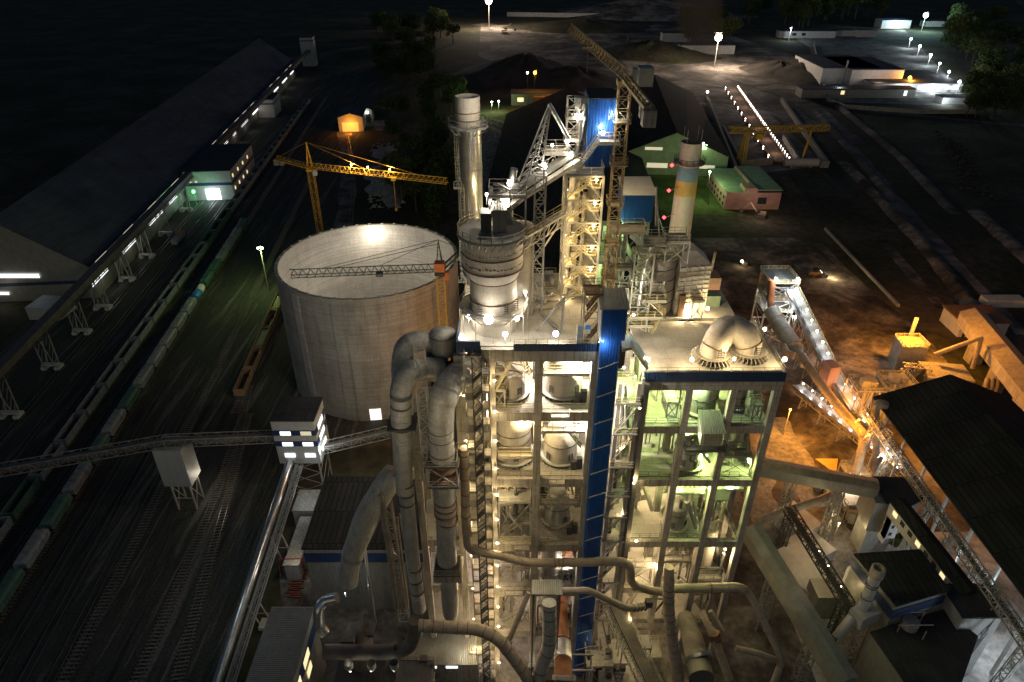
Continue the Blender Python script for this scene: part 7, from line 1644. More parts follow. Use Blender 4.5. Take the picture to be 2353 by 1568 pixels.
# lattice truss tower left of the downcomer and rusty piping
lt = thing('rusty_pipe_bundle', 'bundle of rusty pipes and struts between the sooty duct and the twin ducts', 'pipework', (-18,84,8)); m = MB(); rnd = random.Random(31)
for k in range(9):
    x = 880+rnd.uniform(-8,40); m.tube([V(x,1130+rnd.uniform(0,60),82), V(x+32+rnd.uniform(-6,20),1400,81)], rnd.uniform(.12,.28), 8)
build_each(m, 'pipe', M['pipe'], lt); m = MB(); m.truss(V(885,1150,84), V(930,1420,83), 1.8, n=12, r=.16, rr=.09); m.build('truss', M['steel_w'], lt); m = MB(); m.tube([V(833,1230,90),V(862,1430,86)], .35, 10); m.build('grey_pipe', M['galv'], lt)
cl = thing('pump_cluster', 'dark cluster of pumps and railings at the elbow of the floor duct', 'pipework', (-17,76,5)); m = MB()
for k in range(18): m.obox((rnd.uniform(-21,-14),rnd.uniform(72.5,78),rnd.uniform(3,10)), rnd.uniform(.5,1.4), rnd.uniform(.5,1.2), rnd.uniform(.6,1.6))
build_each(m, 'pump', M['steel_dark'], cl); gallery(cl, -21,-14.5,72,77,10.5,'steel_dark','rust',legs=0); gallery(cl, -21,-14.5,72,77,7.0,'steel_dark','steel')
gallery(tw, -8.3,-4.0,79.5,83,8.6,'steel','steel_w',legs=0); plight((-9.5,79.2,12), 350, 'white', tw); plight((-7,77,12), 350, 'warm', tw)
# transfer tower with windows at the gallery junction
tt = tower_box('window_tower', 'pale square tower with blue bands and lit windows at the junction of the dark galleries', (-53.2,134.6,0), 10.4, 9.2, 25, 0, False, leg=11.5)
for z in (20.6,17.2,13.6):
    if z > 15: m = MB(); m.box(-58.5,-47.9,129.86,129.98,z,z+1.5); m.box(-47.98,-47.86,130,139.2,z,z+1.5); m.build('blue_band', M['bluedull'], tt)
    for x, mm in ((-56.6,'win_w'),(-51.6,'win_w')):
        m = MB(); m.box(x,x+2.6,129.78,129.84,z+.1,z+1.3); m.build('window', M[mm if z < 19 or x < -55 else 'win_dim'], tt)
    m = MB(); m.box(-47.84,-47.8,132,136.5,z,z+1.6); m.build('window', M['win_w'], tt)
lamp(tt, V(668,1062,129), 220, 'cool', r=.15); lamp(tt, V(742,1032,131), 500, 'cool', r=.18, off=(.6,-.6,0))
def trussgallery(name, label, pts, w_=2.4, hsg='lag_dark', h=2.0, th=2.2):
    t = thing(name, label, 'conveyor', tuple(pts[0])); m = MB(); P = [Vector(p) for p in pts]
    for a, b in zip(P, P[1:]): m.tube([a, b], h*.5, 14)
    m.build('belt_housing', M[hsg], t); m = MB()
    for a, b in zip(P, P[1:]):
        s = (b-a).normalized().cross(Vector((0,0,1))).normalized()*(w_/2)
        for k in (-1, 1): m.girder(a+s*k+Vector((0,0,-1)), b+s*k+Vector((0,0,-1)), th, r=.16, rr=.09)
    m.build('side_girder', M['steel'], t); return t
trussgallery('belt_gallery', 'dark trussed belt gallery crossing the rail yard from the windowed tower', [(-58.6,132,18.5),(-83,126.5,21.6),(-125,121,16.5),(-158,117,14)])
cbx = thing('tension_house', 'tall pale box house on lattice legs under the bend of the dark gallery', 'tension house', (-82,126.5,0)); c = (-81,127,0)
f0 = V(400,1111,125.5); m = MB(); m.box(-86,-79.2,124.8,130.5,8.6,20); m.build('wall', M['whitesheet'], cbx); m = MB()
for x in (-84.8,-80.2):
    for y in (125.5,129.8): m.beam((x,y,0),(x,y,8.6), .35)
for x in (-84.8,-80.2): m.beam((x,125.5,0),(x,129.8,8), .16); m.beam((x,129.8,0),(x,125.5,8), .16)
m.beam((-84.8,125.5,4),(-80.2,125.5,4), .2); m.build('leg', M['steel_w'], cbx); plight((-77,130,8), 500, 'white', cbx, r=1)
tb = thing('pipe_conveyor', 'long silver tube conveyor running down the left from the windowed tower', 'conveyor', (-50,100,10)); a, b = V(666,1062,129), V(488,1600,74); 
m = MB(); m.tube([a, b], .95, 18); m.build('tube', M['galv'], tb); s = Vector((1,0,0)); m = MB(); m.truss(a+s*2.3+Vector((0,0,-1)), b+s*2.3+Vector((0,0,-1)), 1.0, n=46, r=.13, rr=.08); m.beam(a+s*1.4+Vector((0,0,-.8)), b+s*1.4+Vector((0,0,-.8)), .25); m.beam(a+s*3.2+Vector((0,0,-.8)), b+s*3.2+Vector((0,0,-.8)), .2); m.build('walkway_truss', M['steel'], tb)
for f in (.0,.36,.66,.95):
    c = a.lerp(b, f); 
    if f == 0: continue
    m = MB(); 
    for sx in (.4, 3.2):
        m.beam((c.x+sx,c.y,c.z-1),(c.x+sx+2.2,c.y-1,0), .26); m.beam((c.x+sx,c.y,c.z-1),(c.x+sx-.4,c.y+2,0), .2)
    m.beam((c.x+2,c.y-.4,c.z*.5),(c.x+5,c.y-.4,c.z*.5), .14); m.build('trestle', M['steel_w'], tb); m = MB(); m.obox((c.x+4.4,c.y-.8,0), 4.0, 2.6, .8); m.build('footing', M['white'], tb)
trussgallery('belt_gallery', 'short dark gallery sloping up from the windowed tower toward the ducts', [(-47.9,134,13.2),(-30,138,15.5),(-22,140,17)])
for i, (x0,x1,y0,y1,z,lab) in enumerate([(735,672,1128,1175,5.5,'small white flat-roofed store left of the dark hall, upper one'),(722,652,1190,1300,5.0,'white flat-roofed store left of the dark hall, lower one')]):
    a = G(x1, y1, z); b = G(x0, y0, z); m = MB(); m.box(a.x,min(b.x,-43.2),a.y,b.y,0,z); t = thing('flat_roofed_store', lab, 'building', (a.x,a.y,0)); m.build('wall', M['whitesheet'], t); m = MB(); m.box(a.x-.15,min(b.x,-43.2)+.15,a.y-.15,b.y+.15,z+.003,z+.25); m.build('roof', M['concrete'], t)
for i, (x, y, w_, d_, h, lab) in enumerate([(-40,121,4.6,5,12,'pale square bin below the short gallery, left one'),(-27,124,5,5,14,'pale square bin below the short gallery, right one')]):
    m = MB(); m.obox((x,y,0), w_, d_, h); single('square_bin', m, M['whitesheet'], lab, 'bin')
# red frame, stacked beams and ladder
rf = thing('red_gantry_frame', 'red-brown braced portal frame leaning beside the dark hall', 'steel frame', tuple(G(675,1320))); q = G(650,1322), G(702,1320); m = MB(); z1 = 5.2
for p in q: m.beam(p, p+Vector((0,0,z1)), .3)
m.beam(q[0]+Vector((0,0,z1)), q[1]+Vector((0,0,z1)), .3); m.beam(q[0]+Vector((0,0,2.6)), q[1]+Vector((0,0,2.6)), .2); m.beam(q[0]+Vector((0,0,2.6)), q[1]+Vector((0,0,z1)), .14); m.beam(q[1]+Vector((0,0,2.6)), q[0]+Vector((0,0,z1)), .14); m.beam(q[0], q[1]+Vector((0,0,2.6)), .14); m.beam(q[1], q[0]+Vector((0,0,2.6)), .14); m.build('frame', M['redpaint'], rf)
rnd = random.Random(8)
for k in range(11):
    c = G(690-k*1.4+rnd.uniform(-6,6), 1322+k*5.2); m = MB(); L = rnd.uniform(2.2,3.6); m.beam(c+Vector((-L/2,rnd.uniform(-.2,.2),.25)), c+Vector((L/2,0,.25)), .26, .36)
    single('red_beam', m, M['redpaint'], f'{ordn(k+1)} red steel beam from the frame in the row lying on the pale concrete', 'steel beam', 'red beams laid out on the concrete')
c = G(681,1388); m = MB(); m.beam(c+Vector((-.4,-1.2,.15)), c+Vector((0,1.2,.15)), .16); m.beam(c+Vector((.8,-1.2,.15)), c+Vector((1.1,1.2,.15)), .16); m.beam(c+Vector((-.2,0,.15)), c+Vector((1,0,.15)), .12); single('red_bracket', m, M['redpaint'], 'small red H-shaped bracket lying nearest the ribbed roof', 'bracket')
sheet('concrete_apron', gp((640,1300),(745,1300),(770,1480),(655,1480)), .08, GY)
rb = thing('ribbed_roof_block', 'tall block with grey ribbed roof and lit side windows at the bottom left', 'building', (-41,76,0)); zt = 18
m = MB(); m.box(-45,-37.4,66,82.7,0,zt-.3); m.build('wall', M['greysheet'], rb)
m = MB(); n = 46
for k in range(n): y = 66-.2+(82.9-66+.2)*k/n; m.beam((-45.2,y+.18,zt),(-37.2,y+.18,zt), .16,.16)
m.box(-45.2,-37.2,65.8,83,zt-.28,zt-.02); m.build('ribbed_roof', M['greysheet'], rb)
m = MB(); m.box(-37.38,-37.3,66,82.7,12.6,15.4); m.build('blue_band', M['bluedull'], rb)
for y in (68,73.5): m = MB(); m.box(-37.28,-37.22,y,y+3.2,13,15); m.build('window', M['win_y'], rb)
m = MB(); m.box(-37.3,-37.22,74,76.4,9.5,11.4); m.build('window', M['win_y'], rb)
plight((-47.5,103,9), 500, 'white', tb, r=1); plight((-54,92,44), 700, 'cool', rb, r=1); plight((-60,95,22), 600, 'cool', tb, r=2); plight((-50,121,10), 300, 'cool', tt, r=1)  # fill lights added to brighten the tube conveyor and lower left, no fittings
lamp(dm, (-33.5,90,13), 200, 'cool', r=.1)
# ---------------------------------------------------------------- right: furnace tower, cooler conveyor, kiln tube, dark hall
ft = thing('loading_tower', 'brilliantly lit white steel tower at the upper end of the cooler conveyor', 'steel tower', (96,212,0))
a = V(1762,655,207); b = V(1824,655,207); zt = V(1790,640,207).z; x0, x1 = a.x, b.x
for x in (x0, x1):
    for y in (204,214): m = MB(); m.beam((x,y,0),(x,y,zt), .5); m.build('post', M['steel_w'], ft)
for z in (6,12,18,23,zt-.5):
    m = MB()
    for p_, q_ in (((x0,204),(x1,204)),((x1,204),(x1,214)),((x1,214),(x0,214)),((x0,214),(x0,204))): m.beam((*p_,z),(*q_,z), .3)
    m.beam((x0,204,z-5),(x1,204,z), .2); m.beam((x1,204,z-5),(x0,204,z), .2); m.beam((x0,204,z-5),(x0,214,z), .2); m.build('brace', M['steel_w'], ft)
for z in (14,19,zt): m = MB(); m.box(x0-.5,x1+.5,203.5,214.5,z-.2,z); m.build('deck', M['floor'], ft); m = MB(); m.rail([(x0-.5,203.5,z),(x1+.5,203.5,z),(x1+.5,214.5,z),(x0-.5,214.5,z)], close=True, w=.14, step=1.4); m.build('railing', M['yellow'], ft)
m = MB(); cx_ = x0+(x1-x0)*.78; m.add([(cx_-2.4,203.0,zt-2.4),(cx_+2.4,203.0,zt-2.4),(cx_+2.4,208,zt-2.4),(cx_-2.4,208,zt-2.4),(cx_-.6,204.6,zt-8),(cx_+.6,204.6,zt-8),(cx_+.6,206,zt-8),(cx_-.6,206,zt-8)], [(0,1,5,4),(1,2,6,5),(2,3,7,6),(3,0,4,7),(0,3,2,1)]); m.build('hopper', M['whitesheet'], ft)
for (x,y,z,pw) in ((x0+1,203,zt+1.8,2600),(x1-1,203,zt+1.8,2600),(x0+3,205,15,2500),(x1,202,13,3000)): lamp(ft, (x,y,z), pw, 'cool', r=.45, arm=(0,0,1.2), off=(0,-1.6,.6))
# cooler vent: brown stack and tube
kt = thing('kiln_tube', 'long grey tube with brown flue rising into the white steel tower', 'duct', (95,195,0))
P = [V(1772,712,200),V(1785,738,196),V(1806,768,190),V(1828,800,184)]
m = MB(); m.tube(P, [2.5,2.6,2.6,2.5], 28); m.build('shell', M['lagging'], kt); m = MB(); m.tube([V(1822,790,185.5),V(1824,794,185)], 3.0, 28); m.tube([V(1783,732,197),V(1785,736,196.5)], 2.85, 28); build_each(m, 'flange', M['pipe'], kt)
m = MB(); m.tube([V(1773,712,201),V(1770,690,203),V(1773,668,204),V(1774,642,204)], [1.3,1.1,1.1,1.3], 20); m.build('flue', M['kiln'], kt); m = MB(); m.tube([V(1828,800,184),V(1836,815,181),V(1848,840,176)], [2.3,1.6,1.2], 20); m.build('cone', M['lagging'], kt)
m = MB(); m.tube([V(1800,795,183),V(1806,812,180),V(1826,818,178)], 1.2, 16, bend=2); m.build('orange_elbow', M['pipe'], kt)
for (x, y) in ((1800,790),(1768,750)): q = V(x,y,190); m = MB(); m.beam((q.x,188,0),(q.x,188,q.z), .5); m.build('saddle_post', M['steel'], kt)
# cooler conveyor (upper section) : wide belt with lamps
def litbelt(name, label, a, b, w_, lampn, pw, kind, lr=.35, trestle=5, side=1, railmat='yellow', lo=0.0):
    t = thing(name, label, 'conveyor', (a.x,a.y,0)); s = (b-a).normalized().cross(Vector((0,0,1))).normalized()
    m = MB(); m.beam(a, b, w_, .5); m.build('belt_deck', M['floor'], t); m = MB(); m.beam(a-s*(w_*.5+.5)*side+Vector((0,0,.2)), b-s*(w_*.5+.5)*side+Vector((0,0,.2)), .8, .9); m.build('belt_housing', M['galv'], t)
    m = MB(); m.beam(a-s*(w_*.5-.1)*side+Vector((0,0,.35)), b-s*(w_*.5-.1)*side+Vector((0,0,.35)), .25, .3); m.build('cable_tray', M['steel_dark'], t)
    m = MB(); m.rail([a+s*(w_/2)*side+Vector((0,0,.3)), b+s*(w_/2)*side+Vector((0,0,.3))], w=.12, step=1.6, h=1.2); m.build('railing', M[railmat], t)
    m = MB(); m.truss(a+Vector((0,0,-1.3)), b+Vector((0,0,-1.3)), w_*.8, 1.8, r=.2, rr=.12); m.build('under_truss', M['steel_w'], t)
    for k in range(trestle):
        c = a.lerp(b, (k+.5)/trestle); m = MB()
        for e in (-1,1): m.beam(c+s*e*w_*.4+Vector((0,0,-2)), Vector((c.x,c.y,0))+s*e*w_*.6, .3)
        for j in range(2): z0 = (c.z-2)*j/2; z1 = (c.z-2)*(j+1)/2; m.beam(Vector((c.x,c.y,z0))+s*w_*.5, Vector((c.x,c.y,z1))-s*w_*.5, .16); m.beam(Vector((c.x,c.y,z0))-s*w_*.5, Vector((c.x,c.y,z1))+s*w_*.5, .16)
        m.build('trestle', M['steel'], t)
    for k in range(lampn): c = a.lerp(b, (k+.5)/lampn); lamp(t, c+Vector((0,0,2.0)), pw*.55, kind, r=lr, arm=(0,0,1.5), off=(0,-.3,-.4))
    return t
litbelt('cooler_conveyor', 'wide lamp-lit conveyor descending from the white steel tower toward the camera', V(1822,665,203), V(1906,838,176), 3.5, 7, 240, 'cool', side=-1)
litbelt('cooler_conveyor', 'lower lamp-lit stretch of the wide conveyor before the orange platforms', V(1908,850,174), V(1972,945,158), 3.5, 3, 240, 'cool', trestle=3, side=-1)
bxh = thing('drive_house', 'narrow orange-lit drive house standing where the wide conveyor bends', 'machine house', tuple(V(1905,880,172))); q = V(1902,868,170); m = MB(); m.obox((q.x,q.y,q.z-3), 3.4, 4.4, 8, .2); m.build('wall', M['brick'], bxh); m = MB(); m.obox((q.x-.3,q.y,0), 2.8, 3.4, q.z-3); m.build('leg_frame', M['steel'], bxh); plight((q.x+3,q.y-9,q.z+1), 1500, 'sodium', bxh)
litbelt('yard_conveyor', 'long low lamp-lit conveyor running under the tan pipe to the dark hall', V(1832,886,172), V(2075,1078,133), 2.4, 10, 170, 'cool', lr=.26, railmat='steel_w', trestle=5, side=-1)
litbelt('yard_conveyor', 'short lamp-lit conveyor joining the orange platforms to the low conveyor', V(1975,950,157), V(2040,1010,148), 3.0, 2, 200, 'white', lr=.3, trestle=2, side=-1, railmat='steel_w')
# long tan pipe
lp = thing('long_pipe', 'long tan orange-lit pipe snaking over the conveyors then down to the tower', 'pipe', (100,150,0)); P = [V(1843,818,177),V(1875,868,166),V(1930,940,150),V(1984,998,139),V(1984,1020,136),V(1972,1070,130),V(1958,1110,124),V(1900,1143,118),V(1740,1198,113)]
m = MB(); m.tube(P, [1.25,1.25,1.25,1.25,1.1,1.0,.95,.9,.9], 18, bend=3.0); m.build('pipe', M['pipe'], lp)
for q, w_ in ((V(1934,1128,120), 1.3),): m = MB(); m.truss((q.x,q.y,0),(q.x,q.y,q.z-.8), w_, n=7, r=.2, rr=.12); m.build('lattice_support', M['steel_w'], lp)
plight(V(1895,980,150)+Vector((-7,-6,6)), 6000, 'sodium', lp, r=1); plight(V(1975,940,150)+Vector((6,-6,5)), 6000, 'sodium', lp, r=1)
vp = thing('standing_pipe', 'tan upright pipe with hooked top by the corner of the dark hall', 'pipe', (96,140,0)); m = MB(); m.tube([V(2036,932,139),V(2016,926,139),V(2011,950,138.5),V(2013,1010,138),V(2014,1095,138)], [1.1,1.1,.95,.9,.9], 18, bend=2); m.build('pipe', M['pipe'], vp)
# orange platforms
op = thing('orange_platform', 'sodium-lit row of railed platforms on short legs behind the conveyors', 'platform', (108,150,0)); 
q0, q1 = V(1965,892,158), V(2105,900,158); 
for (px0,px1,py,yy,z) in ((1972,2040,900,158,None),(2040,2110,890,160,None)):
    a = V(px0,py,yy); b = V(px1,py,yy); z = a.z; m = MB(); m.box(a.x,b.x,yy,yy+7,z-.4,z); m.build('deck', M['greysheet'], op); m = MB(); m.rail([(a.x,yy,z),(b.x,yy,z),(b.x,yy+7,z),(a.x,yy+7,z)], close=True, w=.14); m.build('railing', M['steel_w'], op); m = MB(); n = 4
    for k in range(n+1):
        x = a.x+(b.x-a.x)*k/n; m.beam((x,yy,0),(x,yy,z-.4), .35); m.beam((x,yy+7,0),(x,yy+7,z-.4), .35)
        if k < n: m.beam((x,yy,.5),(x+(b.x-a.x)/n,yy,z-.6), .16); m.beam((x,yy,z-.6),(x+(b.x-a.x)/n,yy,.5), .16)
    m.build('leg', M['steel_w'], op); m = MB(); m.obox((a.x+3,yy+3,z), 2.4, 2.4, 2.2); m.obox((b.x-3,yy+3.5,z), 2, 3, 1.6); m.tube([(a.x+5,yy+2,z+.6),(b.x-3,yy+2,z+.6)], .5, 10); m.build('machine', M['steel_w'], op); stairp(op, (a.x-1.5,yy-3.5,.5),(a.x+2.5,yy-.5,z), 1.2)
lamp(op, V(2098,918,150), 5000, 'sodium', r=.55, arm=(0,0,2), off=(0,-1.5,.5)); lamp(op, V(2075,868,163), 0, 'sodium', r=.01); plight(G(2070,835)+Vector((0,0,18)), 42000, 'sodium', op, r=1); plight(V(1985,915,150)+Vector((0,0,3)), 7000, 'sodium', op, r=1)
t = thing('tipped_skip', 'black tipped hopper box standing on the sodium-lit ground', 'hopper', tuple(G(2092,890))); q = G(2092,888); m = MB(); m.beam(q+Vector((-2.4,0,2)), q+Vector((2.4,2,5.6)), 5, 4.2); m.build('body', M['rooffelt'], t); m = MB(); m.beam(q+Vector((1,0,0)), q+Vector((1,0,3)), .5); m.beam(q+Vector((-2,0,0)), q+Vector((-2,0,2)), .5); build_each(m, 'leg', M['steel_dark'], t)
# crusher building
cr = thing('crusher_house', 'orange-lit small crusher house with railed top and bent flue pipe', 'machine house', tuple(G(2190,880))); q = G(2175,905); m = MB(); m.obox((q.x,q.y+4,0), 13, 9, 5.5, -.15); m.build('wall', M['greysheet'], cr); m = MB(); m.obox((q.x,q.y+4,5.503), 13.6, 9.6, .5, -.15); m.build('roof', M['concrete'], cr)
m = MB(); m.obox((q.x-6,q.y+16,0), 8, 7, 9.5, -.15); m.build('upper_house', M['greysheet'], cr); m = MB(); m.rail([(q.x-10,q.y+12.5,9.5),(q.x-2,q.y+12.5,9.5),(q.x-2,q.y+19.5,9.5),(q.x-10,q.y+19.5,9.5)], close=True, w=.14); m.build('railing', M['steel_w'], cr)
m = MB(); m.tube([(q.x-2,q.y+9,9),(q.x+10,q.y+8,16),(q.x+10.5,q.y+7,5)], .7, 12, bend=.6); m.build('flue', M['pipe'], cr); m = MB(); m.tube([(q.x-3,q.y+22,5),(q.x-3,q.y+22,15)], .7, 12); m.build('chimney', M['pipe'], cr); m = MB(); m.truss((q.x-13,q.y+6,6),(q.x-5,q.y+4,6), 2.4, n=5, r=.2, rr=.12); m.build('side_frame', M['steel_w'], cr); plight((q.x-14,q.y-12,16), 11000, 'sodium', cr, r=1)
m = MB()
for k in range(3): m.tube([(q.x+9+k*1.7,q.y-3,0),(q.x+9+k*1.7,q.y-3,5),(q.x+10+k*1.7,q.y-1,6.5)], .7, 12)
build_each(m, 'cyclone_tube', M['pipe'], cr)
# long covered gallery far right
lg = thing('roofed_gallery', 'long pale orange-lit roofed gallery descending at the far right edge', 'conveyor gallery', (150,170,0))
a, b = V(2225,745,205), V(2400,965,150)
def gabled_beam(t, a, b, w_, h, wall, roof, rh=1.6):
    a, b = Vector(a), Vector(b); s = (b-a).normalized().cross(Vector((0,0,1))).normalized()*(w_/2); m = MB()
    u = Vector((0,0,h)); m.add([a-s,b-s,b-s+u,a-s+u,a+s,b+s,b+s+u,a+s+u], [(0,1,2,3),(4,7,6,5),(0,3,7,4),(1,5,6,2),(0,4,5,1)]); m.build('wall', M[wall], t)
    m = MB(); e = s*1.08; r_ = Vector((0,0,h+rh)); m.add([a-e+u,b-e+u,b+r_,a+r_,a+e+u,b+e+u], [(0,1,2,3),(3,2,5,4)]); m.add([a-e+u*.99-Vector((0,0,.2)),b-e+u*.99-Vector((0,0,.2)),b+r_-Vector((0,0,.25)),a+r_-Vector((0,0,.25)),a+e+u*.99-Vector((0,0,.2)),b+e+u*.99-Vector((0,0,.2))], [(3,2,1,0),(4,5,2,3)]); m.add([a-s+u,a+s+u,a+r_-Vector((0,0,.1))], [(0,1,2)]); m.build('roof', M[roof], t)
gabled_beam(lg, a, b, 8, 4.5, 'concrete', 'pipe', 2)
m = MB(); 
for f in (.2,.5,.8): c = a.lerp(b, f); m.box(c.x-2,c.x+2,c.y-2,c.y+2,0,c.z)
build_each(m, 'pier', M['concrete'], lg)
q = V(2250,742,212); t = thing('gallery_head_house', 'pale head house with rust-red roof at the top of the far right gallery', 'head house', (q.x,q.y,0)); m = MB(); m.obox((q.x+1,q.y+4,0), 17, 12, q.z+1, 0); m.build('wall', M['white'], t); m = MB(); m.obox((q.x+1,q.y+4,q.z+1.003), 18, 13, .6, 0); m.build('roof', M['rust'], t); m = MB(); m.box(q.x-6,q.x-5,q.y-2.15,q.y-2.05,q.z-5,q.z-.5); m.build('window', M['bluedull'], t)
plight((q.x-25,q.y-22,24), 7000, 'sodium', t, r=1); plight((q.x+4,q.y-50,30), 2500, 'sodium', t, r=1)
m = MB(); q = G(2300,700); m.obox((q.x,q.y,0), 15, 5, 3); single('trackside_hut', m, M['white'], 'faint pale hut by the tracks near the right edge', 'hut')
kb_ = thing('concrete_kerb_wall', 'thin straight pale wall slanting through the dark beside the earth banks', 'wall', (150,270,0)); m = MB(); p, q = G(1895,528), G(2064,706); m.beam(p+Vector((0,0,.6)), q+Vector((0,0,.6)), .8, 1.2); m.build('wall', M['concrete'], kb_)
q = G(1703,612); t = thing('work_lamp', 'small warm work lamp alone on the dark clearing left of the white tower', 'lamp', tuple(q)); m = MB(); m.beam(q, q+Vector((0,0,2)), .2); m.obox(q+Vector((1.2,0.5,0)), 2.6, 1.6, 1.4); m.build('base', M['steel_dark'], t); lamp(t, q+Vector((0,0,2.3)), 700, 'warm', r=.55, arm=(0,0,.5), off=(0,-1,.3))
q = G(1872,636); t = thing('parked_loader', 'wheel loader with lit lamps on the dusty clearing beyond the white tower', 'loader', tuple(q)); m = MB(); m.beam(q+Vector((-3,0,1.8)), q+Vector((2,0,1.8)), 2.2, 1.6); m.build('body', M['wagon_brown'], t); m = MB(); m.beam(q+Vector((-1,0,3)), q+Vector((.6,0,3)), 1.8, 1.6); m.build('cab', M['glass_dark'], t); m = MB()
for dx in (-2,1.4):
    for dy in (-1.3,1.3): m.tube([q+Vector((dx,dy-.3,.85)), q+Vector((dx,dy+.3,.85))], .85, 12)
build_each(m, 'wheel', M['rubber'], t); m = MB(); m.beam(q+Vector((2,0,1.4)), q+Vector((4,0,1)), .5); m.box(q.x+3.8,q.x+5,q.y-1.6,q.y+1.6,.3,1.6); m.build('bucket', M['steel_dark'], t); m = MB(); m.box(q.x+2,q.x+2.15,q.y-1,q.y+1,2.2,2.5); m.build('headlight', M['e_white'], t); plight(q+Vector((7,-1.5,2.4)), 2500, 'warm', t)
plight(V(1905,560,220)+Vector((0,0,10)), 700, 'cool', ft, r=2)
# big dark hall with gabled roof
ghx, ghy = 94.8, 143
gh = thing('big_dark_hall', 'vast hall with near-black gabled roof filling the right edge', 'warehouse', (112,110,0)); zE, zR = 22, 29; xE, xM, xF = 94.8, 112, 129; yA, yB = 143, 60
m = MB(); 
for x in (xF-.4,): m.add([(x,yA,4),(x,yB,4),(x,yB,zE),(x,yA,zE)], [(0,1,2,3)])
for y in (yB,): m.add([(xE+.4,y,14),(xF-.4,y,14),(xF-.4,y,zE),(xM,y,zR),(xE+.4,y,zE)], [(0,1,2,3,4)])
m.build('wall', M['greysheet'], gh)
m = MB()
for xa, s in ((xE-.6,1),(xF+.6,-1)):
    m.add([(xa,yA+1,zE),(xa,yB,zE),(xM,yB,zR+.1),(xM,yA+1,zR+.1),(xa,yA+1,zE-.35),(xa,yB,zE-.35),(xM,yB,zR-.3),(xM,yA+1,zR-.3)], [(0,1,2,3),(7,6,5,4),(0,4,5,1),(0,3,7,4)])
m.build('roof', M['roofblack'], gh)
m = MB()
for k in range(9): y = 138-k*9.5; m = MB(); m.beam((xE+.8,y,0),(xE+.8,y,21.5), .5); m.beam((xE+.8,y,21),(xM,y,28), .4); m.build('portal_frame', M['steel'], gh)
eb = thing('eaves_conveyor', 'narrow trussed conveyor on tall lattice legs along the eave of the dark hall', 'conveyor', (90,110,0)); a, b = Vector((92.2,142,19.5)), Vector((90.2,66,20.0)); m = MB(); m.truss(a, b, 2.0, 1.8, n=44, r=.22, rr=.11); m.build('truss', M['steel_w'], eb); m = MB(); m.beam(a+Vector((0,0,.3)), b+Vector((0,0,.3)), 1.2, .2); m.build('belt', M['rubber'], eb); m = MB(); m.rail([a+Vector((-1,0,.9)), b+Vector((-1,0,.9))], w=.08); m.build('railing', M['steel_w'], eb)
for y in (136,126,117,108,99,90,82,74):
    x = 92.2-(142-y)*.026; m = MB(); m.truss((x-4.5,y-2,0),(x,y,18.4), 1.3, n=10, r=.2, rr=.11); m.beam((x-4,y-9,0),(x,y,18), .16) if y % 2 else None; m.build('lattice_leg', M['steel'], eb)
for f, k, pw in ((.02,'sodium',2200),(.10,'sodium',900),(.2,'white',1600)): c = a.lerp(b, f); lamp(eb, c+Vector((-1.8,0,-2.4)), pw, k, r=.35, arm=(.8,0,1), off=(-.8,0,-.4))
plight((88,114,10), 1500, 'cool', eb, r=.4); plight((91,100,11), 1500, 'cool', eb, r=.4); plight((98,85,12), 3500, 'cool', eb, r=.4); plight((92,68,12), 3000, 'cool', eb, r=.4); plight((86,128,8), 1500, 'white', eb, r=.4)
sc_ = thing('scrap_machinery', 'jumble of pale machinery on the white dusty ground between conveyor and hall', 'machinery', (88,125,0)); rnd = random.Random(41); m = MB()
for k in range(34): x = rnd.uniform(80,92); y = rnd.uniform(118,136); m.obox((x,y,0), rnd.uniform(.6,2.6), rnd.uniform(.6,2), rnd.uniform(.8,4.5), rnd.uniform(0,2))
build_each(m, 'housing', M['steel_w'], sc_); gallery(sc_, 82,88,121,127,6,'steel_w','steel_w',legs=0); gallery(sc_, 85,91,129,134,8,'steel_w','yellow',legs=0)
for i, (x, y, h, r_) in enumerate([(87,70,1.8,7),(93,72,2.4,8),(84,86,1.2,5),(86,104,1.4,5)]): heap('cement_dust_heap', (x,y), r_, r_*1.2, h, GD, n=30, rough=.15, seed=50+i)
# conveyor galleries lower right
def boxgal(name, label, a, b, w_, h, wall, roof, lit=0, piers=2, rh=.9):
    t = thing(name, label, 'conveyor gallery', (Vector(a).x,Vector(a).y,0)); gabled_beam(t, a, b, w_, h, wall, roof, rh); a, b = Vector(a), Vector(b); s = (b-a).normalized().cross(Vector((0,0,1))).normalized()
    for k in range(piers): c = a.lerp(b, (k+.7)/(piers+.4)); m = MB(); m.truss((c.x,c.y,0),(c.x,c.y,c.z-.05), 1.8, n=5, r=.25, rr=.13); m.build('pier', M['steel'], t)
    for k in range(lit):
        c = a.lerp(b, (k+.6)/lit); d = (b-a).normalized(); 
        for sg in (1,):
            o = s*(w_/2+.03)*sg; m = MB(); m.add([c+o+Vector((0,0,h*.45)), c+o+d*1.3+Vector((0,0,h*.45)), c+o+d*1.3+Vector((0,0,h*.8)), c+o+Vector((0,0,h*.8))], [(0,1,2,3)]); m.build('window', M['win_y' if k % 3 == 0 else 'glass_dark'], t)
    return t
boxgal('conveyor_gallery', 'horizontal dusty gallery from behind the right tower to the angular transfer house', V(1745,1085,120), V(2010,1135,113), 3.4, 3.0, 'greysheet', 'pipe', 0, 2, .5)
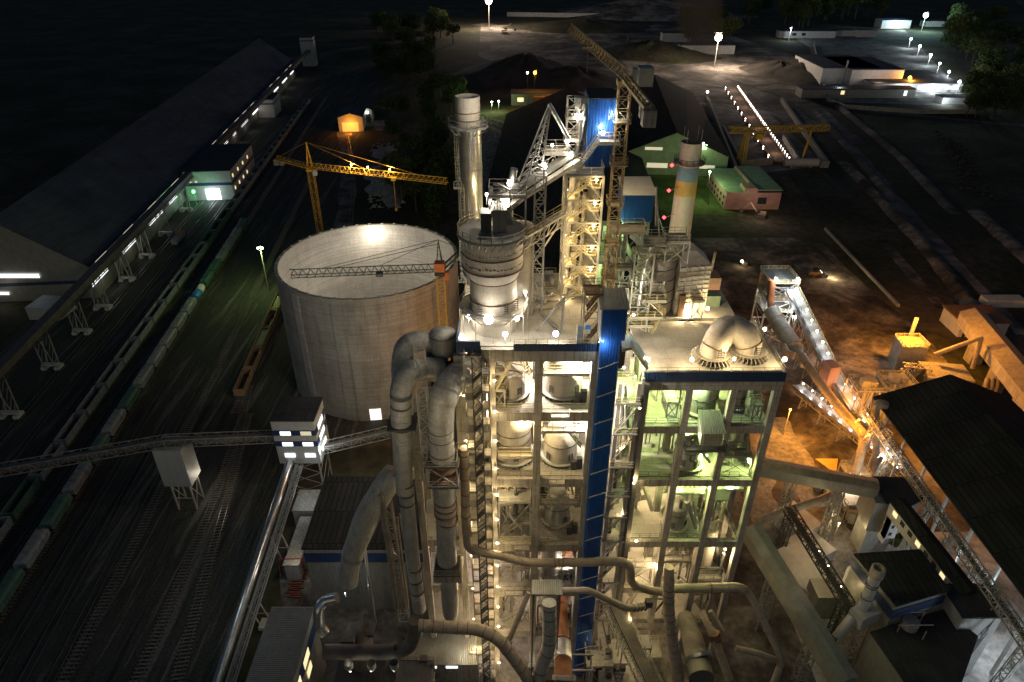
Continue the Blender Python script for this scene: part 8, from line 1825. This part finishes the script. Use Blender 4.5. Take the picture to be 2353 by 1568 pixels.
th_ = thing('transfer_house', 'angular grey transfer house with dark roof where two galleries meet', 'transfer house', tuple(G(2040,1200))); q = V(2036,1150,113); m = MB(); m.prism([(q.x-4.6,109.5),(q.x+2,108.5),(q.x+6,110.5),(q.x+5.4,117),(q.x-3.4,117.4)], q.z-6, q.z+2.6); m.build('wall', M['greysheet'], th_); m = MB(); m.prism([(q.x-2.6,109.2),(q.x+2.2,108.2),(q.x+6.3,110.3),(q.x+5.6,117.3),(q.x-1.6,117.7)], q.z+2.61, q.z+3.0); m.build('roof', M['rooffelt'], th_)
m = MB(); m.box(q.x-1.6,q.x-1.2,107.2,109.4,q.z-7.5,q.z+1.8); m.box(q.x-1.6,q.x+.8,107.2,108.6,q.z-6,q.z+1.6); m.build('gable_bay', M['whitesheet'], th_)
for k in range(3): m = MB(); m.box(q.x-.8,q.x-.2,107.10,107.16,q.z-5+k*2.2,q.z-4.1+k*2.2); m.build('window', M['glass_dark'], th_)
m = MB(); m.box(q.x-3,q.x+3,111,116,0,q.z-6.01); m.build('pier', M['steel'], th_)
boxgal('conveyor_gallery', 'long pale gallery with small lit windows running down from the transfer house', V(2052,1178,107), V(2216,1392,86), 3.6, 3.6, 'whitesheet', 'roofblack', 9, 2, .8)
te = thing('end_tower', 'pale tower with dark flat roof at the lower end of the windowed gallery', 'transfer tower', tuple(G(2225,1450))); q = V(2225,1385,85); m = MB(); m.prism([(q.x-3.6,81),(q.x+3.8,81),(q.x+3.8,88),(q.x-3.6,88)], 0, q.z+1); m.build('wall', M['whitesheet'], te); m = MB(); m.prism([(q.x-3.9,80.7),(q.x+4.1,80.7),(q.x+4.1,88.3),(q.x-3.9,88.3)], q.z+1.003, q.z+1.4); m.build('roof', M['rooffelt'], te)
boxgal('conveyor_gallery', 'long dark closed gallery descending from the right tower to the bottom edge', V(1722,1235,100), V(1940,1590,70), 3.6, 3.4, 'greysheet', 'greysheet', 0, 2, .4)
ltc = thing('lattice_conveyor', 'dark open lattice conveyor crossing diagonally above the lit yard road', 'conveyor', tuple(G(1870,1300))); a, b = V(1812,1168,112), V(1950,1392,86); m = MB(); m.truss(a, b, 2.2, 1.6, r=.24, rr=.15); m.beam(a, b, 1.0, .3); m.build('truss', M['steel_dark'], ltc)
for f in (.05,.95): c = a.lerp(b, f); m = MB(); m.truss((c.x,c.y,0),(c.x,c.y,c.z-1), 1.6, n=6, r=.2, rr=.12); m.build('pier', M['steel_dark'], ltc)
for f in (.45,.6,.8): c = a.lerp(b, f)+Vector((1.4,0,-.8)); lamp(ltc, c, 200, 'warm', r=.2, arm=(0,0,-.4), off=(.5,0,-.5))
# blue-banded mill building
ml = thing('blue_banded_mill', 'dark flat-roofed mill building with bright blue band beneath its eaves', 'building', (68,92,0)); zt = 20; A, B, C_, D_ = G(1966,1272,zt), G(2112,1262,zt), G(2180,1356,zt), G(2058,1392,zt)
poly = [(p.x,p.y) for p in (A, D_, C_, B)]; m = MB(); m.prism(poly, 0, zt-.4); m.build('wall', M['greysheet'], ml); m = MB(); m.prism([(x+(.3 if x > 70 else -.3), y) for x, y in poly], zt-.4+.003, zt); m.build('roof', M['roofblack'], ml)
def band(t, poly, z0, z1, mat, off=.12, idx=None, name='blue_band'):
    n = len(poly); cxm = sum(p[0] for p in poly)/n; cym = sum(p[1] for p in poly)/n; m = MB()
    for i in (idx if idx is not None else range(n)):
        p, q = Vector((*poly[i],0)), Vector((*poly[(i+1)%n],0)); nn = Vector(((q-p).y,-(q-p).x,0)).normalized()
        if nn.dot((p+q)/2-Vector((cxm,cym,0))) < 0: nn = -nn
        p, q = p+nn*off, q+nn*off; m.add([(p.x,p.y,z0),(q.x,q.y,z0),(q.x,q.y,z1),(p.x,p.y,z1)], [(0,1,2,3)])
    return m.build(name, M[mat], t)
band(ml, poly, zt-3.8, zt-1.4, 'bluedull', idx=(0,1))
c = G(1975,1440); mt = thing('mill_tank', 'pale upright tank under the left eave of the blue-banded mill', 'tank', (c.x,c.y+4,0)); q = V(1982,1360,94); m = MB(); m.lathe((q.x-1.6,q.y+.5,0), [(2.6,0),(2.6,13),(.1,14)], 30); m.build('shell', M['whitesheet'], mt)
# black-topped stack
bs_ = thing('mill_stack', 'short pale stack with dark ringed top beside the blue-banded mill', 'stack', tuple(G(1990,1450))); a, b = V(2020,1306,84), V(2020,1306,84); zt_ = a.z; m = MB(); m.lathe((a.x,84,0), [(1.05,zt_-11),(1.0,zt_-2)], 26); m.build('shaft', M['whitesheet'], bs_); m = MB(); m.lathe((a.x,84,0), [(1.25,zt_-2),(1.25,zt_),(.8,zt_+.05),(.75,zt_-1.5)], 26); m.build('ringed_top', M['pipe'], bs_); m = MB()
for dz in (4.2,4.8,8): m.lathe((a.x,84,0), [(1.03,zt_-dz),(1.15,zt_-dz),(1.15,zt_-dz+.15),(1.03,zt_-dz+.15)], 26)
m.build('seam_ring', M['steel_dark'], bs_); m = MB(); m.obox((a.x+.4,83.4,zt_-14), 4.6, 3.0, 3.0, .4); m.tube([(a.x-2,83,zt_-12.6),(a.x-5,81,zt_-16)], .9, 16); m.build('flue_box', M['whitesheet'], bs_); m = MB(); m.truss((a.x,83.5,0),(a.x,83.5,zt_-14), 2.6, n=4, r=.25, rr=.15); m.build('lattice_support', M['steel_w'], bs_)
# bottom-right dark building with blue bands
dbp = [G(2000,1452,14), G(2130,1640,14), G(2210,1570,14), G(2248,1462,14), G(2170,1400,14)]; P2 = [(p.x,p.y) for p in dbp]; bd = thing('dark_corner_building', 'big dark-roofed building with blue banded right wall near the bottom right', 'building', (P2[0][0],P2[0][1],0)); m = MB(); m.prism(P2, 0, 13.6); m.build('wall', M['greysheet'], bd); m = MB(); m.prism(P2, 13.603, 14); m.build('roof', M['rooffelt'], bd); band(bd, P2, 9, 11, 'blue', idx=(2,)); band(bd, P2, 5, 6.6, 'blue', idx=(2,)); band(bd, P2, 2, 3.4, 'blue', idx=(2,))
fn = thing('rooftop_fan', 'round fan housing in a dim frame on the dark bottom-right roof', 'fan', tuple(G(2085,1440,14))); q = G(2088,1440,14); m = MB(); m.cyl(q, 1.5, 1.8, 24); m.build('housing', M['steel'], fn); m = MB(); 
for k in range(4): a = .4+k*PI/2; m.beam(q+Vector((3*math.cos(a),3*math.sin(a),0)), q+Vector((3*math.cos(a),3*math.sin(a),2.4)), .14)
m.beam(q+Vector((-3.4,-1.4,2.4)), q+Vector((3.2,-1.4,2.4)), .14); m.beam(q+Vector((-3.4,1.4,2.4)), q+Vector((3.2,1.4,2.4)), .14); m.build('frame', M['steel_w'], fn)
m = MB(); q = G(1885,1400); m.obox((q.x,q.y,0), 6, 5, 7); t = single('small_store', m, M['greysheet'], 'small dark cube store beneath the lattice conveyor', 'store')
m = MB(); q = G(2150,1668); m.obox((q.x,q.y,0), 8, 5, 8); single('bottom_edge_shed', m, M['rooffelt'], 'dark shed roof cut by the bottom edge at the right', 'shed')
for i, (x, y, h, sx, sy) in enumerate([(1825,1215,4,7,9),(1855,1275,3.5,8,8),(1830,1330,4,8,12)]): q = G(x, y); m = MB(); m.obox((q.x,q.y,0), sx, sy, h, .5); single('low_store', m, M['whitesheet'], ['low pale store left of the lattice conveyor, farthest of three','low pale store left of the lattice conveyor, middle of three','low pale store left of the lattice conveyor, nearest of three'][i], 'store')
# clipped round shrubs
bush = None
for k, (x, y) in enumerate([(2028,1216),(2053,1215),(2038,1240),(2062,1237),(2056,1256),(2078,1252),(2088,1240),(2093,1264)]):
    q = G(x, y)
    if bush is None:
        bush = thing('round_shrub', 'small pale round shrub in the planted bed by the lit yard road', 'shrub', (0,0,0), 'round shrubs in the yard bed'); r0 = random.Random(2); leafcloud(r0, [(0,0,1.2,1.0,1)], 260, .28).build('crown', M['leafB'], bush); mm = MB(); mm.beam((0,0,0),(0,0,.8), .15); mm.build('stem', M['bark'], bush); o = bush
    else: o = dup(bush, q)
    o.location = q
q = G(1913,1245); t = thing('road_lamp', 'single small lamp post beside the lit yard road', 'lamp post', tuple(q)); m = MB(); m.beam(q, q+Vector((0,0,6)), .16); m.build('pole', M['steel_w'], t); lamp(t, q+Vector((0,0,6.3)), 700, 'warm', r=.22, arm=(0,0,.6))
plight((69,108,11), 500, 'warm', ltc, r=.5); plight((64,92,26), 260, 'warm', bs_, r=.5)
# orange road light near the right tower foot
plight(G(1850,1060)+Vector((0,0,9)), 5500, 'sodium', rt, r=.4)
q = G(1800,1000); t = thing('sodium_lamp_post', 'tall sodium lamp post flooding the road right of the right tower', 'lamp post', tuple(q)); m = MB(); m.tube([q, q+Vector((0,0,9))], [.2,.12], 8); m.build('pole', M['steel_w'], t); lamp(t, q+Vector((0,0,9.4)), 6500, 'sodium', r=.25, arm=(0,0,.6))
plight(G(1960,860)+Vector((0,0,16)), 2500, 'pink', op, r=2); plight((70,150,26), 500, 'warm', rt, r=2)
m = MB(); m.box(41.9,43.2,86,90,60,60.3)
t = thing('yellow_wedge', 'small triangular ochre roof between the conveyor and the dusty gallery', 'canopy', tuple(G(1910,1078,6))); q = G(1910,1072,6); m = MB(); m.prism([(q.x-3,q.y+3),(q.x,q.y-3),(q.x+3,q.y+3)], 5.5, 6); m.build('roof', M['craney'], t); m = MB(); m.beam((q.x,q.y,0),(q.x,q.y,5.5), .5); m.build('post', M['steel'], t)
# floor glow lights at the feet of the towers
plight((5,80,4), 160, 'white', tw, r=1); plight((-1,77,6), 200, 'pink', tw, r=1)
# ---------------------------------------------------------------- pipes, ducts and steps inside the bays
def clutter(t, x0, x1, y0, y1, z, h, seed, n, mats):
    r = random.Random(seed); zt = z+h-1.8
    for k in range(n):
        m = MB(); x = r.uniform(x0, x1); y = r.uniform(y0, y1); q = r.random(); rr = r.uniform(.10,.34)
        if q < .4: m.tube([(x,y,z),(x,y,zt)], rr, 10)
        elif q < .7: xx = r.uniform(x0, x1); zz = r.uniform(z+2, zt); m.tube([(x,y,z),(x,y,zz),(xx,y,zz),(xx,y+.3,zt)], rr, 10, bend=.8)
        else: xx = x+r.choice((-1,1))*r.uniform(2,4); xx = min(max(xx,x0),x1); m.tube([(x,y,zt),(xx,y-.8,z+r.uniform(1,3))], rr*1.3, 10)
        m.build('service_pipe', M[r.choice(mats)], t)
for i, (z, h) in enumerate(((64.9,11.4),(51.4,13.5),(36.3,15.1),(24.4,11.9),(12.6,11.8))):
    clutter(tw, -2.2, 3.2, 90, 98, z, h, 60+i, 12, ('cream','steel_w','galv','steel_dark')); clutter(tw, 4.8, 11.3, 91.5, 98, z, h, 70+i, 12, ('cream','steel_w','pipe','steel_dark'))
for i, (z, h) in enumerate(((59.0,10.3),(47.5,11.5),(32.6,14.9),(20,12.6),(9.5,10.5))):
    clutter(rt, 21.5, 26.5, 92, 99, z, h, 80+i, 9, ('steel_w','cream')); clutter(rt, 28.2, 33.6, 93, 99, z, h, 90+i, 8, ('steel_w','lagging')); clutter(rt, 35, 40.2, 93.5, 99, z, h, 100+i, 8, ('steel_w','steel'))
    stairp(rt, (28.2,92.2,z),(31.8,92.6,z+3.4), .9, 'steel_w')
for z, x0, x1 in ((64.9,4.8,9),(51.4,-2,2.4),(36.3,5,9),(24.4,-2,2.4),(12.6,5,9)):
    gallery(tw, x0, x1, 93.5, 95.5, z+3.6, 'steel', 'yellow', legs=z); stairp(tw, (x1,93.2,z),(x0+.8,93.2,z+3.6), .9, 'yellow')
clutter(mbay, 16.6, 19.2, 86, 91, 12, 54, 5, 7, ('cream','steel_w','pipe','steel_dark'))
clutter(mbay, 16.6, 19.2, 86, 91, 40, 26, 6, 6, ('cream','steel_w','lagging'))
for z in (41.5, 57.2): gallery(tw, -2.4, 3.2, 89.6, 90.6, z+4, 'steel', 'yellow')
# small roof-top clutter
m = MB(); r = random.Random(77)
for k in range(12): m.obox((r.uniform(2.5,7), r.uniform(95,104), 76.3), r.uniform(.5,1.6), r.uniform(.5,1.4), r.uniform(.5,1.8), r.uniform(0,1))
for k in range(8): m.obox((r.uniform(15,22), r.uniform(101,104), 69.9), r.uniform(.5,1.6), r.uniform(.5,1.4), r.uniform(.5,1.8), r.uniform(0,1))
build_each(m, 'roof_cabinet', M['steel'], tw)
for k in range(5): m = MB(); y = r.uniform(90,104); m.tube([(2.4,y,76.6),(7.4,y+r.uniform(-1,1),76.6)], .14, 8); m.build('roof_pipe', M['pipe'], tw)
for k in range(6): m = MB(); x = r.uniform(15,24); m.tube([(x,r.uniform(97,102),70.1),(x+r.uniform(-1,3),r.uniform(97,102),r.uniform(73,80))], r.uniform(.15,.35), 10); m.build('roof_pipe', M['galv'], fr)
gallery(fr, 21.5,24.6,95.8,99.0,76.3,'steel','yellow'); gallery(fr, 15.4,18.6,96.0,99,72.6,'steel','yellow',legs=69.9)
for z, h in ((36.3,15),(24.4,12),(12.6,12)):
    clutter(tw, -2.2, 3.2, 84, 89, z, h, int(z), 7, ('steel','pipe','steel_dark'))
    gallery(tw, -2.3, .2, 84.5, 88.5, z+6.6, 'steel', 'yellow', legs=z); stairp(tw, (-1.9,84,z),(1.8,84.2,z+3.2), .9, 'steel_w'); stairp(tw, (2.2,85.4,z+3.2),(-.6,85.4,z+6.6), .9, 'steel_w'); gallery(tw, 1.6, 3.2, 83.6, 86, z+3.2, 'steel', 'steel_w', legs=z)
for z in LR[2:]:
    clutter(rt, 28.4, 33.4, 87.5, 88.6, z, 9, int(z)+3, 3, ('steel','steel_dark')); clutter(rt, 35.2, 40.2, 87.4, 92, z, 9, int(z)+4, 6, ('steel','steel_dark','pipe')); gallery(rt, 35.4, 38, 89, 92.6, z+4.4, 'steel', 'steel_w', legs=z)
